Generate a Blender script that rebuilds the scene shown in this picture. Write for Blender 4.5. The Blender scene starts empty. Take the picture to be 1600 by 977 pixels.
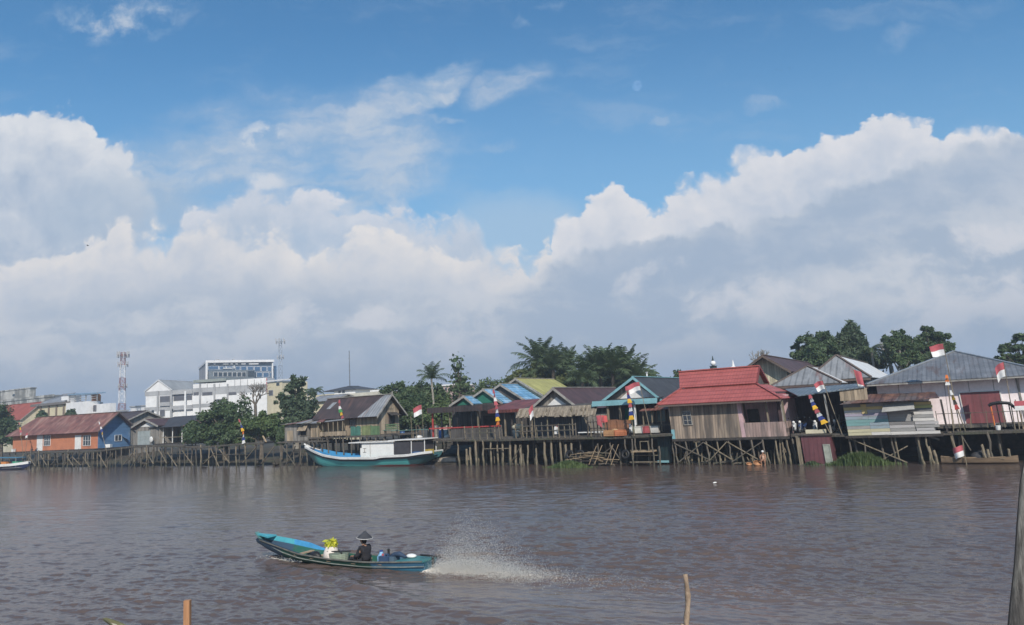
import bpy, bmesh, math, random
import numpy as np
from mathutils import Vector, Matrix, Euler
random.seed(7)
rng = np.random.default_rng(7)
sc = bpy.context.scene
COL = sc.collection
PI = math.pi
R = math.radians

# ------------------------------------------------------------------ camera
CAM_H = 5.0
F_PX = 1120.0
PITCH, ROLL = R(7.8), R(3.0)
_F = Vector((0, math.cos(PITCH), math.sin(PITCH)))
_U0 = Vector((0, -math.sin(PITCH), math.cos(PITCH)))
_R0 = Vector((1, 0, 0))
_U = _U0 * math.cos(ROLL) + _R0 * math.sin(ROLL)
_R = _R0 * math.cos(ROLL) - _U0 * math.sin(ROLL)
EYE = Vector((0, 0, CAM_H))
cd = bpy.data.cameras.new('camera')
cam = bpy.data.objects.new('camera', cd)
COL.objects.link(cam)
cd.sensor_fit = 'HORIZONTAL'
cd.sensor_width = 36
cd.lens = 36 * F_PX / 1600
cd.clip_start = 0.1
cd.clip_end = 9000
mw = Matrix((( _R.x, _U.x, -_F.x, 0), (_R.y, _U.y, -_F.y, 0), (_R.z, _U.z, -_F.z, CAM_H), (0, 0, 0, 1)))
cam.matrix_world = mw
sc.camera = cam

def ray(px, py):
    return _F + _R * ((px - 800) / F_PX) - _U * ((py - 488.5) / F_PX)
def at(px, py, Y):                      # the point of a sight line that lies Y metres out
    d = ray(px, py)
    return EYE + d * (Y / d.y)
def on_z(px, py, z=0.0):                # the point of a sight line at height z
    d = ray(px, py)
    return EYE + d * ((z - CAM_H) / d.z)
def proj(p):
    v = Vector(p) - EYE
    w = v.dot(_F)
    return 800 + F_PX * v.dot(_R) / w, 488.5 - F_PX * v.dot(_U) / w
def bisect(f, lo, hi, n=60):
    a = f(lo)
    for _ in range(n):
        m = 0.5 * (lo + hi)
        if (f(m) > 0) == (a > 0): lo = m
        else: hi = m
    return 0.5 * (lo + hi)

# ------------------------------------------------------------------ site frames
# the far bank runs from P0 (right) to the left and away
TH = 31.5
P0 = Vector((30, 48))
def bank_pt(t, back=0.0):
    c, s = math.cos(R(TH)), math.sin(R(TH))
    return Vector((P0.x - c * t + s * back, P0.y + s * t + c * back))

class Fr:
    """ground frame: origin, a = along the front (right), b = away from the river, z = height above the water"""
    def __init__(s, O, th):
        s.O = Vector((O[0], O[1], 0)); s.th = R(th)
        s.u = Vector((math.cos(s.th), -math.sin(s.th), 0)); s.w = Vector((math.sin(s.th), math.cos(s.th), 0))
    def P(s, a, b, z): return s.O + s.u * a + s.w * b + Vector((0, 0, z))
    def A(s, px, z=2.0, b=0.0): return bisect(lambda a: proj(s.P(a, b, z))[0] - px, -60, 60)
    def B(s, px, a=0.0, z=3.0): return bisect(lambda b: proj(s.P(a, b, z))[0] - px, -8, 60)
    def Z(s, py, a=0.0, b=0.0): return bisect(lambda z: proj(s.P(a, b, z))[1] - py, -3, 80)
def _L(s, px, py, b=0.0):
    z = 3.0
    for _ in range(4): a = s.A(px, z, b); z = s.Z(py, a, b)
    return Vector((a, b, z))
Fr.L = _L
def FB(px, back=0.0, th=TH, z=2.0):     # frame on the bank line, its origin on the image column px
    t = bisect(lambda t: proj((*bank_pt(t, back), z))[0] - px, -30, 140)
    return Fr(bank_pt(t, back), th)
def FY(px, Y, th=0.0, z=3.0):
    x = bisect(lambda x: proj((x, Y, z))[0] - px, -400, 400)
    return Fr((x, Y), th)

# ------------------------------------------------------------------ mesh builder
class MB:
    def __init__(s, lean=0.0): s.v = []; s.f = []; s.m = []; s.lean = lean
    def add(s, vs, fs, mi=0):
        o = len(s.v); s.v += [tuple(v) for v in vs]
        for f in fs: s.f.append(tuple(i + o for i in f)); s.m.append(mi)
        return s
    def box(s, x0, x1, y0, y1, z0, z1, mi=0):
        return s.add([(x0,y0,z0),(x1,y0,z0),(x1,y1,z0),(x0,y1,z0),(x0,y0,z1),(x1,y0,z1),(x1,y1,z1),(x0,y1,z1)],
                     [(0,3,2,1),(4,5,6,7),(0,1,5,4),(1,2,6,5),(2,3,7,6),(3,0,4,7)], mi)
    def beam(s, p, q, w, h=None, mi=0):
        p, q = Vector(p), Vector(q); h = h or w; d = (q - p).normalized()
        up = Vector((0,0,1)) if abs(d.z) < .95 else Vector((0,1,0))
        x = d.cross(up).normalized(); y = x.cross(d)
        vs = []
        for c in (p, q):
            for sx, sy in ((-1,-1),(1,-1),(1,1),(-1,1)): vs.append(c + x*sx*w/2 + y*sy*h/2)
        return s.add(vs, [(0,1,2,3),(7,6,5,4),(0,4,5,1),(1,5,6,2),(2,6,7,3),(3,7,4,0)], mi)
    def path(s, pts, radii, n=6, mi=0, cap=True):
        pts = [Vector(p) for p in pts]; vs = []; fs = []
        prev = None
        for i, p in enumerate(pts):
            d = (pts[min(i+1, len(pts)-1)] - pts[max(i-1, 0)]).normalized()
            if prev is None:
                up = Vector((0,0,1)) if abs(d.z) < .9 else Vector((1,0,0))
                x = d.cross(up).normalized()
            else:
                x = (prev - d * prev.dot(d)).normalized()
            prev = x; y = d.cross(x)
            r = radii[i] if isinstance(radii, (list, tuple)) else radii
            for k in range(n):
                t = 2*PI*k/n; vs.append(p + x*math.cos(t)*r + y*math.sin(t)*r)
        for i in range(len(pts)-1):
            for k in range(n):
                a = i*n+k; b = i*n+(k+1) % n; fs.append((a, b, b+n, a+n))
        if cap: fs.append(tuple(range(n-1,-1,-1))); fs.append(tuple(range((len(pts)-1)*n, len(pts)*n)))
        return s.add(vs, fs, mi)
    def tube(s, p, q, r0, r1=None, n=6, mi=0): return s.path([p, q], [r0, r0 if r1 is None else r1], n, mi)
    def prism(s, poly, vec, mi=0):
        vec = Vector(vec); n = len(poly); poly = [Vector(p) for p in poly]
        vs = poly + [p + vec for p in poly]
        fs = [tuple(range(n)), tuple(range(2*n-1, n-1, -1))] + [(i, i+n, (i+1) % n + n, (i+1) % n) for i in range(n)]
        return s.add(vs, fs, mi)
    def slab(s, poly, t, mi=0):         # a sheet of thickness t, poly is its upper face
        p = [Vector(q) for q in poly]; nrm = (p[1]-p[0]).cross(p[2]-p[0]).normalized()
        if nrm.z < 0: nrm = -nrm
        return s.prism(p, -nrm*t, mi)
    def ring(s, c, r, w, axis='y', n=14, mi=0):     # a wheel: torus-like band
        c = Vector(c); vs = []; fs = []; m = 5
        for i in range(n):
            t = 2*PI*i/n
            for j in range(m):
                q = 2*PI*j/m; rr = r + w*math.cos(q)
                vs.append(c + Vector((rr*math.cos(t), w*math.sin(q), rr*math.sin(t))))
        for i in range(n):
            for j in range(m): fs.append((i*m+j, ((i+1)%n)*m+j, ((i+1)%n)*m+(j+1)%m, i*m+(j+1)%m))
        return s.add(vs, fs, mi)
    def sphere(s, c, r, n=8, mi=0, sq=(1,1,1)):
        c = Vector(c); vs = []; fs = []
        for i in range(1, n):
            for j in range(2*n):
                a = PI*i/n; b = PI*j/n
                vs.append(c + Vector((sq[0]*r*math.sin(a)*math.cos(b), sq[1]*r*math.sin(a)*math.sin(b), sq[2]*r*math.cos(a))))
        t = len(vs); vs += [c+Vector((0,0,r*sq[2])), c-Vector((0,0,r*sq[2]))]
        for i in range(n-2):
            for j in range(2*n): fs.append((i*2*n+j, (i+1)*2*n+j, (i+1)*2*n+(j+1)%(2*n), i*2*n+(j+1)%(2*n)))
        for j in range(2*n): fs.append((t, j, (j+1)%(2*n))); fs.append((t+1, (n-2)*2*n+(j+1)%(2*n), (n-2)*2*n+j))
        return s.add(vs, fs, mi)
    def mesh(s, name, mats):
        me = bpy.data.meshes.new(name)
        vs = [(x + s.lean*z, y, z) for x, y, z in s.v] if s.lean else s.v
        me.from_pydata(vs, [], s.f)
        for m in (mats if isinstance(mats, (list, tuple)) else [mats]): me.materials.append(m)
        if any(s.m): me.polygons.foreach_set('material_index', s.m)
        bm = bmesh.new(); bm.from_mesh(me); bmesh.ops.recalc_face_normals(bm, faces=bm.faces); bm.to_mesh(me); bm.free()
        return me
    def build(s, name, mats, parent=None, loc=None, rz=0, smooth=False):
        me = s.mesh(name, mats)
        if smooth: me.polygons.foreach_set('use_smooth', [True]*len(me.polygons))
        return link(name, me, parent, loc, rz)
def link(name, me, parent=None, loc=None, rz=0):
    o = bpy.data.objects.new(name, me); COL.objects.link(o)
    if parent: o.parent = parent
    if loc is not None: o.location = loc
    if rz: o.rotation_euler.z = rz
    return o
def tag(o, label, cat, group=None):
    o['label'] = label; o['category'] = cat
    if group: o['group'] = group
    return o
def thing(name, label, cat, loc=(0,0,0), rz=0.0, group=None):
    o = bpy.data.objects.new(name, None); COL.objects.link(o); o.empty_display_size = .3
    o.location = loc; o.rotation_euler.z = rz
    return tag(o, label, cat, group)
def fthing(name, label, cat, F, group=None): return thing(name, label, cat, F.O, -F.th, group)
def setting(o, kind='structure'): o['kind'] = kind; return o
def copy_tree(o, parent=None):
    c = o.copy(); COL.objects.link(c)
    if parent: c.parent = parent
    for ch in o.children: copy_tree(ch, c)
    return c
# ------------------------------------------------------------------ node expressions
class NT:
    def __init__(s, nt): s.nt = nt; s.n = nt.nodes; s.l = nt.links
    def new(s, t): return s.n.new(t)
    def put(s, sock, val):
        if isinstance(val, E): s.l.new(val.s, sock)
        elif hasattr(val, 'is_output'): s.l.new(val, sock)
        else: sock.default_value = val
    def math(s, op, a, b=None, c=None, clamp=False):
        n = s.new('ShaderNodeMath'); n.operation = op; n.use_clamp = clamp
        s.put(n.inputs[0], a)
        if b is not None: s.put(n.inputs[1], b)
        if c is not None: s.put(n.inputs[2], c)
        return E(s, n.outputs[0])
    def vec(s, x, y, z=0.0):
        n = s.new('ShaderNodeCombineXYZ')
        for i, v in enumerate((x, y, z)): s.put(n.inputs[i], v)
        return n.outputs[0]
    def sep(s, v):
        n = s.new('ShaderNodeSeparateXYZ'); s.l.new(v, n.inputs[0]); return [E(s, o) for o in n.outputs]
    def noise(s, v, scale, detail=4.0, rough=.55, lac=2.0, color=False, dist=0.0, flat=False):
        n = s.new('ShaderNodeTexNoise'); n.noise_dimensions = '2D' if flat else '3D'; n.inputs['Scale'].default_value = scale; n.inputs['Detail'].default_value = detail
        n.inputs['Roughness'].default_value = rough; n.inputs['Lacunarity'].default_value = lac
        n.inputs['Distortion'].default_value = dist
        s.l.new(v, n.inputs['Vector'])
        return n.outputs['Color'] if color else E(s, n.outputs[0])
    def voro(s, v, scale, smooth=True, rnd=1.0):
        n = s.new('ShaderNodeTexVoronoi'); n.feature = 'SMOOTH_F1' if smooth else 'F1'; n.voronoi_dimensions = '2D'
        n.inputs['Scale'].default_value = scale; n.inputs['Randomness'].default_value = rnd
        if smooth: n.inputs['Smoothness'].default_value = .4
        s.l.new(v, n.inputs['Vector']); return E(s, n.outputs['Distance'])
    def step(s, x, lo, hi, smooth=True, t0=0.0, t1=1.0):
        n = s.new('ShaderNodeMapRange'); n.interpolation_type = 'SMOOTHSTEP' if smooth else 'LINEAR'; n.clamp = True
        s.put(n.inputs[0], x); s.put(n.inputs[1], lo); s.put(n.inputs[2], hi); s.put(n.inputs[3], t0); s.put(n.inputs[4], t1)
        return E(s, n.outputs[0])
    def mix(s, f, a, b, mode='MIX'):
        n = s.new('ShaderNodeMix'); n.data_type = 'RGBA'; n.blend_type = mode; n.clamp_factor = True
        s.put(n.inputs[0], f)
        for sock, v in ((n.inputs[6], a), (n.inputs[7], b)):
            if isinstance(v, (tuple, list)): sock.default_value = (*v[:3], 1)
            else: s.put(sock, v)
        return n.outputs[2]
    def scale(s, v, k):
        n = s.new('ShaderNodeVectorMath'); n.operation = 'MULTIPLY'; s.l.new(v, n.inputs[0]); n.inputs[1].default_value = k; return n.outputs[0]
    def vadd(s, a, b):
        n = s.new('ShaderNodeVectorMath'); n.operation = 'ADD'
        for i, v in enumerate((a, b)):
            if isinstance(v, tuple): n.inputs[i].default_value = v
            else: s.l.new(v, n.inputs[i])
        return n.outputs[0]
    def curve(s, x, pts):
        n = s.new('ShaderNodeFloatCurve'); c = n.mapping.curves[0]
        pts = sorted(pts)
        while len(c.points) < len(pts): c.points.new(.5, .5)
        for p, q in zip(c.points, pts): p.location = q; p.handle_type = 'VECTOR' if len(pts) > 6 else 'AUTO'
        n.mapping.use_clip = False
        n.mapping.update(); s.put(n.inputs[1], x); return E(s, n.outputs[0])
class E:
    def __init__(s, n, sock): s.n = n; s.s = sock
    def __add__(s, o): return s.n.math('ADD', s, o)
    __radd__ = __add__
    def __sub__(s, o): return s.n.math('SUBTRACT', s, o)
    def __rsub__(s, o): return s.n.math('SUBTRACT', o, s)
    def __mul__(s, o): return s.n.math('MULTIPLY', s, o)
    __rmul__ = __mul__
    def __truediv__(s, o): return s.n.math('DIVIDE', s, o)
    def abs(s): return s.n.math('ABSOLUTE', s)
    def max(s, o): return s.n.math('MAXIMUM', s, o)
    def min(s, o): return s.n.math('MINIMUM', s, o)
def lin(r, g, b):
    f = lambda c: (c/255/12.92) if c <= 10 else ((c/255+.055)/1.055)**2.4
    return (f(r), f(g), f(b))
# ------------------------------------------------------------------ sky and sun
SUN_AZ = Vector((0.16, -0.99, 0)).normalized(); SUN_EL = R(38)
SUN_DIR = (SUN_AZ * math.cos(SUN_EL) + Vector((0, 0, math.sin(SUN_EL)))).normalized()
BG = 0.1
def build_sky():
    w = bpy.data.worlds.new('World'); sc.world = w; w.use_nodes = True
    t = NT(w.node_tree); w.node_tree.nodes.clear()
    out = t.new('ShaderNodeOutputWorld'); bg = t.new('ShaderNodeBackground'); bg.inputs[1].default_value = BG
    t.l.new(bg.outputs[0], out.inputs[0])
    sky = t.new('ShaderNodeTexSky'); sky.sky_type = 'NISHITA'; sky.sun_disc = False
    sky.sun_elevation = SUN_EL; sky.sun_rotation = math.atan2(SUN_DIR.x, SUN_DIR.y)
    sky.air_density = 1.0; sky.dust_density = .6; sky.ozone_density = 2.0
    tc = t.new('ShaderNodeTexCoord'); D = tc.outputs['Generated']
    x, y, z = t.sep(D)
    dy = y.abs().max(.22)
    gx = x / dy; gz = z / dy
    P = t.vec(gx, gz, y * .3)
    GX0, GX1, GZ1 = -1.2, 1.2, .8
    def g(px, py):
        d = ray(px, py); return d.x/d.y, d.z/d.y
    def cpts(pts): return [((a-GX0)/(GX1-GX0), b/GZ1) for a, b in (g(*p) for p in pts)]
    def C(c): return tuple(k / BG for k in lin(*c))
    # domain warps
    wa = t.sep(t.noise(P, 5.0, 4, .55, color=True, flat=True)); wb = t.sep(t.noise(P, 19.0, 4, .6, color=True, flat=True))
    wx = (wa[0] - .5) * .045 + (wb[0] - .5) * .018; wz = (wa[1] - .5) * .055 + (wb[1] - .5) * .030
    qx = gx + wx; qz = gz + wz
    Q = t.vec(qx, qz, 0)
    def lobes(v): return (.40 - t.voro(v, 10)) * .050 + (.40 - t.voro(v, 24)) * .028 + (.40 - t.voro(v, 58)) * .014 + (.40 - t.voro(v, 125)) * .006
    puff = lobes(Q)
    # relief: the lobes are lit from the upper right, behind the camera
    relief = (puff - lobes(t.vadd(Q, (.010, .014, 0)))) * 22.0
    def top(pts, soft_x=None): return t.curve((qx - GX0) * (1/(GX1-GX0)), cpts(pts)) * GZ1
    def ell(px, py, rx, ry, rot=0.0, a=qx, b=qz):
        cx, cz = g(px, py); rx /= F_PX*.97; ry /= F_PX*.97
        dx = a - cx; dz = b - cz; c, s_ = math.cos(rot), math.sin(rot)
        u = (dx * c + dz * s_) * (1/rx); v = (dz * c - dx * s_) * (1/ry)
        return t.step(u*u + v*v, 1.0, 0.0)
    big = t.noise(t.scale(P, (1, 1.8, 1)), 3.2, 5, .55, flat=True)
    streak = t.noise(t.scale(Q, (.8, 3.4, 1)), 4.0, 6, .6, flat=True)
    fine = t.noise(t.scale(Q, (1, 1.5, 1)), 14.0, 6, .62, flat=True)

    base = t.mix(1.0, sky.outputs[0], (.66, 1.24, 1.46), 'MULTIPLY')
    # paler towards the horizon
    base = t.mix(t.step(gz, .60, .10) * .66, base, C((150, 190, 220)))
    # ---- thin veils and wisps
    veil = t.step(ell(425, 255, 350, 145, .05) + (fine - .5) * .5, .0, .75) * t.step(big*.45 + streak*.55, .24, .62) * .82
    veil = veil.max(t.step(ell(632, 150, 165, 42, .34) + (fine - .5) * .6, .05, .7) * t.step(streak, .22, .62) * .85)
    veil = veil.max(ell(790, 130, 85, 34, .25) * t.step(streak*.5 + fine*.5, .30, .65) * .6)
    veil = veil.max(ell(185, 30, 150, 46, .05) * t.step(fine, .36, .72) * .80)
    veil = veil.max(ell(640, 250, 70, 26) * t.step(fine, .3, .6) * .6)
    veil = veil.max(ell(1195, 160, 44, 13) * t.step(fine, .35, .7) * .30)
    veil = veil.max(ell(1045, 186, 40, 9) * t.step(fine, .35, .6) * .30)
    veil = veil.max(ell(780, 230, 45, 14) * t.step(fine, .35, .6) * .22)
    veil = veil.max(ell(690, 178, 50, 10, -.15) * t.step(fine, .35, .6) * .45)
    veil = veil.max(ell(840, 14, 50, 18, .3) * t.step(fine, .35, .6) * .35)
    veil = veil.max(ell(1400, 58, 50, 20, .3) * t.step(fine, .35, .6) * .22)
    veil = veil.max(t.step(streak, .52, .80) * .16)
    col = t.mix(veil, base, t.mix(t.step(fine*.5 + streak*.5, .42, .62), C((163, 188, 215)), C((200, 209, 221))))
    gapv = t.step(ell(800, 385, 190, 105) + (streak - .5) * .6, .0, .9) * .62
    col = t.mix(gapv, col, C((176, 201, 224)))
    bits = ell(410, 210, 44, 22, .1) * t.step(fine + puff*3, .36, .52)
    bits = bits.max(ell(412, 283, 40, 16) * t.step(fine + puff*3, .38, .55))
    col = t.mix(bits * .7, col, C((222, 226, 232)))
    def cumulus(col, pts, white, grey, soft, depth, lo=None, wispy=1.0, amp=1.0):
        d = top(pts) - qz + puff * amp + (fine - .5) * .034
        a = t.step(d, 0.0, soft)
        if lo is not None: a = a * lo
        sh = t.step(d, depth*.1, depth, True) * .50 + (relief * -.55 + .22) + (fine - .5) * .55 + (big - .5) * .5
        cc = t.mix(t.math('MULTIPLY', sh, 1.0, clamp=True), C(white), C(grey))
        return t.mix(a * wispy, col, cc)
    # ---- tall tower on the left
    L3 = [(-300, 230), (-120, 190), (-40, 170), (0, 168), (20, 172), (38, 160), (62, 166), (85, 172), (108, 170), (130, 172), (148, 196), (170, 214), (190, 228),
          (205, 244), (222, 275), (240, 320), (268, 380), (300, 440), (340, 520)]
    fade = t.step(ell(90, 270, 330, 240, .0), .0, .45)
    col = cumulus(col, L3, (228, 230, 234), (176, 191, 211), t.step(gz, .40, .22, t0=.014, t1=.18), .13, fade, .97)
    haze_l = ell(190, 330, 170, 80) * .62
    col = t.mix(haze_l, col, C((172, 191, 212)))
    # ---- back bank (upper middle cumulus)
    L2b = [(215, 420), (262, 380), (285, 318), (320, 300), (362, 285), (420, 282), (470, 292), (520, 300), (560, 306), (590, 318), (604, 300), (640, 305), (690, 312),
           (718, 312), (738, 324), (752, 345), (770, 395), (800, 470), (830, 540)]
    col = cumulus(col, L2b, (227, 227, 232), (182, 197, 216), t.step(fine, .40, .62, t0=.018, t1=.060), .08, None, .88)
    # ---- lower bright bank
    L2 = [(-300, 400), (-80, 385), (0, 388), (32, 374), (62, 380), (120, 382), (158, 364), (190, 350), (214, 360), (252, 352), (282, 345), (340, 356), (395, 366), (430, 362), (455, 368),
          (480, 378), (520, 382), (545, 376), (590, 372), (640, 352), (690, 372), (716, 396), (742, 386), (790, 392), (830, 396), (852, 392), (880, 402), (900, 440), (930, 520)]
    col = cumulus(col, L2, (234, 231, 230), (196, 205, 219), t.step(fine, .40, .62, t0=.012, t1=.040), .085)
    # ---- right cumulus
    C1 = [(845, 560), (852, 400), (857, 352), (872, 325), (895, 316), (920, 292), (946, 288), (975, 300), (1002, 322), (1020, 312), (1060, 290), (1092, 292), (1130, 266), (1160, 246), (1195, 224),
          (1228, 222), (1262, 206), (1318, 182), (1360, 173), (1400, 180), (1440, 176), (1470, 204), (1500, 192), (1540, 194), (1600, 206), (1750, 220), (1900, 260)]
    col = cumulus(col, C1, (229, 229, 233), (192, 203, 219), t.step(fine, .42, .64, t0=.010, t1=.034), .10)
    # ---- grey nearer layer under all of it
    G = [(-300, 470), (0, 452), (80, 440), (160, 428), (240, 412), (310, 408), (400, 412), (470, 414), (520, 400), (580, 420), (640, 408), (700, 430), (745, 442), (790, 432), (830, 425), (860, 400),
         (900, 384), (960, 376), (1050, 366), (1150, 358), (1210, 350), (1255, 338), (1268, 316), (1330, 292), (1380, 275), (1430, 256), (1500, 230), (1590, 206), (1750, 200), (1900, 220)]
    dG = top(G) - qz + puff * .5 + (fine - .5) * .02
    softG = t.step(gx, -.15, .12, t0=.075, t1=.014)
    aG = t.math('MULTIPLY', t.step(dG / softG, -.15, 1.0), 1.0)
    aG = aG * t.step(gx, -.2, .1, t0=.86, t1=.97)
    gcol = t.mix(t.step(streak*.6 + fine*.4, .38, .62), C((171, 187, 207)), C((210, 215, 223)))
    # darker belt under the right cumulus, clearing to light grey below
    belt = t.step(dG, .0, .03) * t.step(dG, .16, .03) * t.step(gx, -.02, .14)
    gcol = t.mix(belt * .62, gcol, C((163, 182, 206)))
    # white puffs caught in the grey
    pf = ell(485, 498, 70, 42, .3).max(ell(715, 530, 95, 50, .1)).max(ell(585, 505, 70, 24)).max(ell(1525, 385, 150, 45, .2)).max(ell(1540, 470, 220, 60, .1))
    pf = pf.max(ell(1010, 432, 110, 30, .15)).max(ell(1150, 470, 190, 40, .05)).max(ell(330, 570, 110, 26, .1)).max(ell(1590, 440, 90, 18))
    pf = pf.max(ell(150, 560, 170, 30, .05) * .5).max(ell(780, 420, 60, 26)).max(ell(900, 500, 160, 34) * .6)
    gcol = t.mix(t.step(pf + (fine - .5) * 2.2 + (streak - .5) * 1.4 + relief * .35, .45, 1.45) * .70, gcol, C((222, 223, 229)))
    col = t.mix(aG, col, gcol)
    # blue-grey air near the horizon
    hz = t.step(gz, .15, .015) * (.62 + (streak - .5) * 1.4)
    col = t.mix(hz, col, C((152, 173, 200)))
    t.l.new(col, bg.inputs[0])
    s = bpy.data.lights.new('sun', 'SUN'); s.energy = 5.0; s.angle = R(.5); s.color = (1, .93, .82)
    o = bpy.data.objects.new('sun', s); COL.objects.link(o); o.location = (0, 0, 60)
    o.rotation_euler = SUN_DIR.to_track_quat('Z', 'Y').to_euler()
build_sky()
sc.view_settings.view_transform = 'Standard'; sc.view_settings.look = 'None'
sc.view_settings.exposure = 0.0; sc.view_settings.gamma = 1.0
# ------------------------------------------------------------------ materials
MATS = {}
def mat(name, c1, c2=None, ns=1.2, st=(1, 1, 1), stripes=(), rough=.8, metal=0.0, stain=None, stain2=None, bump=0.0, spec=.35, trans=0.0, var=.22, tide=False):
    """surface: base colour c1..c2 by noise; stripes = [(axis, period, gap share, gap factor, tone spread)]; stain = (colour, scale, stretch, threshold, strength)"""
    if name in MATS: return MATS[name]
    m = bpy.data.materials.new(name); MATS[name] = m; m.use_nodes = True
    t = NT(m.node_tree); b = m.node_tree.nodes['Principled BSDF']
    tc = t.new('ShaderNodeTexCoord'); P = tc.outputs['Object']
    x, y, z = t.sep(P); ax = {'X': x, 'Y': y, 'Z': z}
    c1 = tuple(k*.86 for k in c1); c2 = tuple(k*.86 for k in c2) if c2 else tuple(k*(1-var) for k in c1)
    n = t.noise(t.scale(P, st), ns, 6, .6)
    col = t.mix(t.step(n, .36, .66), tuple(c1), tuple(c2))
    f2 = t.noise(t.scale(P, st), ns*6, 4, .65)
    col = t.mix(1.0, col, t.vec(f2*.5 + .75, f2*.5 + .75, f2*.5 + .75), 'MULTIPLY')
    gap = None
    for axis, per, share, dark, tone in stripes:
        q = ax[axis] * (1/per)
        fr = t.math('FRACT', q + 1000.0)
        if tone:
            wn = t.new('ShaderNodeTexWhiteNoise'); wn.noise_dimensions = '1D'
            t.put(wn.inputs['W'], t.math('FLOOR', q + 1000.0))
            k = E(t, wn.outputs[0]) * tone + (1 - tone*.5)
            col = t.mix(1.0, col, t.vec(k, k, k), 'MULTIPLY')
        if share:
            gsel = t.step(fr, share*.6, share) * -1.0 + 1.0
            k = gsel * (dark - 1.0) + 1.0
            col = t.mix(1.0, col, t.vec(k, k, k), 'MULTIPLY')
            gap = gsel if gap is None else gap.max(gsel)
    for stn in (stain, stain2):
        if stn:
            sc_, s_, st_, th_, k_ = stn
            ns_ = t.noise(t.vadd(t.scale(P, st_), (3.1, 7.7, 1.3)), s_, 6, .65)
            col = t.mix(t.step(ns_, th_ - .07, th_ + .09) * k_, col, tuple(sc_))
    if tide: col = t.mix(t.step(z + (n - .5)*.25, .52, .34)*.75, col, (.042, .045, .030))
    t.l.new(col, b.inputs['Base Color'])
    t.put(b.inputs['Roughness'], (n * .25 + (rough - .12)) if rough > .2 else rough)
    b.inputs['Metallic'].default_value = metal
    b.inputs['Specular IOR Level'].default_value = spec
    if bump:
        bp = t.new('ShaderNodeBump'); bp.inputs['Strength'].default_value = bump; bp.inputs['Distance'].default_value = .03
        h = f2 if gap is None else f2*.4 - gap
        t.put(bp.inputs['Height'], h); t.l.new(bp.outputs[0], b.inputs['Normal'])
    return m
def leafmat(name, c1, c2, ns=.7, trans=.3):
    if name in MATS: return MATS[name]
    m = bpy.data.materials.new(name); MATS[name] = m; m.use_nodes = True
    t = NT(m.node_tree); b = m.node_tree.nodes['Principled BSDF']
    tc = t.new('ShaderNodeTexCoord'); P = tc.outputs['Object']
    n = t.noise(P, ns, 3, .6); f = t.noise(P, 7.0, 2, .6)
    col = t.mix(t.step(n*.6 + f*.4, .36, .64), c1, c2)
    t.l.new(col, b.inputs['Base Color']); b.inputs['Roughness'].default_value = .55; b.inputs['Specular IOR Level'].default_value = .3
    tr = t.new('ShaderNodeBsdfTranslucent'); t.l.new(t.mix(1.0, col, (1.2, 1.3, .6), 'MULTIPLY'), tr.inputs[0])
    mx = t.new('ShaderNodeMixShader'); mx.inputs[0].default_value = trans
    t.l.new(b.outputs[0], mx.inputs[1]); t.l.new(tr.outputs[0], mx.inputs[2])
    t.l.new(mx.outputs[0], m.node_tree.nodes['Material Output'].inputs[0])
    return m
def glass(name, col=(.02,.03,.04), rough=.08):
    if name in MATS: return MATS[name]
    m = mat(name, col, var=.1, rough=rough, spec=.8); return m

WOODX = dict(stripes=[('X', .22, .12, .35, .45)], st=(3, 3, .35), ns=1.3)
WX = dict(stripes=[('X', .22, .12, .35, .45)])
WOODY = dict(stripes=[('Y', .22, .12, .35, .45)], st=(3, 3, .35), ns=1.3)
M = {}
M['pile'] = mat('weathered_pile_wood', (.165,.14,.115), (.085,.073,.062), st=(6,6,.7), ns=1.5, rough=.9, stain=((.05,.06,.035), 1.0, (1,1,.6), .56, .6))
M['pile2'] = mat('pale_pile_wood', (.27,.22,.155), (.145,.12,.088), st=(6,6,.7), ns=1.5, rough=.9, stain=((.07,.075,.045), 1.0, (1,1,.6), .58, .6))
M['pile3'] = mat('dark_pile_wood', (.10,.085,.07), (.05,.043,.038), st=(6,6,.7), ns=1.5, rough=.9, stain=((.05,.06,.035), 1.0, (1,1,.6), .54, .6))
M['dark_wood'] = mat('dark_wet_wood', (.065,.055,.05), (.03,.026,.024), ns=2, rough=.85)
M['deck'] = mat('grey_deck_boards', (.13,.115,.10), (.08,.07,.062), ns=2, stripes=[('X', .2, .15, .4, .4)], rough=.9)
M['plank'] = mat('fresh_planks', (.42,.31,.20), (.27,.20,.13), ns=3, rough=.85)
M['wall_grey'] = mat('grey_weathered_boards', (.30,.275,.245), (.19,.175,.16), rough=.9, stain=((.08,.075,.07), .9, (2,2,.25), .55, .7), **WOODX)
M['wall_greyY'] = mat('grey_weathered_boards_end', (.30,.275,.245), (.19,.175,.16), rough=.9, stain=((.08,.075,.07), .9, (2,2,.25), .55, .7), **WOODY)
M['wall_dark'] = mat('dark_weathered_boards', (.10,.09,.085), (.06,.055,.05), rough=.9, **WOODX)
M['wall_tan'] = mat('tan_weathered_boards', (.42,.33,.235), (.27,.215,.155), rough=.9, stain=((.10,.085,.07), .9, (2,2,.25), .57, .7), **WOODX)
M['wall_tanY'] = mat('tan_weathered_boards_end', (.42,.34,.25), (.28,.22,.165), rough=.9, stain=((.10,.085,.07), .9, (2,2,.25), .57, .6), **WOODY)
M['fascia'] = mat('grey_barge_board', (.36,.34,.31), (.22,.205,.19), ns=2.5, rough=.85)
M['fascia_brown'] = mat('brown_barge_board', (.14,.105,.09), ns=2.5, rough=.85)
M['dark'] = mat('dark_interior', (.035,.033,.036), ns=1, rough=.95)
M['black'] = mat('black_plastic', (.018,.018,.02), rough=.5)
M['pane'] = glass('window_pane', (.03,.035,.045))
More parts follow.
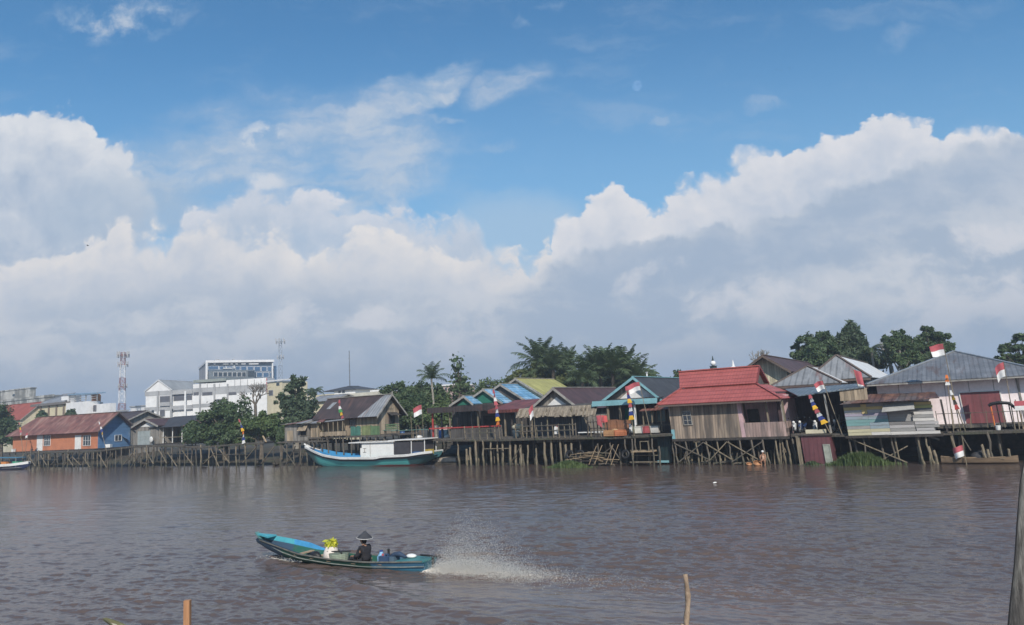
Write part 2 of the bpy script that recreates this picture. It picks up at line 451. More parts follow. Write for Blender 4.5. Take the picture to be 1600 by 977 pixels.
M['white'] = mat('white_paint', (.76,.755,.74), (.66,.65,.64), ns=1.5, rough=.6, stain=((.42,.40,.37), .8, (1.5,1.5,.5), .62, .5))
M['white_clean'] = mat('clean_white_paint', (.80,.79,.77), ns=1.5, var=.08, rough=.5)
M['mud'] = mat('wet_mud', (.075,.061,.045), (.042,.036,.029), ns=1.4, rough=.75, stain=((.05,.056,.03), .7, (1,1,1), .55, .7))
M['rope'] = mat('rope', (.25,.2,.13), ns=4, rough=.9)
M['steel'] = mat('galvanised_steel', (.45,.46,.47), ns=3, rough=.5, metal=.6)
M['leaf_dark'] = leafmat('dark_green_leaves', (.048,.080,.038), (.092,.132,.058))
M['leaf_mid'] = leafmat('mid_green_leaves', (.064,.102,.040), (.122,.165,.062))
M['leaf_lite'] = leafmat('yellow_green_leaves', (.064,.088,.030), (.125,.138,.050))
M['leaf_blue'] = leafmat('blue_green_leaves', (.050,.078,.046), (.090,.124,.066))
M['palm'] = leafmat('palm_leaf', (.055,.084,.042), (.110,.145,.068), trans=.2)
M['bark'] = mat('tree_bark', (.16,.13,.10), (.09,.075,.06), ns=3, rough=.95)
M['bark_pale'] = mat('pale_bark', (.38,.34,.29), (.22,.2,.17), ns=3, rough=.95)
M['red'] = mat('red_cloth', (.50,.115,.135), var=.15, rough=.8)
M['wcloth'] = mat('white_cloth', (.80,.79,.78), var=.08, rough=.85)
M['bcloth'] = mat('blue_cloth', (.03,.05,.22), var=.15, rough=.8)
M['ycloth'] = mat('yellow_cloth', (.80,.47,.04), var=.15, rough=.8)
M['gcloth'] = mat('green_cloth', (.06,.28,.09), var=.15, rough=.8)
M['ocloth'] = mat('orange_cloth', (.80,.22,.05), var=.15, rough=.8)
def rusty(name, c1, c2, axis, rust=(.16,.075,.05), k=.6, th=.56, per=.38, rough=.55, metal=0.0, dark=.62):
    return mat(name, c1, c2, ns=.9, stripes=[(axis, per, .34, dark, .16)], rough=rough, metal=metal,
               stain=(rust, .9, (1.6,.35,.35) if axis == 'X' else (.35,1.6,.35) if axis == 'Y' else (1,1,1), th, k), stain2=(tuple(v*1.35 for v in c1), 1.1, (1.8,.3,.3) if axis == 'X' else (.3,1.8,.3), .60, .5), bump=.25, spec=.4)

for _k in ('pile', 'pile2', 'pile3'):     # the same wood with a wet algae line, for piles standing in the river
    M[_k+'_wet'] = mat(M[_k].name + '_wet', {'pile': (.175,.148,.12), 'pile2': (.27,.22,.155), 'pile3': (.115,.098,.08)}[_k], {'pile': (.085,.073,.062), 'pile2': (.145,.12,.088), 'pile3': (.055,.048,.042)}[_k], st=(6,6,2.0), ns=1.5, rough=.9, tide=True, stain=((.05,.06,.035), 2.0, (1,1,1.6), .56, .6))
# ------------------------------------------------------------------ river
BOAT_S = on_z(672, 891.5, 0.0)            # stern of the speeding boat, at the water
BOAT_B = on_z(438, 875, 0.0)
HEAD = (BOAT_B - BOAT_S); HEAD.z = 0; HEAD.normalize()
SIDE = Vector((-HEAD.y, HEAD.x, 0))     # to port: towards the camera
if SIDE.y > 0: SIDE = -SIDE
BANK_N = Vector((math.sin(R(TH)), math.cos(R(TH))))
def build_water():
    ys = [7.0]
    while ys[-1] < 330:
        y = ys[-1]; ys.append(y + max(.05, min(.0000 + y*y/(5*717)*.30, .9 if y < 120 else 6.0)))
    ys = np.array(ys); gx = np.linspace(-1.05, 1.05, 1080)
    Y, G = np.meshgrid(ys, gx, indexing='ij'); X = G*Y
    Z = np.zeros_like(X); sp = np.maximum(np.gradient(ys)[:, None], (gx[1]-gx[0])*Y)
    r = np.random.default_rng(3)
    main = math.atan2(-1.0, -.42)
    for i in range(100):
        lam = .17*(2.2/.17)**(r.random()**1.2); k = 2*PI/lam
        th = main + r.normal(0, .36)
        amp = .0046*lam**.85*(1.0 if lam < .9 else .5)*r.uniform(.6, 1.3)
        fade = np.clip((lam/(2.6*sp) - 1)/.8, 0, 1)
        ph = k*(X*math.cos(th) + Y*math.sin(th)) + r.uniform(0, 6.28)
        Z += amp*fade*(np.sin(ph) + .30*np.sin(2*ph + 1.2))
    # patches of more and less wind
    gust = .85 + .30*np.sin(X*.11 + Y*.05 + 1)*np.sin(Y*.09 - X*.04)
    shelter = np.clip(((P0.x - X)*BANK_N[0] + (P0.y - Y)*BANK_N[1] + .5)/9.0, .22, 1.0)
    Z *= gust*shelter
    # wake of the boat
    rx = X - BOAT_S.x; ry = Y - BOAT_S.y
    s = -(rx*HEAD.x + ry*HEAD.y); l = rx*SIDE.x + ry*SIDE.y          # s behind the stern, l towards the camera
    sp_ = np.clip(s, 0, None)
    wid = .35 + .055*sp_
    core = np.where(s > -.1, np.exp(-(l/wid)**2), 0)*np.exp(-sp_/16)
    calm = np.where(s > -1.0, np.exp(-((l - 1.5 - .12*sp_)/(1.6 + .15*sp_))**2), 0)*np.exp(-np.clip(sp_-4, 0, None)/60)
    Z *= 1 - .80*np.clip(calm, 0, 1)
    for sg in (1, -1):
        arm = np.where(s > -7.5, np.exp(-((l*sg - .32*(s + 7.5) - .25)/.42)**2), 0)*np.exp(-np.clip(s+7.5, 0, None)/16)
        Z += .10*arm*np.cos((l*sg - .32*(s+7.5) - .25)*4.2)
    churn = r.normal(0, 1, Z.shape)
    Z += core*(.03*np.sin(6*s + 3*l) + .018*churn*np.clip(1 - sp_/18, 0, 1)) + core*.05
    spots = r.random(Z.shape)
    foam = core*np.exp(-sp_/3.5)*(.45 + .9*spots) + core*.33*(spots > .80)*np.exp(-sp_/9)
    side = np.where((s > .5) & (s < 26), np.exp(-((l + .15 - .02*s)/(.12+.012*sp_))**2), 0)
    foam += side*(spots > .78)*.30*np.exp(-sp_/6)
    # bow wave
    bw = np.exp(-((s + 6.4)/.7)**2)*np.exp(-((np.abs(l) - .35)/.22)**2)
    Z += bw*.10; foam += bw*.55*(.4 + spots)
    foam = np.clip(foam, 0, 1)
    # short steep fronts on the side the waves run to
    Zs = np.clip(Z, -.12, .12); X = X + 1.1*math.cos(main)*Zs; Y = Y + 1.1*math.sin(main)*Zs
    edge = np.clip((ys - 7)/1.0, 0, 1)[:, None]*np.clip((1.05 - np.abs(G))/.05, 0, 1)*np.clip((330 - Y)/40, 0, 1)
    Z *= edge
    ny, nx = X.shape
    co = np.stack([X, Y, Z], -1).reshape(-1, 3)
    idx = np.arange(ny*nx).reshape(ny, nx)
    quads = np.stack([idx[:-1, :-1], idx[:-1, 1:], idx[1:, 1:], idx[1:, :-1]], -1).reshape(-1, 4)
    # wide flat skirts so that the river goes on beyond the modelled waves
    n0 = len(co)
    fx0, fx1 = -1.05*7, 1.05*7; bx = 1.05*ys[-1]; by = ys[-1]
    ex = np.array([(-780, -380, 0), (780, -380, 0), (fx0, 7, 0), (fx1, 7, 0), (-bx, by, 0), (bx, by, 0), (-780, by, 0), (780, by, 0), (-780, 760, 0), (780, 760, 0)])
    q2 = np.array([(0, 1, 3, 2), (0, 2, 4, 6), (1, 7, 5, 3), (6, 4, 5, 7)]) + n0
    q2 = np.concatenate([q2, np.array([(6, 7, 9, 8)]) + n0])
    co = np.concatenate([co, ex]); quads = np.concatenate([quads, q2])
    me = bpy.data.meshes.new('river')
    me.vertices.add(len(co)); me.vertices.foreach_set('co', co.ravel())
    me.loops.add(quads.size); me.loops.foreach_set('vertex_index', quads.ravel())
    me.polygons.add(len(quads)); me.polygons.foreach_set('loop_start', np.arange(len(quads))*4)
    me.polygons.foreach_set('use_smooth', np.ones(len(quads), bool))
    me.update(calc_edges=True)
    at_ = me.attributes.new('foam', 'FLOAT', 'POINT')
    at_.data.foreach_set('value', np.concatenate([foam.ravel(), np.zeros(len(ex))]).astype(np.float32))
    at2 = me.attributes.new('churn', 'FLOAT', 'POINT')
    at2.data.foreach_set('value', np.concatenate([np.clip(calm*.8 + core*.8, 0, 1).ravel(), np.zeros(len(ex))]).astype(np.float32))
    m = bpy.data.materials.new('river_water'); m.use_nodes = True
    t = NT(m.node_tree); b = m.node_tree.nodes['Principled BSDF']
    tc = t.new('ShaderNodeTexCoord'); P = tc.outputs['Object']
    fa = t.new('ShaderNodeAttribute'); fa.attribute_name = 'foam'; f = E(t, fa.outputs['Fac'])
    ca = t.new('ShaderNodeAttribute'); ca.attribute_name = 'churn'; c = E(t, ca.outputs['Fac'])
    silt = t.noise(t.scale(P, (.05, .12, 1)), 1.0, 4, .55)
    col = t.mix(t.step(silt, .35, .65), (.084, .063, .057), (.098, .071, .061))
    col = t.mix(c * .7, col, (.150, .105, .084))
    fn = t.noise(P, 9.0, 4, .7)
    fm = t.step(f * 1.3 + (fn - .5) * .7, .35, .85)
    col = t.mix(fm, col, (.66, .60, .53))
    t.l.new(col, b.inputs['Base Color'])
    t.put(b.inputs['Roughness'], fm * .6 + .10)
    b.inputs['Specular Tint'].default_value = (1, .95, .915, 1); b.inputs['IOR'].default_value = 1.42; b.inputs['Specular IOR Level'].default_value = .5
    h = t.noise(t.scale(P, (1.0, 1.9, 1)), 1.7, 5, .62) * .5 + t.noise(t.scale(P, (1.3, 2.4, 1)), 5.5, 3, .6) * .16
    bp = t.new('ShaderNodeBump'); bp.inputs['Distance'].default_value = .065
    t.put(bp.inputs['Strength'], c * -.62 + .75)
    t.put(bp.inputs['Height'], h); t.l.new(bp.outputs[0], b.inputs['Normal'])
    me.materials.append(m)
    setting(link('river', me))
build_water()

# ------------------------------------------------------------------ ground: one sheet, under the river and up to the town
def build_ground():
    n = 150
    us = np.concatenate([np.linspace(-800, -160, 12), np.linspace(-150, 150, 121), np.linspace(170, 800, 12)])
    vs = np.concatenate([np.linspace(-700, -20, 8), np.linspace(-10, 20, 41), np.linspace(22, 120, 30), np.linspace(150, 800, 12)])
    Ug, Vg = np.meshgrid(us, vs, indexing='ij')
    c, s = math.cos(R(TH)), math.sin(R(TH))
    X = P0.x + Ug*c + Vg*s; Y = P0.y - Ug*s + Vg*c
    r = np.random.default_rng(5)
    Z = np.where(Vg < 1.5, -2.5 + .2*np.clip(Vg+10, 0, 99)*.9, 0)
    Z = -2.5 + np.clip((Vg + 8)/12.5, 0, 1)*2.9                       # rises out of the water about 3 m behind the front piles
    Z = np.where(Vg > 4.5, .4 + np.clip((Vg - 4.5)/9, 0, 1)*.9, Z)
    Z += np.where((Vg > 0) & (Vg < 60), r.normal(0, .10, Z.shape), 0)
    co = np.stack([X, Y, Z], -1).reshape(-1, 3); idx = np.arange(Z.size).reshape(Z.shape)
    q = np.stack([idx[:-1, :-1], idx[1:, :-1], idx[1:, 1:], idx[:-1, 1:]], -1).reshape(-1, 4)
    me = bpy.data.meshes.new('ground'); me.from_pydata([tuple(v) for v in co], [], [tuple(map(int, k)) for k in q])
    me.materials.append(M['mud']); me.update()
    setting(link('ground', me))
build_ground()
# ------------------------------------------------------------------ building kit
def gable_front(T, a0, a1, b0, b1, zf, ze, za, roof_m, wall_m, of=.5, os=.4, barge_m=None, side_m=None, am=None, lean=0.0, back_over=.2, solid=True, gable_m=None, tri=None, t=.07):
    """house whose gable looks at the river, ridge running away from it"""
    am = (a0 + a1)/2 if am is None else am
    if solid:
        w = MB(lean); w.prism([(a0, b0, zf), (a1, b0, zf), (a1, b0, ze), (am, b0, za - .1), (a0, b0, ze)], (0, b1 - b0, 0))
        w.build('wall', wall_m, T)
    r = MB(lean)
    sl = (za - ze)/(am - a0); sr = (za - ze)/(a1 - am)
    e0 = (a0 - os, ze - sl*os); e1 = (a1 + os, ze - sr*os)
    r.slab([(e0[0], b0-of, e0[1]+t), (am, b0-of, za+t), (am, b1+back_over, za+t), (e0[0], b1+back_over, e0[1]+t)], t)
    r.slab([(am, b0-of, za+t), (e1[0], b0-of, e1[1]+t), (e1[0], b1+back_over, e1[1]+t), (am, b1+back_over, za+t)], t)
    ro = r.build('roof', roof_m, T)
    rc = MB(lean); rc.beam((am, b0-of-.01, za+t+.03), (am, b1+back_over, za+t+.03), .22, .07)
    rc.build('ridge_cap', barge_m or roof_m, ro)
    g = MB(lean)
    y = b0 - of - .035
    for (p, q) in (((e0[0]-.03, y, e0[1]-.03), (am, y, za-.03)), ((am, y, za-.03), (e1[0]+.03, y, e1[1]-.03))):
        g.prism([Vector(p)+Vector((0,0,.13)), Vector(q)+Vector((0,0,.13)), Vector(q)-Vector((0,0,.13)), Vector(p)-Vector((0,0,.13))], (0, .06, 0))
    g.build('barge_board', barge_m or M['fascia'], ro)
    if tri:                              # lighter boarded triangle in the gable
        m_, k, zb = tri
        gm = MB(lean); hw = (a1-a0)/2*k
        zt = zb + (za-ze)/((a1-a0)/2)*hw
        gm.prism([(am-hw, b0-.05, zb), (am+hw, b0-.05, zb), (am, b0-.05, zt)], (0, .04, 0)); gm.build('gable_panel', m_, T)
    return ro
def gable_side(T, a0, a1, b0, b1, zf, ze, zr, roof_m, wall_m, of=.7, os=.4, barge_m=None, end_m=None, lean=0.0, hip=0.0, t=.07):
    """house with its ridge along the river"""
    bm_ = (b0 + b1)/2
    w = MB(lean); w.prism([(a0, b0, zf), (a0, b1, zf), (a0, b1, ze), (a0, bm_, zr-.1 if not hip else ze+.02), (a0, b0, ze)], (a1-a0-.05, 0, 0)); w.build('wall', wall_m, T)
    e = MB(lean); e.prism([(a1-.05, b0, zf), (a1-.05, b1, zf), (a1-.05, b1, ze), (a1-.05, bm_, zr-.1), (a1-.05, b0, ze)], (.05, 0, 0)); e.build('end_wall', end_m or wall_m, T)
    s = (zr - ze)/(bm_ - b0); r = MB(lean)
    fz = ze - s*of
    r.slab([(a0-os, b0-of, fz+t), (a1+os, b0-of, fz+t), (a1+os, bm_, zr+t), (a0-os+hip, bm_, zr+t)], t)
    if hip: r.slab([(a0-os, b0-of, fz+t), (a0-os+hip, bm_, zr+t), (a0-os, b1+of, fz+t)], t)
    r.slab([(a0-os+hip, bm_, zr+t), (a1+os, bm_, zr+t), (a1+os, b1+of, fz+t), (a0-os, b1+of, fz+t)], t)
    ro = r.build('roof', roof_m, T)
    c = MB(lean); c.beam((a0-os+hip, bm_, zr+t+.03), (a1+os, bm_, zr+t+.03), .3, .07); c.build('ridge_cap', barge_m or roof_m, ro)
    g = MB(lean); x = a1 + os + .005
    for p, q in (((x, b0-of, fz), (x, bm_, zr)), ((x, bm_, zr), (x, b1+of, fz))):
        p = Vector(p); q = Vector(q); k = Vector((0,0,.12)); g.prism([p+k, q+k, q-k, p-k], (.05, 0, 0))
    g.build('barge_board', barge_m or M['fascia'], ro)
    return ro
def hip_front(T, a0, a1, b0, b1, ze, zr, m, am=None, run=None, t=.07, ridge_m=None, lean=0.0, right_m=None):
    """hipped roof, one hip towards the river, ridge running back"""
    am = (a0+a1)/2 if am is None else am; run = run or (a1-a0)/2
    r = MB(lean); A_, B_, C_, D_ = (a0,b0,ze), (a1,b0,ze), (a1,b1,ze), (a0,b1,ze); P_, Q_ = (am,b0+run,zr), (am,max(b1-run*.3, b0+run+.5),zr)
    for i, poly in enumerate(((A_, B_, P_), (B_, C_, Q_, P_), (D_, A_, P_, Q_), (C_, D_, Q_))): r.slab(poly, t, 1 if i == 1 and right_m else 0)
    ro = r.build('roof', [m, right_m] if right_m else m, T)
    c = MB(lean)
    for p, q in ((A_, P_), (B_, P_), (P_, Q_)): c.beam(Vector(p)+Vector((0,0,.03)), Vector(q)+Vector((0,0,.03)), .22, .07)
    c.build('ridge_cap', ridge_m or m, ro)
    return ro
def window(T, a, b, z, w, h, frame=None, bars=2, rows=1, pane=None, lean=0.0, face='front', label=None):
    frame = frame or M['white']; f = MB(lean); p = MB(lean); k = .055
    def bx(mb, u0, u1, d0, d1, z0, z1):
        if face == 'front': mb.box(a+u0, a+u1, b-d1, b-d0, z+z0, z+z1)
        else: mb.box(a+d0, a+d1, b+u0, b+u1, z+z0, z+z1)
    bx(f, 0, w, .01, .09, 0, k); bx(f, 0, w, .01, .09, h-k, h); bx(f, 0, k, .01, .09, k, h-k); bx(f, w-k, w, .01, .09, k, h-k)
    for i in range(1, bars): x = w*i/bars; bx(f, x-k*.4, x+k*.4, .01, .075, k, h-k)
    for i in range(1, rows): q = h*i/rows; bx(f, k, w-k, .012, .07, q-k*.35, q+k*.35)
    o = f.build('window', frame, T)
    bx(p, k*.6, w-k*.6, .006, .03, k*.6, h-k*.6); p.build('pane', pane or M['pane'], o)
    return o
def door(T, a, b, z, w, h, m, lean=0.0, frame=None, face='front', name='door', handle=True):
    d = MB(lean)
    if face == 'front': d.box(a, a+w, b-.06, b-.006, z, z+h)
    else: d.box(a+.006, a+.06, b, b+w, z, z+h)
    o = d.build(name, m, T)
    f = MB(lean); k = .06
    if face == 'front':
        f.box(a-k, a, b-.09, b-.006, z, z+h+k); f.box(a+w, a+w+k, b-.09, b-.006, z, z+h+k); f.box(a, a+w, b-.09, b-.006, z+h, z+h+k)
    else:
        f.box(a+.006, a+.09, b-k, b, z, z+h+k); f.box(a+.006, a+.09, b+w, b+w+k, z, z+h+k); f.box(a+.006, a+.09, b, b+w, z+h, z+h+k)
    f.build('frame', frame or m, o)
    return o
_pile = {}
def pile(T, a, b, z0, z1, r=.085, m='pile', name='pile', tilt=None, lean=0.0):
    """one pile; the shape is shared, each its own object"""
    key = (m, round(r, 2), random.randrange(4))
    if key not in _pile:
        mb = MB(); pts = []; rr = []
        for i in range(6):
            k = i/5; pts.append((random.uniform(-.06, .06)*(0 < i < 5), random.uniform(-.05, .05)*(0 < i < 5), k)); rr.append(r*.82*random.uniform(.85, 1.1)*(1.08-.16*k))
        mb.path(pts, rr, 6); _pile[key] = mb.mesh('pile', M[m + '_wet'])
    o = link(name, _pile[key], T, (a + lean*z0, b, z0))
    o.scale = (1, 1, z1 - z0)
    tx = random.gauss(0, .02) if tilt is None else tilt
    o.rotation_euler = (random.gauss(0, .015), tx + math.atan(lean), random.uniform(0, .3))
    return o
def brace(T, p, q, w=.09, m='pile', name='brace', lean=0.0):
    mb = MB(lean); mb.beam(p, q, w, w*.55); return mb.build(name, M[m], T)

# ------------------------------------------------------------------ flags and banners
def flag(F, a, b, z0, z1, dx, w, h, label, dirx=-1, colors=('red', 'wcloth'), ztop=None, droop=.2, pole=True, pm='pile2', group='red and white flags along the bank', db=0.0, twist=.5):
    """pole from (a, b, z0) leaning dx sideways up to z1, cloth of w by h at its top"""
    T = fthing('flag', label, 'flag', F, group)
    if pole:
        mb = MB(); mb.path([(a, b, z0), (a + dx*.5, b+db*.5, (z0+z1)/2), (a + dx, b+db, z1)], [.035, .03, .02], 5); mb.build('pole', M[pm], T)
    nx, nz = 9, 8; mb = MB(); vs = []; ph = random.uniform(0, 6)
    L = Vector((dx, db, z1 - z0)).normalized()
    top = Vector((a + dx, b + db, z1 - .05))
    for j in range(nz+1):
        for i in range(nx+1):
            u = i/nx; v = j/nz
            p = top - L*(v*h) + Vector((dirx*u*w*(1-.12*v), .14*math.sin(u*5+ph)*u*twist*2 + .05*math.sin(v*4+ph)*u, -droop*u*u*w + .05*math.sin(u*6+ph+v)*u))
            vs.append(p)
    fs = [(j*(nx+1)+i, j*(nx+1)+i+1, (j+1)*(nx+1)+i+1, (j+1)*(nx+1)+i) for j in range(nz) for i in range(nx)]
    for f_i, f in enumerate(fs): pass
    o = len(mb.v); mb.v += [tuple(v) for v in vs]
    for f_i, f in enumerate(fs):
        mb.f.append(f); mb.m.append(min(len(colors)-1, int((f_i//nx)*len(colors)/nz)))
    c = mb.build('cloth', [M[k] for k in colors], T, smooth=True)
    return T
def banner(F, pa, pb, b, colors, w, label, curl=.15, group='tall multicoloured festival banners', zpole=None, seg=1.0):
    """pennant pole with flared blocks of cloth; pa top (a, z), pb bottom (a, z)"""
    T = fthing('festival_banner', label, 'banner', F, group)
    (a1, z1), (a0, z0) = pa, pb
    pts = [Vector((a0 + (a1-a0)*k + curl*math.sin(PI*k), b, z0 + (z1-z0)*k)) for k in (0, .25, .5, .75, 1)]
    zb = zpole if zpole is not None else z0 - .6
    k = (zb - z0)/(z1 - z0)
    pts = [Vector((a0 + (a1-a0)*k, b, zb))] + pts
    mb = MB(); mb.path(pts, [.035]*5 + [.015], 5); mb.build('pole', M['pile2'], T)
    mb = MB(); n = len(colors)
    axis = Vector((a1-a0, 0, z1-z0)); nrm = Vector((axis.z, 0, -axis.x)).normalized()
    for i in range(n):
        k0 = 1 - i/n; k1 = 1 - (i+1)/n
        def c(k): return Vector((a0 + (a1-a0)*k + curl*math.sin(PI*k), b - .05, z0 + (z1-z0)*k))
        p, q = c(k0), c(k1); grow = .6 + .5*(i/n)
        w0 = w*.55*grow; w1 = w*1.0*grow
        dy = .12*math.sin(i*1.7)
        vs = [p - nrm*w0*.5 + Vector((0, dy, 0)), p + nrm*w0*.5, q + nrm*w1*.5 + Vector((0, -dy, 0)), q - nrm*w1*.5 + Vector((0, dy*.5, 0))]
        mb.prism(vs, (0, .012, 0), mi=i)
    mb.build('cloth', [M[k] for k in colors], T)
    return T

# ------------------------------------------------------------------ trees
def leaf_mesh(name, pts, nrm, size, m, elong=1.6, jit=.9):
    """one mesh of bent leaf-sized faces"""
    n = len(pts); pts = np.asarray(pts); r = rng
    d = np.asarray(nrm) + r.normal(0, jit, (n, 3)); d /= np.linalg.norm(d, axis=1)[:, None] + 1e-9
    t = r.normal(0, 1, (n, 3)); t -= d*(t*d).sum(1)[:, None]; t /= np.linalg.norm(t, axis=1)[:, None] + 1e-9
    bt = np.cross(d, t); s = size*r.uniform(.55, 1.25, (n, 1))
    A = pts - t*s*elong*.5; Bq = pts + bt*s*.42 - d*s*.10; Cq = pts + t*s*elong*.5; Dq = pts - bt*s*.42 - d*s*.10
    co = np.stack([A, Bq, Cq, Dq], 1).reshape(-1, 3)
    i = np.arange(n)*4
    tri = np.stack([i, i+1, i+2, i, i+2, i+3], 1).reshape(-1)
    me = bpy.data.meshes.new(name); me.vertices.add(len(co)); me.vertices.foreach_set('co', co.ravel())
    me.loops.add(len(tri)); me.loops.foreach_set('vertex_index', tri)
    me.polygons.add(len(tri)//3); me.polygons.foreach_set('loop_start', np.arange(len(tri)//3)*3)
    me.update(calc_edges=True); me.materials.append(m)
    return me
def crown_points(blobs, n, clump=.33, gap=.25):
    P_, N_ = [], []
    vol = np.array([b[1][0]*b[1][1]*b[1][2] for b in blobs])**.67; vol /= vol.sum()
    for (c, rad), sh in zip(blobs, vol):
        k = max(7, int(60*(sh**.5)))
        m = int(n*sh/k)
        for _ in range(k):
            d = rng.normal(0, 1, 3); d /= np.linalg.norm(d); d[2] = d[2]*.9 + .12
            q = rng.uniform(.25, 1.0)**.7
            cc = np.array(c) + d*np.array(rad)*q
            cr = clump*np.array(rad)*rng.uniform(.6, 1.25)
            mm = max(4, int(m*rng.uniform(.5, 1.5)))
            e = rng.normal(0, 1, (mm, 3)); e /= np.linalg.norm(e, axis=1)[:, None]
            P_.append(cc + e*cr*(rng.uniform(.35, 1.0, (mm, 1)) + (rng.random((mm, 1)) < .10)*rng.uniform(.1, .55, (mm, 1)))); nn = e*.7 + d*.6 + np.array([0, 0, .35]); N_.append(nn)
    return np.concatenate(P_), np.concatenate(N_)
def tree(px, pyt, pyb, hw, Y, label, cat='tree', m='leaf_dark', n=4200, size=.34, blobs=None, bark='bark', name='leafy_tree', group='trees behind the houses', clump=.33, zg=.9, limbs=5, elong=1.6):
    c = at(px, (pyt+pyb)/2, Y); top = at(px, pyt, Y); bot = at(px, pyb, Y)
    H = (top.z - bot.z)/2; W = hw*Y/F_PX
    T = thing(name, label, cat, (c.x, Y, zg), 0, group)
    cz = c.z - zg
    if blobs is None: blobs = [(0, 0, 1, 1)]
    bl = [((u*W, rng.uniform(-.3, .3)*W*.6, cz + v*H), (su*W, su*W*.85, sv*H)) for u, v, su, sv in blobs]
    P_, N_ = crown_points(bl, int(n*1.7), clump*1.05)
    cr = link('crown', leaf_mesh('crown', P_, N_, size, M[m], elong), T)
    mb = MB(); tr = max(.09, .045*H*2); zc = max(.5, cz - H*.5)
    mb.path([(0, 0, -.3), (.05, 0, zc*.5), (.0, .05, zc), (.1, 0, cz)], [tr*1.3, tr, tr*.8, tr*.45], 7); to = mb.build('trunk', M[bark], T)
    mb = MB()
    for (bc, br) in bl:
        for _ in range(limbs):
            e = Vector(bc) + Vector((random.uniform(-.75, .75)*br[0], random.uniform(-.6, .6)*br[1], random.uniform(-.5, .75)*br[2]))
            st = Vector((0, 0, zc*random.uniform(.75, 1.05))); mid = st.lerp(e, .5) + Vector((0, 0, .12*H))
            mb.path([st, mid, e], [tr*.45, tr*.28, tr*.08], 5)
    mb.build('limb', M[bark], to)
    return T
def palm(px, py, Y, fr_len, label, nf=20, m='palm', zg=.9, trunk_r=.16, erect=.5, droop=1.0, wind=0.0, leaf_len=.75, lean=(0,0), name='palm_tree', group='palm trees behind the houses', width=.075):
    """palm with its crown centre on the sight line (px, py) at Y"""
    c = at(px, py, Y); T = thing(name, label, 'palm tree', (c.x - lean[0], Y - lean[1], zg), 0, group)
    cz = c.z - zg
    base = Vector((lean[0], lean[1], cz))
    mb = MB(); mb.path([(0, 0, -.3), (lean[0]*.25, lean[1]*.25, cz*.35), (lean[0]*.65, lean[1]*.65, cz*.7), base], [trunk_r*1.4, trunk_r, trunk_r*.9, trunk_r*.85], 8)
    mb.build('trunk', M['bark_pale'] if trunk_r < .2 else M['bark'], T)
    mb = MB()
    for i in range(nf):
        az = 2.399*i + random.uniform(-.2, .2); el = (i/nf)
        up = erect*(1 - el*.9) + random.uniform(-.06, .06) - .12*el       # first fronds stand, last hang
        L = fr_len*random.uniform(.82, 1.1)*(1 - .15*(1-el))
        d = Vector((math.cos(az), math.sin(az), 0)); pts = []
        n = 9; p = base.copy(); ang = min(1.45, .25 + 1.25*up)
        for k in range(n+1):
            pts.append(p.copy())
            ang -= droop*(.05 + .22*(k/n))*(1.1 - .35*up)
            p = p + (d*math.cos(ang) + Vector((wind*.5*(k/n), 0, math.sin(ang))))*(L/n)
        mb.path(pts, [.035*(1 - k/(n+1)) + .008 for k in range(n+1)], 4, cap=False)
        m_ = 34
        for k in range(2, m_):
            t = k/m_*n; j = min(int(t), n-1); f = t - j
            q = pts[j].lerp(pts[j+1], f); tg = (pts[j+1]-pts[j]).normalized()
            sd = tg.cross(Vector((0,0,1)));
            if sd.length < .1: sd = Vector((1,0,0))
            sd.normalize(); ll = leaf_len*fr_len*.36*math.sin(PI*min(1, .12 + .86*k/m_))**.7
            for sg in (-1, 1):
                e = q + sd*sg*ll*.8 + tg*ll*.55 + Vector((wind*.2, 0, -ll*random.uniform(.15, .75)))
                wv = tg*width*fr_len*.3
                mid = q.lerp(e, .55) + Vector((0, 0, ll*.12))
                mb.add([q - wv*.4, q + wv*.4, mid + wv*.5, e, mid - wv*.5], [(0, 1, 2, 4), (4, 2, 3)])
    mb.build('crown', M[m], T)
    return T
def grass_clump(F, a, b, z, w, d, h, n, label, m='leaf_mid'):
    o_v = MB()
    for _ in range(n):
        x = random.gauss(0, .36)*w; y = random.gauss(0, .36)*d; k = max(.25, 1 - (abs(x)/w)**1.5); hh = h*random.uniform(.45, 1.1)*k
        an = random.uniform(0, 6.28); l = random.uniform(.1, .5)*hh; ww = .022
        e = Vector((x + math.cos(an)*l, y + math.sin(an)*l, hh)); mdp = Vector((x + math.cos(an)*l*.35, y + math.sin(an)*l*.35, hh*.6)); s_ = Vector((-math.sin(an), math.cos(an), 0))*ww
        o_v.add([(x-s_.x, y-s_.y, -.15), (x+s_.x, y+s_.y, -.15), mdp+s_, e, mdp-s_], [(0, 1, 2, 4), (4, 2, 3)])
    o = o_v.build('river_grass', M[m], None, F.P(a, b, z), -F.th)
    o['kind'] = 'stuff'; o['label'] = label; o['category'] = 'grass'
    return o
# ------------------------------------------------------------------ left village
M['orange_wall'] = mat('orange_render', (.52,.20,.105), (.43,.165,.09), ns=.7, rough=.85, stain=((.20,.09,.06), .6, (1,1,.5), .62, .5))
M['blue_wall'] = mat('blue_painted_boards', (.10,.20,.36), (.08,.165,.30), ns=.9, rough=.8, stripes=[('Z', .25, .1, .6, .15)], stain=((.20,.25,.30), .8, (1,1,.5), .62, .5))
M['roof_rustred'] = rusty('rusty_red_sheet_roof', (.235,.10,.08), (.15,.068,.058), 'X', rust=(.34,.21,.17), k=.6, th=.55)
M['roof_brown'] = rusty('dark_brown_sheet_roof', (.085,.058,.055), (.055,.042,.042), 'X', rust=(.20,.10,.07), k=.5, th=.64)
M['roof_brownY'] = rusty('dark_brown_sheet_roof_side', (.10,.052,.050), (.065,.040,.040), 'Y', rust=(.17,.09,.07), k=.4, th=.64)
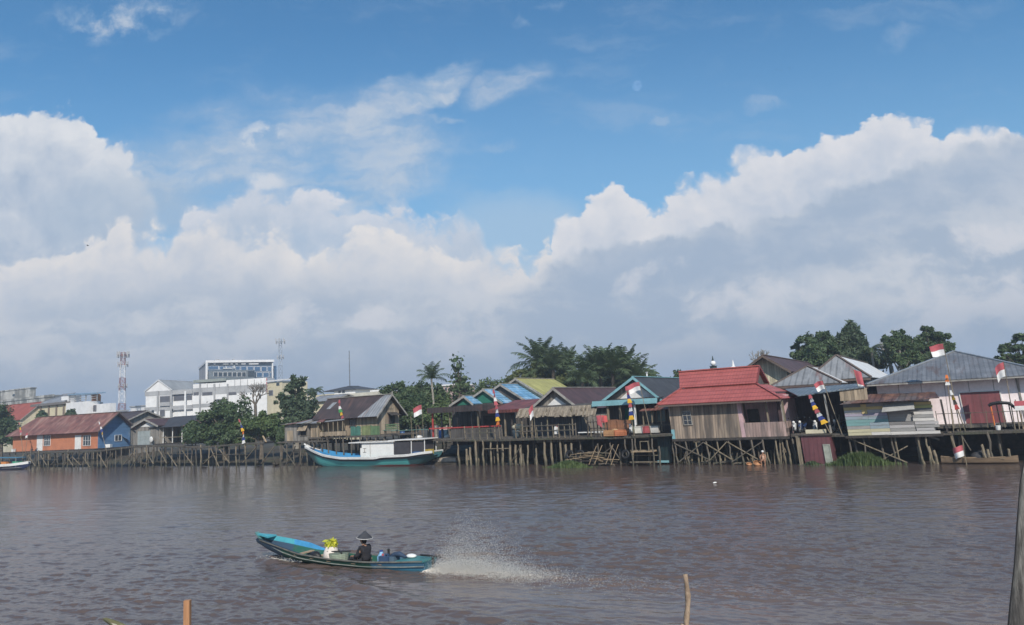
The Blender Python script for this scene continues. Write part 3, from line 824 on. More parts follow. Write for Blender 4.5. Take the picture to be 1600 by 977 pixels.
M['roof_char'] = rusty('charcoal_sheet_roof', (.062,.058,.062), (.045,.043,.047), 'X', rust=(.22,.12,.08), k=.5, th=.68)
M['roof_charY'] = rusty('charcoal_sheet_roof_side', (.062,.060,.062), (.045,.044,.047), 'Y', rust=(.2,.12,.08), k=.3, th=.68)
M['roof_grey'] = rusty('grey_zinc_sheet', (.30,.31,.33), (.22,.23,.25), 'X', rust=(.20,.10,.07), k=.6, th=.60)

# orange and blue row house
F = FB(19.5, 2.0, 22, 2.5)
T = fthing('row_house', 'long orange house with a rusty red sheet roof and a bright blue end wall', 'house', F)
a1 = F.A(153, 2.6); zf = F.Z(703, a1*.6); b1 = F.B(203, a1, 2.6)
ze = F.Z(675.5, a1*.5, -.7) + .25; zr = F.Z(648.5, a1*.6, b1/2)
gable_side(T, 0, a1, 0, b1, zf, ze, zr, M['roof_rustred'], M['orange_wall'], of=.8, os=.9, hip=2.6, end_m=M['blue_wall'], barge_m=M['fascia_brown'])
for x0, x1 in ((58.5, 66.5), (118, 126.7)):
    p = F.A(x0, 3.4); q = F.A(x1, 3.4); door(T, p, 0, zf, q-p, F.Z(681, p) - zf, M['white'])
for x0, x1 in ((68.8, 79), (130, 142)):
    p = F.A(x0, 3.4); q = F.A(x1, 3.4); window(T, p, 0, F.Z(697, p), q-p, F.Z(680.5, p) - F.Z(697, p), bars=3, rows=2)
window(T, a1, b1*.50, zf+.9, b1*.22, 1.0, face='right', frame=M['white'], bars=2)
mb = MB(); mb.prism([(a1+.02, b1*.70, zf+1.75), (a1+.02, b1*.92, zf+1.05), (a1+.75, b1*.92, zf+.75), (a1+.75, b1*.74, zf+1.3)], (0, 0, .04)); mb.build('shutter', M['blue_wall'], T)
mb = MB(); mb.box(-.5, a1+.5, -.95, b1+.3, zf-.22, zf-.02); mb.build('floor_platform', M['dark_wood'], T)
for i in range(13):
    for b in (-.6, 2.6): pile(T, .2 + i*(a1-.3)/12, b, -.9, zf-.2, .1, random.choice(('pile', 'pile', 'pile2')), 'stilt')
for i in range(8):
    k = random.uniform(.2, a1-2.4); brace(T, (k, -.72, random.uniform(.1, .4)), (k + random.choice((1.9, 2.2)), -.72, zf-.6) if i % 2 else (k - 1.6 + 1.8, -.72, zf-.6))
Fo, zfo, a1o = F, zf, a1
o = thing('wash_basin', 'small pale basin on the deck in front of the blue end wall', 'basin', F.P(a1 + 1.6, .6, zf))
mb = MB(); mb.box(-.35, .35, -.3, .3, .05, .1); mb.box(-.38, .38, -.33, -.28, .05, .55); mb.box(-.38, .38, .28, .33, .05, .55); mb.box(-.38, -.33, -.28, .28, .05, .55); mb.box(.33, .38, -.28, .28, .05, .55); mb.build('tub', M['white'], o)
mb = MB(); [mb.box(x, x+.06, y, y+.06, 0, .05) for x in (-.3, .24) for y in (-.26, .2)]; mb.build('foot', M['fascia'], o)
o = thing('storage_box', 'small white box against the left end of the orange wall', 'box', F.P(F.A(24.5, 3), -.35, zf), -F.th)
mb = MB(); mb.box(-.22, .22, -.2, .2, 0, .42); mb.build('body', M['white'], o)
mb = MB(); mb.box(-.25, .25, -.23, .23, .422, .48); mb.build('lid', M['white_clean'], o)

# far gable house just behind it
F = FB(146, 11.0, TH, 4.2)
T = fthing('gable_house', 'brown roofed house with a pale gable end rising behind the blue end wall', 'house', F)
a1 = F.A(203, 5.0); gable_side(T, 0, a1, 0, 5.2, 1.0, F.Z(654, a1, 0), F.Z(642.5, a1, 2.6), M['roof_brown'], M['wall_grey'], of=.6, os=.5, end_m=M['wall_grey'])

# small grey gable house with its verandah wing
F = FB(212, 4.0, TH, 4.2)
T = fthing('gable_cottage', 'small grey gabled cottage with a pale shutter door, left of the verandah', 'house', F)
a1 = F.A(249, 4.2); zf = F.Z(695, a1/2)
gable_front(T, 0, a1, 0, 5.5, zf, F.Z(668, a1/2, -.3)+.2, F.Z(655.5, a1/2, -.3), M['roof_brownY'], M['wall_grey'], of=.5, os=.35, barge_m=M['fascia'], tri=(M['white'], .62, F.Z(667, a1/2)))
door(T, a1*.12, 0, zf, a1*.5, F.Z(674, a1/2)-zf, mat('pale_grey_green_shutter', (.36,.40,.40), ns=1, stripes=[('Z', .18, .15, .7, .1)]))
mb = MB(); mb.box(-.3, a1+.3, -.8, 5.5, zf-.2, zf-.02); mb.build('floor_platform', M['dark_wood'], T)
for i in range(5): pile(T, .1 + i*(a1-.2)/4, -.6, -.9, zf-.2, .09, name='stilt')
o = thing('satellite_dish', 'round cream dish leaning by the grey cottage door', 'dish', F.P(a1*.80, -.5, zf), -F.th)
mb = MB(); mb.sphere((0, 0, .72), .42, 8, sq=(1, .25, 1)); mb.build('reflector', M['white'], o, smooth=True)
mb = MB(); mb.tube((0, .1, 0), (0, .08, .6), .035); mb.beam((-.25, .1, .03), (.25, .1, .03), .06); mb.build('stand', M['steel'], o)
F2 = FB(250, 4.6, TH, 4.0)
T = fthing('verandah_house', 'low house under a charcoal sheet roof rusting at its right end, with an open verandah', 'house', F2)
a1 = F2.A(312, 4.0); zf = F2.Z(692, a1*.4)
ze = F2.Z(668.5, a1*.45, -.6)+.2; zr = F2.Z(648.5, a1*.5, 3.2)
w = MB(); w.prism([(0, 1.9, zf), (0, 6.4, zf), (0, 6.4, ze), (0, 3.2, zr-.1), (0, 1.9, ze+.4)], (a1, 0, 0)); w.build('wall', M['wall_dark'], T)
r = MB(); r.slab([(-1.6, -.8, ze-.05), (a1+.5, -.8, ze-.05), (a1+.5, 3.2, zr), (-1.6, 3.2, zr)], .07); r.slab([(-1.6, 3.2, zr), (a1+.5, 3.2, zr), (a1+.5, 7.0, ze), (-1.6, 7.0, ze)], .07); r.build('roof', M['roof_char'], T)
r = MB(); r.slab([(a1-2.6, -.83, ze-.03), (a1+.52, -.83, ze-.03), (a1+.52, 2.9, zr-.10), (a1-2.0, 2.9, zr-.10)], .03); r.build('rusty_roof_sheet', M['roof_rustred'], T)['label'] = 'rusty end sheets of the roof'
for k in (.12, .36, .6, .84): mb = MB(); mb.tube((a1*k, -.2, zf), (a1*k, -.2, ze), .07, .06); mb.build('post', M['white'], T)
mb = MB(); mb.box(-.1, a1+.2, -.25, -.18, zf+.75, zf+.85); mb.build('rail', M['pile2'], T)
mb = MB(); mb.box(-.2, a1+.3, -.7, 6.4, zf-.2, zf-.02); mb.build('floor_platform', M['dark_wood'], T)
for i in range(6): pile(T, .1 + i*(a1-.2)/5, -.5, -.9, zf-.2, .09, name='stilt')

# ---------------- boardwalk of the left bank
F = FB(20, 0.0, TH, 2.3)
def deck_line(F, T, pts, wid, pm, th=.12, step=1.25, rows=(0.1, 1.2), stub=.0, r=.09, zlow=-1.0, skip=()):
    P_ = [F.L(px, py, 0) for px, py in pts]
    mb = MB(); edge = MB()
    for p, q in zip(P_[:-1], P_[1:]):
        mb.prism([p, q, q - Vector((0,0,th)), p - Vector((0,0,th))], (0, wid, 0))
    o = mb.build('deck', pm, T)
    for p, q in zip(P_[:-1], P_[1:]):
        edge.beam(p + Vector((0,-.05,-.14)), q + Vector((0,-.05,-.14)), .08, .15)
    edge.build('edge_beam', M['pile3'], o)
    def zat(a):
        for p, q in zip(P_[:-1], P_[1:]):
            if p.x <= a <= q.x: return p.z + (q.z-p.z)*(a-p.x)/(q.x-p.x)
        return P_[-1].z
    return P_, zat
T = fthing('boardwalk', 'long rickety boardwalk on thin piles along the left bank', 'boardwalk', F)
P_, zat = deck_line(F, T, [(40, 707), (150, 704.5), (205, 697.5), (255, 695.5), (310, 698.5), (365, 693.5), (440, 691.5), (483, 690.5)], 1.5, M['deck'])
a = P_[0].x + .2; n = 0
while a < P_[-1].x and n < 82:
    pile(T, a, random.choice((.0, .05, .1)), -1.0, zat(a) + (random.random() < .25)*random.uniform(.1, .5) - .05, random.uniform(.075, .12), random.choice(('pile', 'pile2', 'pile3')))
    if random.random() < .5: pile(T, a + random.uniform(.3, .6), random.uniform(.9, 1.7), -1.0, zat(a) - random.choice((.1, .1, .9, 1.3)), random.uniform(.06, .1), random.choice(('pile', 'pile3')))
    a += random.uniform(.95, 1.75); n += 1
for i in range(22):
    k = P_[0].x + (i+.5)*(P_[-1].x - P_[0].x)/22 + random.uniform(-1, 1); z = zat(k)
    brace(T, (k, -.12, random.uniform(.1, .6)), (k + random.choice((-1, 1))*random.uniform(1.6, 2.6), -.12, z - random.uniform(.4, .9)), .1, 'pile2')
for i in range(5):
    k = P_[0].x + (i+.4)*(P_[-1].x - P_[0].x)/5.2; z = zat(k); brace(T, (k, -.14, z-1.1), (k + 6, -.14, z-1.15), .08, 'pile', 'stringer')
Fbw, zat_bw = F, zat
# rubble and stakes below the left bank
for (px, py, s_) in ((225, 722, .5), (262, 719, .6), (318, 721, .5), (404, 720, .5), (432, 722, .45)):
    p = F.L(px, py, 2.2); o = tag(MB().sphere((0,0,0), s_, 6, sq=(1.4, 1, .55)).build('mossy_boulder', M['mud'], None, F.P(p.x, p.y, max(.0, p.z-.2)), random.uniform(0, 3)), 'mossy boulder under the left boardwalk, at about %s metres from its right end' % 0, 'boulder', 'boulders under the left boardwalk')
    o['label'] = 'mossy mud boulder lying in shade between the piles of the left boardwalk'
F = Fbw
a = F.A(441, 3); z = zat_bw(a)
o = thing('loose_plank', 'loose plank sticking up from the boardwalk left of the plank shack', 'plank', F.P(a, .3, z), -F.th)
mb = MB(); mb.beam((0, 0, 0), (-.7, .1, .75), .2, .05); mb.build('board', M['plank'], o)
mb = MB(); mb.beam((-.1, .25, 0), (-.3, .0, .32), .07, .07); mb.build('prop', M['pile'], o)

# banners of the left bank
p = F.L(30, 660, -.1); q = F.L(33, 684, -.1); banner(F, (p.x, p.z), (q.x, q.z), -.1, ['red', 'wcloth', 'ycloth', 'red', 'wcloth', 'ycloth'], .5, 'short banner of red, white and yellow blocks at the left end of the orange house', curl=.2, zpole=2.0)
p = F.L(155, 659, -.2); q = F.L(161, 683, -.2); banner(F, (p.x, p.z), (q.x, q.z), -.2, ['wcloth', 'red', 'wcloth', 'bcloth', 'ycloth', 'wcloth'], .5, 'banner of white, red, blue and yellow blocks at the corner of the blue end wall', curl=.15, zpole=2.0)
p = F.L(373.5, 655, -.2); q = F.L(381, 693, -.2); banner(F, (p.x, p.z), (q.x, q.z), -.2, ['red', 'wcloth', 'bcloth', 'ycloth', 'ocloth', 'wcloth', 'bcloth', 'wcloth'], .5, 'tall banner standing in front of the big green shrubs', curl=.3, zpole=1.8)
p = F.L(40, 676, .5); flag(F, p.x+.2, .5, 2.4, p.z, .6, .9, .75, 'small flag drooping before the orange wall', dirx=-1, droop=.5)
p = F.L(288, 686, .6); q = F.L(293, 679, .6)
flag(F, p.x - .3, .6, 2.1, q.z, .55, 1.0, .7, 'yellow and orange pennant by the verandah at the edge of the shrubs', dirx=1, colors=('ycloth', 'ocloth'), group=None, droop=.3)

# ---------------- weathered house and plank shack
F = FB(501, 3.0, TH, 4.5)
T = fthing('plank_house', 'large weathered plank house with a long brown roof patched with grey zinc', 'house', F)
a1 = F.A(591, 3.5); zf = F.Z(679, a1); b1 = F.B(624, a1, 3.5)
ze = F.Z(648, a1*.6, -.8)+.3; zr = F.Z(617, a1+.5, b1/2)
ro = gable_side(T, 0, a1, 0, b1, zf, ze, zr, M['roof_brown'], M['wall_tan'], of=.8, os=.6, end_m=M['wall_tanY'], barge_m=M['fascia'])
s = (zr-ze)/(b1/2); rr = MB()
def on_roof(a, b, d=.10): return (a, b, ze + s*b + d)
rr.slab([on_roof(a1*.74, -.80), on_roof(a1+.62, -.80), on_roof(a1+.62, b1/2-.05), on_roof(a1*.95, b1/2-.05)], .02)
rr.build('zinc_sheet', M['roof_grey'], ro); rr = MB()
rr.slab([on_roof(a1*.06, b1*.12), on_roof(a1*.13, b1*.12), on_roof(a1*.17, b1*.34), on_roof(a1*.09, b1*.34)], .02)
rr.build('zinc_sheet', M['roof_grey'], ro)
window(T, a1*.52, 0, zf+.9, 1.0, .9, frame=M['fascia_brown'], bars=1, rows=4)
window(T, a1, b1*.48, zf+.9, b1*.3, 1.4, frame=M['fascia_brown'], face='right', bars=1, pane=M['dark'])
mb = MB(); mb.prism([(a1+.04, b1*.28, zf+2.75), (a1+.04, b1*.72, zf+2.75), (a1+.04, b1*.5, zf+3.7)], (.03, 0, 0)); mb.build('gable_panel', M['wall_tanY'], T)
mb = MB(); mb.slab([(a1+.06, b1*.42, zf+2.35), (a1+.06, b1*.86, zf+2.35), (a1+.75, b1*.86, zf+2.0), (a1+.75, b1*.42, zf+2.0)], .04); mb.build('window_hood', M['dark_wood'], T)
mb = MB(); mb.box(-.5, a1+2.6, -1.4, b1+.3, zf-.2, zf-.02); mb.build('floor_platform', M['deck'], T)
for i in range(10):
    for b in (-1.2, 1.8): pile(T, .2 + i*(a1+1.6)/9, b, -.9, zf-.2, .09, name='stilt')
T0 = T
T = fthing('board_fence', 'green and tan board fence in front of the weathered plank house', 'fence', F)
p = F.L(548, 680, -1.3); q = F.L(592, 666, -1.3); x = p.x; i = 0
mb = MB(); mb.box(p.x, q.x, -1.26, -1.22, zf+.25, zf+.33); mb.box(p.x, q.x, -1.26, -1.22, zf+.75, zf+.83); mb.build('rail', M['pile'], T)
cols = [mat('teal_green_board', (.07,.20,.16), ns=2, stripes=[('X',.18,.15,.5,.3)]), mat('olive_green_board', (.22,.26,.12), ns=2, stripes=[('X',.18,.15,.5,.3)]), mat('dull_green_board', (.12,.20,.10), ns=2, stripes=[('X',.18,.15,.5,.3)])]
for k, (f0, f1) in enumerate(((0, .38), (.385, .70), (.705, 1))):
    mb = MB(); x = p.x + (q.x-p.x)*f0
    while x < p.x + (q.x-p.x)*f1 - .1: mb.box(x, x+.17, -1.30, -1.262, zf, zf + 1.0 + random.uniform(-.06, .06)); x += .185
    mb.build('panel', cols[k], T)
T = fthing('slat_bench', 'green slatted bench rail at the right end of the weathered plank house', 'bench', F)
p = F.L(602, 678, -.9); q = F.L(624, 678, -.9)
mb = MB(); [mb.box(p.x, q.x, -.95, -.9, zf+h, zf+h+.12) for h in (.55, .75, .95)]; mb.build('backrest', cols[2], T)
mb = MB(); mb.box(p.x, q.x, -1.3, -.97, zf+.42, zf+.47); mb.build('seat', cols[0], T)
for x in (p.x+.1, q.x-.2): mb = MB(); mb.box(x, x+.08, -1.2, -1.12, zf, zf+.42); mb.box(x, x+.08, -.99, -.955, zf, zf+1.1); mb.build('leg', M['pile'], T)

Fs = FB(445, 1.6, TH, 2.6)
T = fthing('plank_shack', 'low shack of grey and tan planks under a patched lean-to roof, at the boardwalk end', 'shack', Fs)
a1 = Fs.A(495.5, 3.0); zf = Fs.Z(689, a1/2); zt = Fs.Z(663, a1/2)
mb = MB(); mb.box(0, a1*.72, 0, 2.4, zf, zt-.02); mb.build('wall', M['wall_grey'], T)
mb = MB(); mb.box(a1*.78, a1, .15, 2.4, zf, zt-.1); mb.build('wall', M['wall_tan'], T)
mb = MB(); mb.box(a1*.08, a1*.26, -.03, -.005, zf+.02, zf+1.2); mb.build('door', M['wall_tan'], T)
o = window(T, a1*.50, 0, zf+.55, a1*.2, .55, frame=M['pile'], bars=1, pane=M['dark'])
mb = MB(); mb.slab([(a1*.48, -.05, zt-.1), (a1*.74, -.05, zt-.1), (a1*.74, -.5, zt-.75), (a1*.48, -.5, zt-.75)], .04); mb.build('shutter', M['wall_tan'], T)
p = Fs.L(517, 648, 2.9); e = Fs.L(503, 661.5, -.4)
mb = MB()
for i in range(7):
    k0, k1 = i/7, (i+1)/7; x0, x1 = -.35 + (e.x+.35)*k0, -.35 + (e.x+.35)*k1; j = random.uniform(-.05, .08); f = random.uniform(-.7, -.3)
    xb0 = -.2 + (p.x+.2)*k0; xb1 = -.2 + (p.x+.2)*k1
    mb.slab([(x0, f, zt+.06+j), (x1+.08, f, zt+.06+j), (xb1+.08, 2.9, zt + .25 + (p.z-zt-.25)*k1 + j), (xb0, 2.9, zt + .25 + (p.z-zt-.25)*k0 + j)], .03, mi=random.choice((0, 0, 1, 2)))
mb.build('roof', [M['roof_rustred'], M['roof_grey'], M['wall_grey']], T)
for k in (1.02, 1.14): mb = MB(); mb.tube((a1*k, .1, zf), (a1*k, .1, zt), .05); mb.build('post', M['pile2'], T)
mb = MB(); mb.box(-.5, a1*1.3, -.7, 3.0, zf-.18, zf-.02); mb.build('floor_platform', M['deck'], T)
for i in range(7): pile(T, -.2 + i*(a1*1.25)/6, -.5, -.9, zf-.15, .09, name='stilt')
for i in range(4): pile(T, .3 + i*(a1)/3, 1.9, -.9, zf-.15, .09, name='stilt')
brace(T, (.2, -.62, zf-.4), (2.4, -.62, .1), .11); brace(T, (2.6, -.64, zf-.5), (.9, -.64, .2), .1); brace(T, (3.2, -.62, .1), (4.3, -.62, zf-.4), .1)
# porch posts, awning and clutter between the shack and the fence
T = fthing('porch_awning', 'sagging grey awning on crooked poles in front of the plank house', 'awning', Fs)
p0 = Fs.L(503, 660, .2); p1 = Fs.L(537, 656, .2); q0 = Fs.L(517, 647.5, 3.0); q1 = Fs.L(548, 646, 3.0)
mb = MB(); mb.slab([p0, p1, q1, q0], .04); mb.build('roof', M['roof_grey'], T)
for px in (505, 513, 521, 528, 536): a = Fs.A(px, 3, .3); mb = MB(); mb.tube((a+random.uniform(-.15,.15), .3, zf), (a, .3, p0.z-.02), .06); mb.build('post', M['pile2'], T)
T = fthing('deck_railing', 'low tan plank railing beside the plank shack porch', 'railing', Fs)
p = Fs.L(500, 684, -.2); q = Fs.L(540, 676, -.2)
mb = MB(); mb.box(p.x, q.x, -.2, -.15, zf+.45, zf+.9); mb.build('panel', M['wall_tan'], T)
for k in range(5): x = p.x + (q.x-p.x)*k/4; mb = MB(); mb.box(x-.04, x+.04, -.15, -.08, zf, zf+1.0); mb.build('post', M['pile'], T)
Fl = FB(480, 4.4, TH, 2.4)
# flags, banner and poles here
p = Fs.L(530.6, 625, .6); q = Fs.L(536, 654, .6); banner(Fs, (p.x, p.z), (q.x, q.z), .6, ['red', 'red', 'wcloth', 'gcloth', 'ycloth', 'red'], .55, 'banner of red, white and green blocks before the brown plank house roof', curl=-.15, zpole=zf)
p = Fs.L(496, 648, 1.2); flag(Fs, p.x-.1, 1.2, zt, p.z, .15, .75, .6, 'small flag tilted on the shack roof', dirx=-1, droop=.35)
for (px, pt, pb, lab, r_, m_) in ((542.5, 632, 700, 'tall pale mooring mast behind the white boat cabin', .085, 'white'), (601, 652, 690, 'thin bare pole right of the green board fence', .05, 'pile2'), (642, 651, 690, 'thin leaning pole left of the flag beside the trees', .05, 'pile2'), (650, 665, 690, 'short pole under the flag beside the trees', .05, 'pile2')):
    t_ = Fl.L(px, pt, .5); b_ = Fl.L(px+2, pb, .5)
    T = fthing('wooden_pole', lab, 'pole', Fl)
    mb = MB(); mb.path([(b_.x, .5, -.6), ((b_.x+t_.x)/2+.05, .5, (t_.z-.5)/2), (t_.x, .5, t_.z)], [r_*1.2, r_, r_*.7], 6); mb.build('shaft', M[m_], T)
    if r_ > .08: mb = MB(); mb.beam((t_.x-.3, .45, t_.z-2.8), (t_.x+.6, .45, t_.z-2.75), .08); mb.beam((t_.x+.35, .45, t_.z-1.8), (t_.x+.45, .45, t_.z-3.6), .1); mb.build('crosspiece', M['white'], T)
p = Fl.L(658.5, 632, .5); flag(Fl, p.x+.2, .5, 1.8, p.z, -.2, 1.15, 1.0, 'flag blowing left on a tall pole before the dense trees', dirx=-1, droop=.35, pm='pile2')
# landing stage between the plank house and the pavilion
F = FB(495, 5.0, TH, 2.2)
T = fthing('landing_stage', 'cluttered landing stage behind the white boat', 'jetty', F)
P_, zat = deck_line(F, T, [(497, 690), (560, 689), (640, 687), (692, 686)], 3.2, M['deck'])
a = P_[0].x
while a < P_[-1].x:
    pile(T, a, .05, -1, zat(a)-.1, random.uniform(.07, .11), random.choice(('pile', 'pile2'))); pile(T, a+.5, 2.0, -1, zat(a)-.1, .08)
    a += random.uniform(1.1, 1.7)
z0 = zat(3)
mb = MB(); mb.tube((P_[0].x+2, .1, z0+.9), (P_[-1].x-2, .1, z0+.95), .04); mb.build('rail', mat('faded_green_rail', (.16,.30,.27), ns=2), T)
for k in range(8): x = P_[0].x + 2 + k*(P_[-1].x - P_[0].x - 4)/7; mb = MB(); mb.tube((x, .1, z0), (x, .1, z0+.93), .04); mb.build('rail_post', M['pile2'], T)
for (px, b, col, lab) in ((690, .8, (.05,.15,.45), 'blue plastic drum on the landing stage by the pavilion'), (697, 1.2, (.30,.45,.50), 'pale blue plastic drum beside the blue one by the pavilion'), (629, .8, (.04,.10,.25), 'navy plastic drum behind the white boat stern')):
    a = F.A(px, 2.4, b); o = thing('plastic_drum', lab, 'drum', F.P(a, b, zat(a)), -F.th, 'plastic drums on the decks')
    mb = MB(); mb.path([(0,0,0), (0,0,.06), (0,0,.28), (0,0,.32), (0,0,.58), (0,0,.62), (0,0,.84), (0,0,.88)], [.27, .29, .29, .305, .305, .29, .29, .25], 12); mb.build('body', mat('drum_plastic_%d' % px, col, var=.15, rough=.45), o, smooth=True)
    mb = MB(); mb.path([(0,0,.882), (0,0,.91)], [.24, .24], 12); mb.build('lid', M['black'], o)
for (px, b, lab) in ((655, .6, 'white sack lying on the landing stage left of the flag pole base'), (700, .4, 'white sack by the pale blue drum')):
    a = F.A(px, 2.4, b); o = tag(MB().sphere((0,0,.2), .36, 7, sq=(1.2,.8,.6)).build('sack', M['white'], None, F.P(a, b, zat(a)), .4, True), lab, 'sack', 'white sacks on the decks')
# stranded branches and a skiff behind the bow
T = fthing('driftwood_heap', 'grey heap of branches by the bow of the white boat', 'driftwood', F)
p = F.L(520, 703, -.3); q = F.L(560, 708, -.3)
for k in range(16):
    x = random.uniform(p.x-.5, q.x); mb = MB(); e = Vector((x + random.uniform(-1.6, 1.6), random.uniform(-.6, .4), random.uniform(.6, 1.9)))
    mb.path([(x, random.uniform(-.5,.3), -.2), Vector((x, 0, .5)).lerp(e, .5) + Vector((.1, 0, .15)), e], [.06, .05, .02], 5); mb.build('branch', M['pile'], T)
# ------------------------------------------------------------------ pavilion and middle platform
M['roof_pav'] = rusty('dark_brown_fascia_sheet', (.060,.045,.042), (.042,.034,.033), 'X', rust=(.16,.05,.04), k=.5, th=.60)
M['redrail'] = mat('red_painted_rail', (.40,.055,.05), ns=2, rough=.7)
M['teal'] = mat('pale_teal_paint', (.22,.42,.47), (.175,.35,.39), ns=1.5, rough=.7)
M['roof_blue'] = rusty('bright_blue_sheet_roof', (.17,.36,.56), (.13,.29,.46), 'Z', rust=(.40,.52,.62), k=.6, th=.55, per=.26, dark=.45)
M['roof_yel'] = rusty('faded_yellow_sheet_roof', (.42,.39,.13), (.33,.31,.11), 'Y', rust=(.22,.20,.09), k=.5, th=.58, per=.6, dark=.8)
M['green_wall'] = mat('green_painted_wall', (.025,.16,.11), ns=1, rough=.8)
M['cream'] = mat('cream_wall', (.62,.56,.42), ns=.6, rough=.85, stain=((.3,.27,.2), .4, (1,1,.4), .6, .5))
F = FB(667, 3.0, TH, 4.0)
T = fthing('open_pavilion', 'open sided pavilion with a flat dark brown roof and a red rail', 'pavilion', F)
p0 = F.L(667, 643.5, -.6); p1 = F.L(832, 639, -.6); aw = p1.x; zt = F.L(740, 642.5, -.6).z; ztop = F.L(740, 633.5, -.6).z
mb = MB(); mb.box(p0.x, aw*.62, -.6, 4.6, zt, ztop); mb.build('roof', M['roof_pav'], T)
mb = MB(); mb.slab([(aw*.62+.005, -.75, zt-.02), (aw, -.75, zt-.02), (aw, 4.6, ztop+.35), (aw*.62+.005, 4.6, ztop+.35)], .3); mb.build('side_roof', rusty('red_brown_sheet_roof', (.22,.06,.05), (.13,.045,.04), 'X', k=.4), T)
zr_ = F.L(720, 668, -.3).z; zd = F.L(720, 684.5, -.3).z
mb = MB(); mb.box(p0.x, F.A(783, zr_, -.3), -.34, -.26, zr_-.06, zr_+.06); mb.build('rail', M['redrail'], T)
mb = MB(); mb.box(F.A(704, zr_, -.25), F.A(783, zr_, -.25), -.25, -.2, zd, zr_-.065); mb.build('skirt_wall', M['wall_dark'], T)
for px, m_ in ((677, 'redrail'), (691, 'black'), (704, 'pile2'), (716, 'black'), (738, 'black'), (748, 'pile2'), (790, 'pile2'), (801, 'dark_wood'), (826, 'dark_wood')):
    a = F.A(px, 3.0, .0); mb = MB(); mb.box(a-.07, a+.07, -.07, .07, zd, zt-.005); mb.build('post', M[m_], T)
a = F.A(752, 3.5, 4.2); a2 = F.A(804, 3.5, 4.2)
mb = MB(); mb.box(a, a2, 4.2, 4.5, zd, zt-.01); mb.build('back_wall', mat('dim_grey_wall', (.20,.19,.185), ns=1), T)
door(T, a + (a2-a)*.1, 4.2, zd, (a2-a)*.4, 2.0, M['dark_wood'])
mb = MB(); mb.box(p0.x-.4, aw+.3, -.9, 5.0, zd-.2, zd-.02); mb.build('floor_platform', M['deck'], T)

def gabled(name, label, apx, apy, lpx, rpx, epy, ridge_px, back, roof, wall, barge, zf=1.6, of=.4, os=.0, apex_off=True, tri=None, side=None):
    F = FB(lpx, back, TH, 4.6); a1 = F.A(rpx, 4.8)
    T = fthing(name, label, 'house', F)
    ze = F.Z(epy, a1*.98, -of); am = F.A(apx, ze + 1.0, -of); za = F.Z(apy, am, -of); b1 = max(2.5, F.B(ridge_px, am, za))
    gable_front(T, os, a1-os, 0, b1, zf, ze + (za-ze)/(am)*os, za, roof, wall, of=of, os=os, am=am, barge_m=barge, tri=tri)
    return F, T, a1, am, ze, za, b1
g = 'row of blue roofed houses'
gabled('gable_house', 'lowest and leftmost of the blue roofed houses, with a dark green gable', 724, 619.5, 706, 743, 632.5, 757, 8.0, M['roof_blue'], M['wall_dark'], M['fascia'], tri=(M['green_wall'], .8, FB(706,8,TH).Z(633, 2)))
F, T, a1, am, ze, za, b1 = gabled('gable_house', 'middle one of the blue roofed houses, its gable green at the right', 755, 609, 723, 789, 631, 794, 9.5, M['roof_blue'], M['wall_dark'], M['fascia'], tri=(M['green_wall'], .85, FB(723,9.5,TH).Z(630, 3)))
gabled('gable_house', 'tallest blue roofed house, standing against the yellow roof', 782, 601, 742, 826, 627, 820, 11.5, M['roof_blue'], M['wall_dark'], M['fascia'])
F, T, a1, am, ze, za, b1 = gabled('gable_house', 'house with a faded yellow sheet roof behind the blue roofed houses', 806, 592, 764, 852, 618, 864, 15.0, M['roof_yel'], M['cream'], M['fascia'])

# grey gabled house with thatch fringe
F, T, a1, am, ze, za, b1 = gabled('gable_house', 'grey plank house with a long brown roof and a dried palm awning', 865, 607, 829, 911, 640, 960, 3.0, M['roof_brownY'], M['wall_grey'], M['fascia'], zf=1.9, of=.6, os=.5, tri=(M['white'], .60, FB(829,3,TH).Z(637.5, 3.5)))
zd = F.Z(681.5, a1/2, -2.0)
mb = MB(); q0 = F.L(806, 652, -2.2); q1 = F.L(929, 649, -2.2); zq = F.L(806, 641, -2.2).z
w = MB(); n = 46
for i in range(n):
    x0 = q0.x + (q1.x-q0.x)*i/n; x1 = q0.x + (q1.x-q0.x)*(i+1)/n + .05
    d = random.uniform(-.16, .14); w.slab([(x0, -2.25+random.uniform(-.06,.06), q0.z + d*.7 + (q1.z-q0.z)*i/n), (x1, -2.25, q0.z + d*.7 + (q1.z-q0.z)*i/n), (x1, -1.5, zq + .12), (x0, -1.5, zq + .12)], .05)
w.build('palm_awning', mat('dried_palm_thatch', (.32,.27,.21), (.20,.165,.13), ns=3, st=(3,1,1), rough=.95, stripes=[('X', .12, .3, .55, .4)]), T)
mb.slab([(q0.x+.1, -1.5, zq+.08), (q1.x-.1, -1.5, zq+.08), (q1.x-.3, .1, zq+.3), (q0.x+.3, .1, zq+.3)], .05); mb.build('porch_roof', M['wall_dark'], T)
for px in (817, 832, 856, 895, 919): a = F.A(px, 3, -1.9); mb = MB(); mb.tube((a, -1.9, zd), (a+random.uniform(-.1,.05), -1.9, zq), .06); mb.build('post', M['pile2'], T)
brace(T, (F.A(911,3,-1.9), -1.95, zq-.1), (F.A(918,3,-1.9), -1.95, zd+1.0), .12, 'pile2', 'knee_brace')
mb = MB(); mb.box(.2, a1-.2, -.04, -.005, zd, ze-.3); mb.build('front_panel', mat('blue_grey_boards', (.085,.095,.115), ns=1.2, **WX), T)

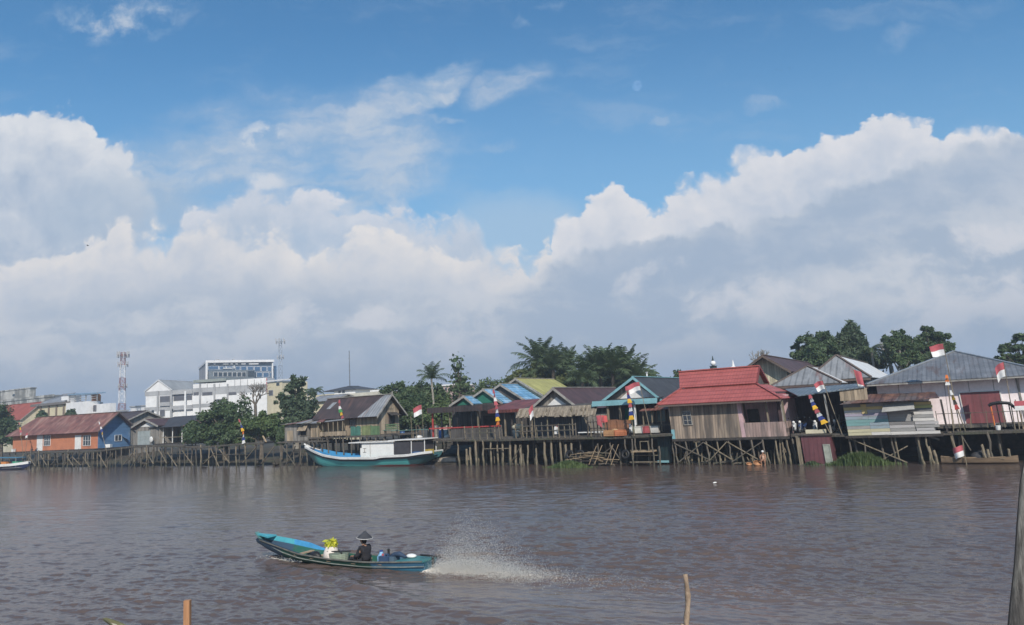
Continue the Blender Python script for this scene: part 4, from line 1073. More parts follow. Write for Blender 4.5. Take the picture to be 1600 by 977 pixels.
# teal gabled house
F, T, a1, am, ze, za, b1 = gabled('gable_house', 'house with pale teal gable boards, a cream triangle and a charcoal roof', 990, 590, 943, 1039, 625, 1060, 3.0, M['roof_charY'], M['wall_grey'], M['teal'], zf=2.0, of=.7, os=.3, tri=(M['white'], .66, FB(943,3,TH).Z(622.5, 4)))
zd = F.Z(676, a1/2, -1.5)
q0 = F.L(925, 635.5, -1.9); q1 = F.L(1027, 633, -1.9); zq0 = F.L(925, 627.5, -1.9).z
mb = MB(); mb.box(q0.x, q1.x, -1.95, -1.87, q0.z, q0.z+.26); mb.box(q0.x, q1.x, -1.86, -1.80, q0.z+.20, zq0); mb.build('awning_fascia', M['teal'], T)
mb = MB(); mb.slab([(q0.x+.05, -1.79, zq0-.06), (q1.x-.05, -1.79, zq0-.06), (q1.x-.05, 0, zq0+.12), (q0.x+.05, 0, zq0+.12)], .06); mb.build('awning_roof', M['roof_charY'], T)
for px, m_ in ((952, 'pile2'), (971, 'pile2'), (994, 'white')): a = F.A(px, 3, -1.6); mb = MB(); mb.box(a-.08, a+.08, -1.68, -1.52, zd, zq0-.07); mb.build('post', M[m_], T)
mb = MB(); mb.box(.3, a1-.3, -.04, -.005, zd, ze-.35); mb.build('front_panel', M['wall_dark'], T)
Ft = F
a = F.A(980, 3, 0); door(T, a, -.045, zd, 1.0, 2.0, M['green_wall'])
# small rust roofed shelter between the teal and the red roofed house
F = FB(1000, 1.8, TH, 3.5)
T = fthing('glazed_porch', 'low porch with a rusty roof edge between the teal gable and the red roofed house', 'porch', F)
p = F.L(999, 642, -.8); q = F.L(1047, 634, -.8); a1 = q.x; zd = F.L(1010, 676, 0).z
mb = MB(); mb.slab([(p.x, -.8, p.z), (q.x+1, -.8, p.z+.05), (q.x+1, 2.2, p.z+.9), (p.x+.6, 2.2, p.z+.9)], .06); mb.build('roof', M['roof_rustred'], T)
mb = MB(); mb.box(.2, a1+.8, .6, 2.6, zd, p.z+.2); mb.build('wall', M['wall_dark'], T)
for k in (.0, .33, .66): window(T, .3 + k*a1, .6, zd+.85, a1*.27, 1.15, frame=M['pile2'], bars=1, pane=mat('greenish_window_pane', (.09,.14,.13), rough=.2))
mb = MB(); mb.box(-.2, a1+.9, -.5, -.42, zd+.55, zd+.67); mb.build('rail', M['pile'], T)
for px in (1006, 1020, 1034): a = F.A(px, 3, -.4); mb = MB(); mb.box(a-.05, a+.05, -.41, -.33, zd, p.z+.1); mb.build('post', M['pile2'], T)
for px, w_, col, lab in ((1002, .9, (.70,.68,.62), 'cream box on the deck left of the red roofed house'), (1012, .6, (.45,.10,.11), 'red box beside the cream box on the deck'), (1025, .7, (.55,.53,.50), 'grey and white crate by the red box on the deck')):
    a = F.A(px, 2.4, -.65); o = thing('storage_box', lab, 'box', F.P(a, -.75, zd), -F.th, 'boxes on the deck by the glazed porch')
    mb = MB(); mb.box(-w_/2, w_/2, -.2, .2, 0, .5); mb.build('body', mat('box_paint_%d' % px, col, ns=2), o); mb = MB(); mb.box(-w_/2-.03, w_/2+.03, -.23, .23, .502, .56); mb.build('lid', mat('box_paint_%d' % px, col), o)
T = fthing('corrugated_screen', 'dark teal corrugated screen hanging below the deck beside the red roofed house', 'screen', F)
p = F.L(1026, 682, -1.0); q = F.L(1050, 720, -1.0)
mb = MB(); mb.box(p.x, q.x, -1.0, -.94, .15, p.z); mb.build('sheet', rusty('dark_teal_sheet', (.008,.026,.029), (.006,.018,.021), 'X', k=.2), T)
mb = MB(); mb.box(p.x-.1, p.x+.9, -1.06, -1.005, .15, .32); mb.build('bottom_board', M['teal'], T)

# ---------------- middle platform with its piles
F = FB(690, .0, TH, 2.2)
T = fthing('village_platform', 'shaded plank platform on stout pale piles below the gabled houses', 'platform', F)
P_, zat = deck_line(F, T, [(690, 686.5), (780, 686), (860, 683.5), (950, 682), (1000, 680), (1051, 677)], 5.2, M['deck'], th=.16)
Fm, zat_m = F, zat
a = F.A(715, 1.5); n = 0
while a < P_[-1].x and n < 46:
    stout = proj(F.P(a, 0, 1))[0] < 900
    pile(T, a, random.choice((0, .1, .25)), -1.0, zat(a) - (.1 if random.random() < .55 else random.uniform(.5, 1.0)), random.uniform(.10, .15) if stout else .08, 'pile2' if stout else 'pile')
    pile(T, a + random.uniform(.2, .5), random.uniform(.9, 2.2), -1.0, zat(a) - random.choice((.15, .7, 1.1)), random.uniform(.08, .13), random.choice(('pile2', 'pile')))
    a += random.uniform(.55, .95) if stout else random.uniform(.9, 1.4); n += 1
for x0, x1, h0, h1 in ((8.0, 9.2, .3, 1.9), (16, 18.2, .3, 1.6), (19, 18, .2, 1.7)): brace(T, (x0, -.2, h0), (x1, -.2, h1), .1)
for px0, px1, py in ((757, 795, 701.5), (990, 1028, 712), (985, 1026, 704)):
    p = F.L(px0, py, -.15); q = F.L(px1, py, -.15); brace(T, p, (q.x, -.15, p.z), .11, 'pile2', 'stringer')
# dark sheet added behind the piles only to keep the underside in shade
mb = MB(); mb.box(.2, P_[-1].x, 5.0, 5.06, -.4, zat(8) - .2); mb.build('shade_screen', M['dark_wood'], T)
# rails
def railing(F, label, px0, px1, py, b, h, n, m='pile', rails=(1.0, .55), zbase=None, lean=.0, tk=.075):
    T = fthing('railing', label, 'railing', F, 'railings on the decks')
    p = F.L(px0, py, b); q = F.L(px1, py - (px1-px0)*.02, b); z = p.z
    for r_ in rails: mb = MB(); mb.beam((p.x, b, p.z + h*r_), (q.x, b, q.z + h*r_ + random.uniform(-.05,.05)), tk*.9, tk*.9); mb.build('rail', M[m], T)
    for k in range(n): t_ = k/(n-1); x = p.x + (q.x-p.x)*t_; mb = MB(); mb.beam((x, b+.06, p.z+(q.z-p.z)*t_-.1), (x + random.uniform(-.1,.1)+lean, b+.06, p.z + (q.z-p.z)*t_ + h*random.uniform(1.0, 1.35)), tk); mb.build('post', M[random.choice((m, 'pile2'))], T)
    return T
railing(F, 'broken railing in front of the pavilion', 727, 785, 686, -.05, .95, 6)
railing(F, 'railing of crooked poles in front of the palm awning', 806, 900, 684, -.1, 1.0, 12)
railing(F, 'short dark railing below the red vests', 918, 950, 681, -.1, 1.15, 7, 'dark_wood')
T = fthing('deck_bench', 'pale plank bench edge on the deck below the palm awning', 'bench', F)
p = F.L(905, 680, .2); q = F.L(946, 677, .2)
mb = MB(); mb.box(p.x, q.x, 0, .35, p.z+.18, p.z+.26); mb.build('seat', M['white'], T)
for k in (0, .5, 1): x = p.x + (q.x-p.x)*k; mb = MB(); mb.box(x-.04, x+.04, .1, .2, p.z-.1, p.z+.18); mb.build('leg', M['pile'], T)
# clutter on the platform
for px, py, b, wx, hz_, m_, lab in ((811, 664.5, 2.6, 1.6, .45, 'cream', 'cream bundle hanging behind the festival banner by the pavilion'),):
    p = F.L(px, py, b); o = thing('cargo_bundle', lab, 'bundle', F.P(p.x, b, zat(p.x)), -F.th)
    mb = MB(); mb.sphere((0,0,.95), .55, 7, sq=(1.5,.6,.55)); mb.build('load', M['cream'], o, smooth=True)
    mb = MB(); mb.box(-.7,.7,-.25,.25,.5,.62); mb.build('shelf', M['pile'], o)
    for x in (-.6, .5): mb = MB(); mb.box(x, x+.08, -.2, -.12, 0, .5); mb.build('leg', M['pile'], o)
p = F.L(806.5, 678, .6); o = thing('water_tub', 'grey blue tub standing at the deck edge by the festival banner', 'tub', F.P(p.x, .6, zat(p.x)), -F.th)
mb = MB(); mb.path([(0,0,0), (0,0,.7), (0,0,.72)], [.28, .36, .38], 12); mb.build('body', mat('blue_grey_plastic', (.20,.27,.31), rough=.5), o, smooth=True)
mb = MB(); mb.path([(0,0,.722), (0,0,.75)], [.37, .37], 12); mb.build('lid', M['black'], o)
p = F.L(869, 673, .5); o = thing('jerry_can', 'white upright can on the deck below the palm awning', 'can', F.P(p.x, .5, zat(p.x)+.25), -F.th)
mb = MB(); mb.box(-.14, .14, -.1, .1, 0, .62); mb.box(-.1, .04, -.07, .07, .62, .68); mb.build('body', M['white_clean'], o)
mb = MB(); mb.tube((.09, 0, .62), (.09, 0, .72), .035); mb.build('cap', M['red'], o)
mb = MB(); mb.box(-.3, .3, -.2, .2, -.25, -.005); mb.build('crate_base', M['pile'], o)
# hanging red vests
pv = F.L(932, 650, -.2)
T = fthing('hanging_vest', 'dark red vest hanging over the railing, left one', 'vest', F, 'red vests hung on the railing')
mb = MB(); mb.prism([(pv.x, -.28, pv.z), (pv.x+.42, -.28, pv.z+.05), (pv.x+.45, -.26, pv.z-.6), (pv.x+.52, -.3, pv.z-1.0), (pv.x+.1, -.3, pv.z-.75)], (0, .06, 0)); mb.build('cloth', M['red'], T)
mb = MB(); mb.prism([(pv.x+.08, -.34, pv.z-.05), (pv.x+.2, -.34, pv.z-.02), (pv.x+.3, -.33, pv.z-.8), (pv.x+.18, -.33, pv.z-.78)], (0, .045, 0)); mb.build('front_flap', M['red'], T)
T = fthing('hanging_vest', 'bright coral red vest hanging over the railing, right one', 'vest', F, 'red vests hung on the railing')
mb = MB(); mb.prism([(pv.x+.50, -.30, pv.z+.02), (pv.x+.98, -.30, pv.z-.02), (pv.x+1.02, -.3, pv.z-.55), (pv.x+.56, -.3, pv.z-.6)], (0, .06, 0)); mb.build('cloth', mat('coral_cloth', (.72,.13,.12), rough=.8), T)
mb = MB(); mb.prism([(pv.x+.62, -.36, pv.z-.05), (pv.x+.75, -.36, pv.z-.05), (pv.x+.76, -.36, pv.z-.5), (pv.x+.64, -.36, pv.z-.5)], (0, .05, 0)); mb.build('front_flap', M['red'], T)
# brown cabinets and orange crates
brown = mat('brown_cabinet_wood', (.30,.14,.075), (.2,.1,.06), ns=2, rough=.7)
p = F.L(946, 681, .8); z = zat(p.x)
for dx, lab in ((0, 'left brown wooden cabinet under the teal awning'), (1.15, 'right brown wooden cabinet under the teal awning, next to the post')):
    o = thing('cabinet', lab, 'cabinet', F.P(p.x+dx, .8, z), -F.th, 'brown cabinets under the teal awning')
    mb = MB(); mb.box(0, 1.1, 0, .45, .08, 1.35 - dx*.05); mb.build('body', brown, o)
    for k in (0, 1): mb = MB(); mb.box(.04+k*.52, .53+k*.52, -.035, -.003, .14, 1.24); mb.build('door', brown, o)
    for x, y in ((.03,.03), (1.0,.03), (.03,.36), (1.0,.36)): mb = MB(); mb.box(x, x+.07, y, y+.07, 0, .08); mb.build('leg', M['dark_wood'], o)
p = F.L(965, 684, -.1); z = zat(p.x)
for dx, dz, w_, c_, lab in ((-.75, 0, .95, (.50,.27,.13), 'tan crate at the deck edge, left of the orange crate'), (.22, 0, .85, (.55,.19,.09), 'bright orange crate at the deck edge left of the motorbike')):
    o = thing('crate', lab, 'crate', F.P(p.x+dx, .1, z+dz), -F.th+random.uniform(-.2,.2), 'crates at the deck edge by the motorbike')
    m_ = mat('crate_%.2f' % dx, c_, ns=2, stripes=[('Z', .14, .2, .4, .2)])
    mb = MB(); mb.box(-w_/2, w_/2, -.3, -.26, 0, .5); mb.box(-w_/2, w_/2, .26, .3, 0, .5); mb.box(-w_/2, -w_/2+.04, -.255, .255, 0, .5); mb.box(w_/2-.04, w_/2, -.255, .255, 0, .5); mb.build('side', m_, o)
    mb = MB(); mb.box(-w_/2+.045, w_/2-.045, -.255, .255, 0, .05); mb.build('base', m_, o)
p2 = F.L(960, 676, .35); o = tag(MB().sphere((0,0,.25), .4, 7, sq=(1.1,.7,.75)).build('sack', mat('tan_sack', (.42,.27,.15), ns=3), None, F.P(p2.x, .5, z+.05), .3, True), 'tan sack behind the crates at the deck edge', 'sack')
# heap of planks and a tyre below the platform
T = fthing('plank_heap', 'heap of pale broken planks below the platform above the grass', 'planks', F)
p = F.L(886, 715, -.6); q = F.L(952, 702, -.6)
for k in range(17):
    x = random.uniform(p.x, q.x-1.2); z = random.uniform(.55, 1.25); an = random.uniform(-.22, .12); l = random.uniform(1.2, 2.8)
    mb = MB(); mb.beam((x, -.7+random.uniform(-.3,.5), z), (x + l*math.cos(an), -.7+random.uniform(-.3,.5), z + l*math.sin(an)), .16, .035); mb.build('plank', M[random.choice(('plank', 'plank', 'pile2'))], T)
for x0, z0, x1, z1 in ((.42, 1.7, .30, .2), (.55, 1.75, .42, .25), (.80, 1.8, .62, .2), (.92, 1.8, .73, .15)):
    mb = MB(); w_ = q.x - p.x; mb.beam((p.x + w_*x0+.6, -1.05, z1), (p.x + w_*x0 + 1.3, -.85, z0), .19, .04); mb.build('plank', M['plank'], T)
mb = MB(); mb.box(p.x+.4, q.x-.2, -.75, -.2, .42, .5); mb.build('ledge', M['dark_wood'], T)
for px, lab in ((891, 'old black tyre lying left of the plank heap'), (908, 'old black tyre below the plank heap'), (978, 'old black tyre hanging under the deck of the teal gabled house')):
    pt = F.L(px, 710, -.4); o = thing('old_tyre', lab, 'tyre', F.P(pt.x, -.5, max(.45, pt.z)), -F.th, 'old tyres under the platform')
    o.rotation_euler.x = random.uniform(-.3, .3)
    mb = MB(); mb.ring((0,0,0), .30, .11, n=18); mb.build('tread', M['black'], o, smooth=True)
    mb = MB(); mb.ring((0,-.03,0), .2, .03, n=18); mb.build('bead', M['dark'], o)
# little ladder and landing by the teal house
T = fthing('river_steps', 'small wooden landing with a stool frame between the piles under the glazed porch', 'landing', F)
p = F.L(990, 705, -.5); q = F.L(1024, 703, -.5)
mb = MB(); mb.box(p.x, q.x, -1.1, -.2, p.z-.06, p.z); mb.build('platform', M['plank'], T)
mb = MB(); mb.box(p.x-.2, q.x+.4, -1.0, -.7, .32, .38); mb.build('step', M['pile2'], T)
for k in (.02, .97): x = p.x + (q.x-p.x)*k; pile(T, x, -1.0, -.9, p.z+1.0, .08, 'pile', 'post')
x = p.x + (q.x-p.x)*.35
mb = MB(); mb.beam((x, -.6, p.z), (x, -.6, p.z+.75), .06); mb.beam((x+.7, -.6, p.z), (x+.7, -.6, p.z+.75), .06); mb.beam((x-.03, -.6, p.z+.77), (x+.73, -.6, p.z+.77), .06); mb.build('stool_frame', M['pile2'], T)
# logs afloat
for (px0, py0, px1, py1, lab) in ((780, 725.5, 818, 727, 'grey log afloat before the pavilion piles'), (862, 724, 905, 725, 'thin log afloat left of the grass'), (925, 726, 960, 727, 'dark log afloat right of the grass')):
    p = on_z(px0, py0, .03); q = on_z(px1, py1, .03); o = thing('floating_log', lab, 'log', (p+q)/2, 0, 'logs afloat along the bank')
    mb = MB(); d = (q-p)/2; mb.path([-d, d*.1+Vector((0,0,.04)), d], [.12, .14, .09], 7); mb.build('trunk', M['pile'], o)
    mb = MB(); mb.tube(d*.3+Vector((0,0,.1)), d*.45+Vector((0.1,0,.4)), .04, .02); mb.build('branch_stub', M['pile'], o)
grass_clump(F, F.L(892, 724, -1.2).x, -1.6, 0, 2.2, .7, .62, 1900, 'bright green grass growing in the shallows before the plank heap')
# banners, flags
p = F.L(771, 609, -.4); q = F.L(778.5, 664, -.4); banner(F, (p.x, p.z), (q.x, q.z), -.4, ['red', 'red', 'wcloth', 'red', 'red', 'wcloth', 'bcloth', 'ycloth', 'ocloth'], .46, 'tall banner with blue and yellow blocks in front of the pavilion', curl=.1, zpole=zat_m(6))
p = F.L(978.5, 604, -.5); q = F.L(987, 656, -.5); banner(F, (p.x, p.z), (q.x, q.z), -.5, ['red', 'red', 'bcloth', 'ycloth', 'red', 'wcloth', 'bcloth', 'ycloth'], .46, 'tall banner hanging in front of the teal awning', curl=.1, zpole=zat_m(18))
p = F.L(832, 632, -.4); flag(F, p.x+.15, -.4, zat_m(9), p.z, -.1, .45, 1.0, 'limp flag hanging left of the palm awning', dirx=-1, droop=.9, twist=.2)
p = F.L(998.5, 596, -.3); flag(F, p.x+.7, -.3, zat_m(19), p.z, -.7, 1.05, .7, 'flag blowing left before the teal gable', dirx=-1, droop=.25)
# ------------------------------------------------------------------ red roofed stilt house
M['roof_red'] = mat('red_metal_tile_roof', (.43,.115,.10), (.36,.092,.082), ns=.6, rough=.5, spec=.45, stripes=[('Z', .30, .26, .62, .08), ('X', .24, .22, .82, .05)], bump=.3, stain=((.35,.09,.08), .8, (1,1,1), .6, .5))
M['pink'] = mat('faded_pink_boards', (.62,.42,.44), (.50,.34,.36), ns=1.2, rough=.85, stain=((.30,.25,.24), .8, (2,2,.4), .58, .6), stripes=[('X', .25, .1, .6, .2)])
LN = -.07
F = FB(1051, .0, TH, 2.0)
T = fthing('stilt_house', 'grey plank stilt house with a big two tier red tile roof, leaning a little', 'house', F)
a1 = F.A(1229, 2.1) ; zf = F.Z(684, a1*.5); D_ = 7.6
zlift = -LN*zf
ze = F.Z(628, a1*.45, -.8)
ac = F.A(1155, 3.0) - LN*zf*0
def la(px, z, b=0.0): return F.A(px, z, b) - LN*z          # a in the unleaned frame
a0w = la(1051, zf); a1w = la(1230, zf); aw = la(1156, zf+1)
mb = MB(LN); mb.box(a0w, aw, 0, D_-.4, zf, ze+.25); mb.build('wall', mat('brown_grey_weathered_boards', (.36,.28,.215), (.21,.17,.14), ns=1.2, st=(3,3,.3), rough=.9, stain=((.075,.065,.06), .9, (2,2,.2), .52, .75), stain2=((.40,.33,.26), .7, (2.5,2,.25), .60, .6), stripes=[('X', .21, .14, .35, .5)]), T)
mb = MB(LN); mb.box(aw+.02, a1w-.05, 2.3, D_-.4, zf, ze+.3); mb.build('porch_wall', M['pink'], T)
mb = MB(LN); mb.box(aw+.004, aw+.3, -.004, .5, zf, ze+.2); mb.build('corner_wall', M['pink'], T)
mb = MB(LN); mb.box(aw+.31, a1w, -.02, .06, zf, zf+1.08); mb.box(a1w-.06, a1w, .065, 2.3, zf, zf+1.08); mb.build('parapet', mat('pinkish_weathered_boards', (.42,.30,.27), (.27,.20,.18), ns=1.2, st=(3,3,.3), stain=((.10,.085,.08), .9, (2,2,.25), .53, .7), **{k: v for k, v in WOODX.items() if k == 'stripes'}), T)
mb = MB(LN); mb.box(a0w-.05, a1w+.1, -.05, D_-.3, zf-.2, zf-.01); mb.build('floor_platform', M['dark_wood'], T)
for px in (1201, 1227): x = la(px, zf+1.1); mb = MB(LN); mb.box(x-.06, x+.06, -.01, .11, zf+1.085, ze+.1); mb.build('post', M['pile2'], T)
x0 = la(1068, zf+1.3); window(T, x0, 0, F.Z(664.5, x0), la(1082, zf+1.3)-x0, F.Z(642, x0) - F.Z(664.5, x0), frame=M['fascia'], bars=2, rows=3, lean=LN)
door(T, la(1172, zf+1, 2.3), 2.3, zf, .75, 2.0, M['dark_wood'], lean=LN)
mb = MB(LN); mb.box(a0w-.012, a0w+.25, -.03, -.004, zf, zf+.75); mb.build('corner_patch', M['teal'], T)
# roof
ea, eb = la(1027, ze, -.8), la(1221, ze, -.8); e0, e1 = -.8, D_+.4
bk0, bk1 = 1.7, D_-1.9; rb = D_/2 - .1
xa, xb = la(1064.5, ze+1, bk0), la(1183, ze+1, bk0); zb = F.Z(604, (xa+xb)/2+LN*ze, bk0)
ra, rbx = la(1062, ze+2.2, rb), la(1188, ze+2.2, rb); zr = F.Z(577, (ra+rbx)/2+LN*ze, rb)
r = MB(LN)
r.slab([(ea, e0, ze), (eb, e0, ze), (xb, bk0, zb), (xa, bk0, zb)], .07)
r.slab([(eb, e0, ze), (eb, e1, ze), (xb, bk1, zb), (xb, bk0, zb)], .07)
r.slab([(ea, e1, ze), (ea, e0, ze), (xa, bk0, zb), (xa, bk1, zb)], .07)
r.slab([(eb, e1, ze), (ea, e1, ze), (xa, bk1, zb), (xb, bk1, zb)], .07)
ro = r.build('lower_roof', M['roof_red'], T)
c = MB(LN)
for p, q in (((eb, e0, ze), (xb, bk0, zb)), ((ea, e0, ze), (xa, bk0, zb))): c.beam(Vector(p)+Vector((0,0,.05)), Vector(q)+Vector((0,0,.05)), .2, .08)
c.build('hip_cap', M['roof_red'], ro)
r = MB(LN)
r.slab([(xa-.05, bk0-.12, zb+.10), (xb+.05, bk0-.12, zb+.10), (rbx, rb, zr), (ra, rb, zr)], .07)
r.slab([(xb+.05, bk1+.12, zb+.10), (xa-.05, bk1+.12, zb+.10), (ra, rb, zr), (rbx, rb, zr)], .07)
ro2 = r.build('upper_roof', M['roof_red'], T)
c = MB(LN); c.beam((ra, rb, zr+.05), (rbx, rb, zr+.05), .28, .10); c.build('ridge_cap', M['roof_red'], ro2)
for x, y in ((xb, rbx), (xa, ra)):
    g = MB(LN); g.prism([(x-.3 if x == xb else x+.3, bk0+.1, zb), (x-.3 if x == xb else x+.3, bk1-.1, zb), ((x+y)/2-.3 if x == xb else (x+y)/2+.3, rb, zr-.25)], (.05, 0, 0)); g.build('gable_wall', M['wall_dark'], T)
g = MB(LN)
for p, q in (((xb+.06, bk0-.12, zb+.05), (rbx+.02, rb, zr-.02)), ((rbx+.02, rb, zr-.02), (xb+.06, bk1+.12, zb+.05))): g.beam(p, q, .06, .2)
g.build('barge_board', mat('dark_red_barge_board', (.22,.05,.05)), ro2)
mb = MB(LN); mb.box(ea+.05, eb-.05, e0+.02, e0+.06, ze-.2, ze-.075); mb.build('fascia', M['fascia_brown'], ro)
L_ = a1w - a0w
for i in range(11): pile(T, a0w + .1 + i*(L_-.2)/10, .12, -1, zf-.2, .085, random.choice(('pile', 'pile', 'pile2')), 'stilt', tilt=random.gauss(0, .01), lean=LN)
for i in range(9): pile(T, a0w + .4 + i*(L_-.8)/8, 2.6, -1, zf-.2, .085, 'pile', 'stilt', tilt=random.gauss(0, .01), lean=LN)
for i in range(3): pile(T, a1w - .9 + i*.4, .25, -1, zf-.2, .07, 'pile2', 'stilt', tilt=random.gauss(0, .05), lean=LN)
S = L_/10
for x0, z0, x1, z1 in ((.1, zf-.35, 3.0, .45), (.1, .15, 2.8, zf-.3), (2.85, zf-.35, 5.1, .4), (3.1, .35, 4.9, zf-.3), (4.95, zf-.35, 7.4, .35), (5.0, .2, 7.9, zf-.35)):
    brace(T, (a0w + x0*S, .0, z0), (a0w + x1*S, .0, z1), .12, random.choice(('pile', 'pile2')), lean=LN)
mb = MB(LN); mb.box(a0w, a1w, D_-.5, D_-.44, -.4, zf-.22); mb.build('shade_screen', M['dark_wood'], T)  # added dark sheet, deepens the shade under the floor
Fr_, zfr, a1r = F, zf, a1w
# stranded branches under the house
T = fthing('driftwood_heap', 'tangle of upright roots and branches under the red roofed stilt house', 'driftwood', F)
for k in range(46):
    x = random.uniform(.3, a1w+.2); bx = random.uniform(.5, 1.6); h = random.uniform(.4, 1.15) * (1.4 if x > a1w-3 else 1)
    e = Vector((x + random.uniform(-.5, .5), bx + random.uniform(-.2, .2), h)); mb = MB()
    mb.path([(x, bx, -.25), Vector((x, bx, 0)).lerp(e, .5) + Vector((random.uniform(-.15,.15), 0, 0)), e], [.07, .06, .04], 5); mb.build('branch', M[random.choice(('pile', 'pile2'))], T)
for k in range(8):
    x = random.uniform(.5, a1w-1.5); mb = MB(); mb.beam((x, random.uniform(.2,1.2), .12), (x + random.uniform(.9, 1.8), random.uniform(.2,1.2), random.uniform(.1, .35)), .1); mb.build('branch', M['pile'], T)
# pale stump and coconut husks at the water's edge
def skin_body(name, joints, edges, m, parent, sub=2):
    me = bpy.data.meshes.new(name); me.from_pydata([j[0] for j in joints], edges, [])
    o = bpy.data.objects.new(name, me); COL.objects.link(o)
    sk = o.modifiers.new('s', 'SKIN'); sk.use_smooth_shade = True
    for i, j in enumerate(joints):
        r_ = j[1]; me.skin_vertices[0].data[i].radius = r_ if isinstance(r_, tuple) else (r_, r_)
        me.skin_vertices[0].data[i].use_root = (i == 0)
    ss = o.modifiers.new('u', 'SUBSURF'); ss.levels = ss.render_levels = sub
    dg = bpy.context.evaluated_depsgraph_get(); ev = o.evaluated_get(dg); nm = bpy.data.meshes.new_from_object(ev)
    bpy.data.objects.remove(o); nm.name = name; nm.materials.clear(); nm.materials.append(m)
    nm.polygons.foreach_set('use_smooth', [True]*len(nm.polygons))
    return link(name, nm, parent)
p = F.L(1194, 726, -.35)
skin = mat('brown_skin', (.36,.19,.12), var=.1, rough=.55)
T = thing('person', 'bather in a pale cap and wrap crouching at the water under the red roofed house', 'person', F.P(p.x, -.35, .0), -F.th + PI)
J = [((0,0,.32), (.13,.11)), ((0,.03,.50), (.115,.095)), ((0,.08,.70), (.135,.10)), ((0,.11,.83), .05), ((0,.13,.90), .075), ((0,.135,1.0), .082), ((0,.13,1.06), .05),
     ((-.10,.02,.28), .085), ((-.14,.36,.42), .07), ((-.13,.26,.04), .05), ((-.13,.40,.0), .035), ((.10,.02,.28), .085), ((.14,.36,.42), .07), ((.13,.26,.04), .05), ((.13,.40,.0), .035),
     ((-.17,.09,.75), .055), ((-.21,.24,.55), .042), ((-.10,.42,.47), .032), ((-.08,.50,.45), .03), ((.17,.09,.75), .055), ((.21,.24,.55), .042), ((.10,.42,.47), .032), ((.08,.50,.45), .03)]
Ed = [(0,1),(1,2),(2,3),(3,4),(4,5),(5,6),(0,7),(7,8),(8,9),(9,10),(0,11),(11,12),(12,13),(13,14),(2,15),(15,16),(16,17),(17,18),(2,19),(19,20),(20,21),(21,22)]
skin_body('body', J, Ed, skin, T)
wrap = [((0,0,.26), (.17,.14)), ((0,.03,.50), (.14,.115)), ((0,.08,.70), (.15,.115)), ((0,.10,.76), (.11,.08))]
skin_body('wrap', wrap, [(0,1),(1,2),(2,3)], mat('peach_cloth', (.70,.45,.33), rough=.85), T)
mb = MB(); mb.sphere((0,.135,1.02), .098, 8, sq=(1,1.05,.85)); mb.build('cap', M['wcloth'], T, smooth=True)
for px, s_, lab in ((1183, .24, 'larger orange plastic basin at the water beside the crouching bather'), (1170, .15, 'small orange basin afloat left of the larger one')):
    q = F.L(px, 725, -.5); o = thing('plastic_basin', lab, 'basin', F.P(q.x, -.5, .0), 0, 'orange basins by the bather'); o.rotation_euler.x = .5
    mb = MB(); mb.path([(0,0,0), (0,0,.02), (0,0,s_*.9), (0,0,s_*.93), (0,0,s_*.15)], [s_*.7, s_*.85, s_*1.25, s_*1.15, s_*.7], 14); mb.build('bowl', mat('orange_plastic', (.52,.25,.12), rough=.45), o, smooth=True)
    mb = MB(); mb.path([(s_*1.25*math.cos(t/12*2*PI), s_*1.25*math.sin(t/12*2*PI), s_*.92) for t in range(13)], .02, 5); mb.build('rim', mat('orange_plastic', (.52,.25,.12)), o)

# ---------------- right platform and open shed
F = FB(1236, .3, TH, 2.2)
T = fthing('shed_platform', 'dark plank platform under the open shed and the shacks on the right', 'platform', F)
P_, zat = deck_line(F, T, [(1236, 678), (1319, 678), (1462, 675.5), (1600, 671), (1690, 668)], 5.5, M['deck'], th=.16)
F9, zat9 = F, zat
a = .2; n = 0
while a < P_[-1].x and n < 30:
    pile(T, a, .1, -1, zat(a)-.1, .085, 'pile', lean=LN*.8); pile(T, a+.6, 2.2, -1, zat(a)-.1, .08, 'pile'); a += random.uniform(1.5, 2.3); n += 1
mb = MB(); mb.box(.2, P_[-1].x, 5.3, 5.36, -.4, zat(8)-.2); mb.build('shade_screen', M['dark_wood'], T)  # added dark sheet that stands in for the shade below the deck
p = F.L(1322, 683, -.3); q = F.L(1418, 723, -.5); brace(T, p, q, .12, 'pile2'); p = F.L(1372, 722, -.3); q = F.L(1418, 697, -.3); brace(T, p, q, .12, 'pile2')
for px in (1441, 1447, 1462, 1466, 1503, 1508, 1540, 1545, 1550, 1583): p = F.L(px, 715, -.2); pile(T, p.x, random.uniform(-.3, .1), -.9, zat(p.x) - random.choice((0, .9, 1.2)), random.uniform(.08, .14), 'pile2', tilt=random.uniform(-.2, -.05))
brace(T, F.L(1446, 680, -.35), F.L(1468, 687, -.35), .22, 'pile'); brace(T, F.L(1503, 681, -.3), F.L(1517, 704, -.3), .1, 'pile')
F = FB(1224, 1.0, TH, 4.0)
T = fthing('open_shed', 'open fronted dark shed under a blue grey sheet roof, motorbikes inside', 'shed', F)
p0 = F.L(1246, 618, -.6); p1 = F.L(1351, 604, -.6); q0 = F.L(1226, 608, 4.5); q1 = F.L(1346, 599, 4.5)
mb = MB(); mb.slab([p0, p1, q1, q0], .08); mb.build('roof', rusty('blue_grey_sheet_roof', (.17,.21,.25), (.13,.165,.20), 'X', rust=(.10,.11,.12), k=.5, th=.6, per=.3), T)
zd = zat9(2) + .01
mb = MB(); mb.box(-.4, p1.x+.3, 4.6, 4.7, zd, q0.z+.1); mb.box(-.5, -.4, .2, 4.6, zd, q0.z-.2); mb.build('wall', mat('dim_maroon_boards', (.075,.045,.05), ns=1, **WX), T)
mb = MB(); mb.box(p1.x-1.7, p1.x+.1, -.5, -.44, p1.z-.95, p1.z-.10); mb.build('gable_panel', M['wall_tan'], T)
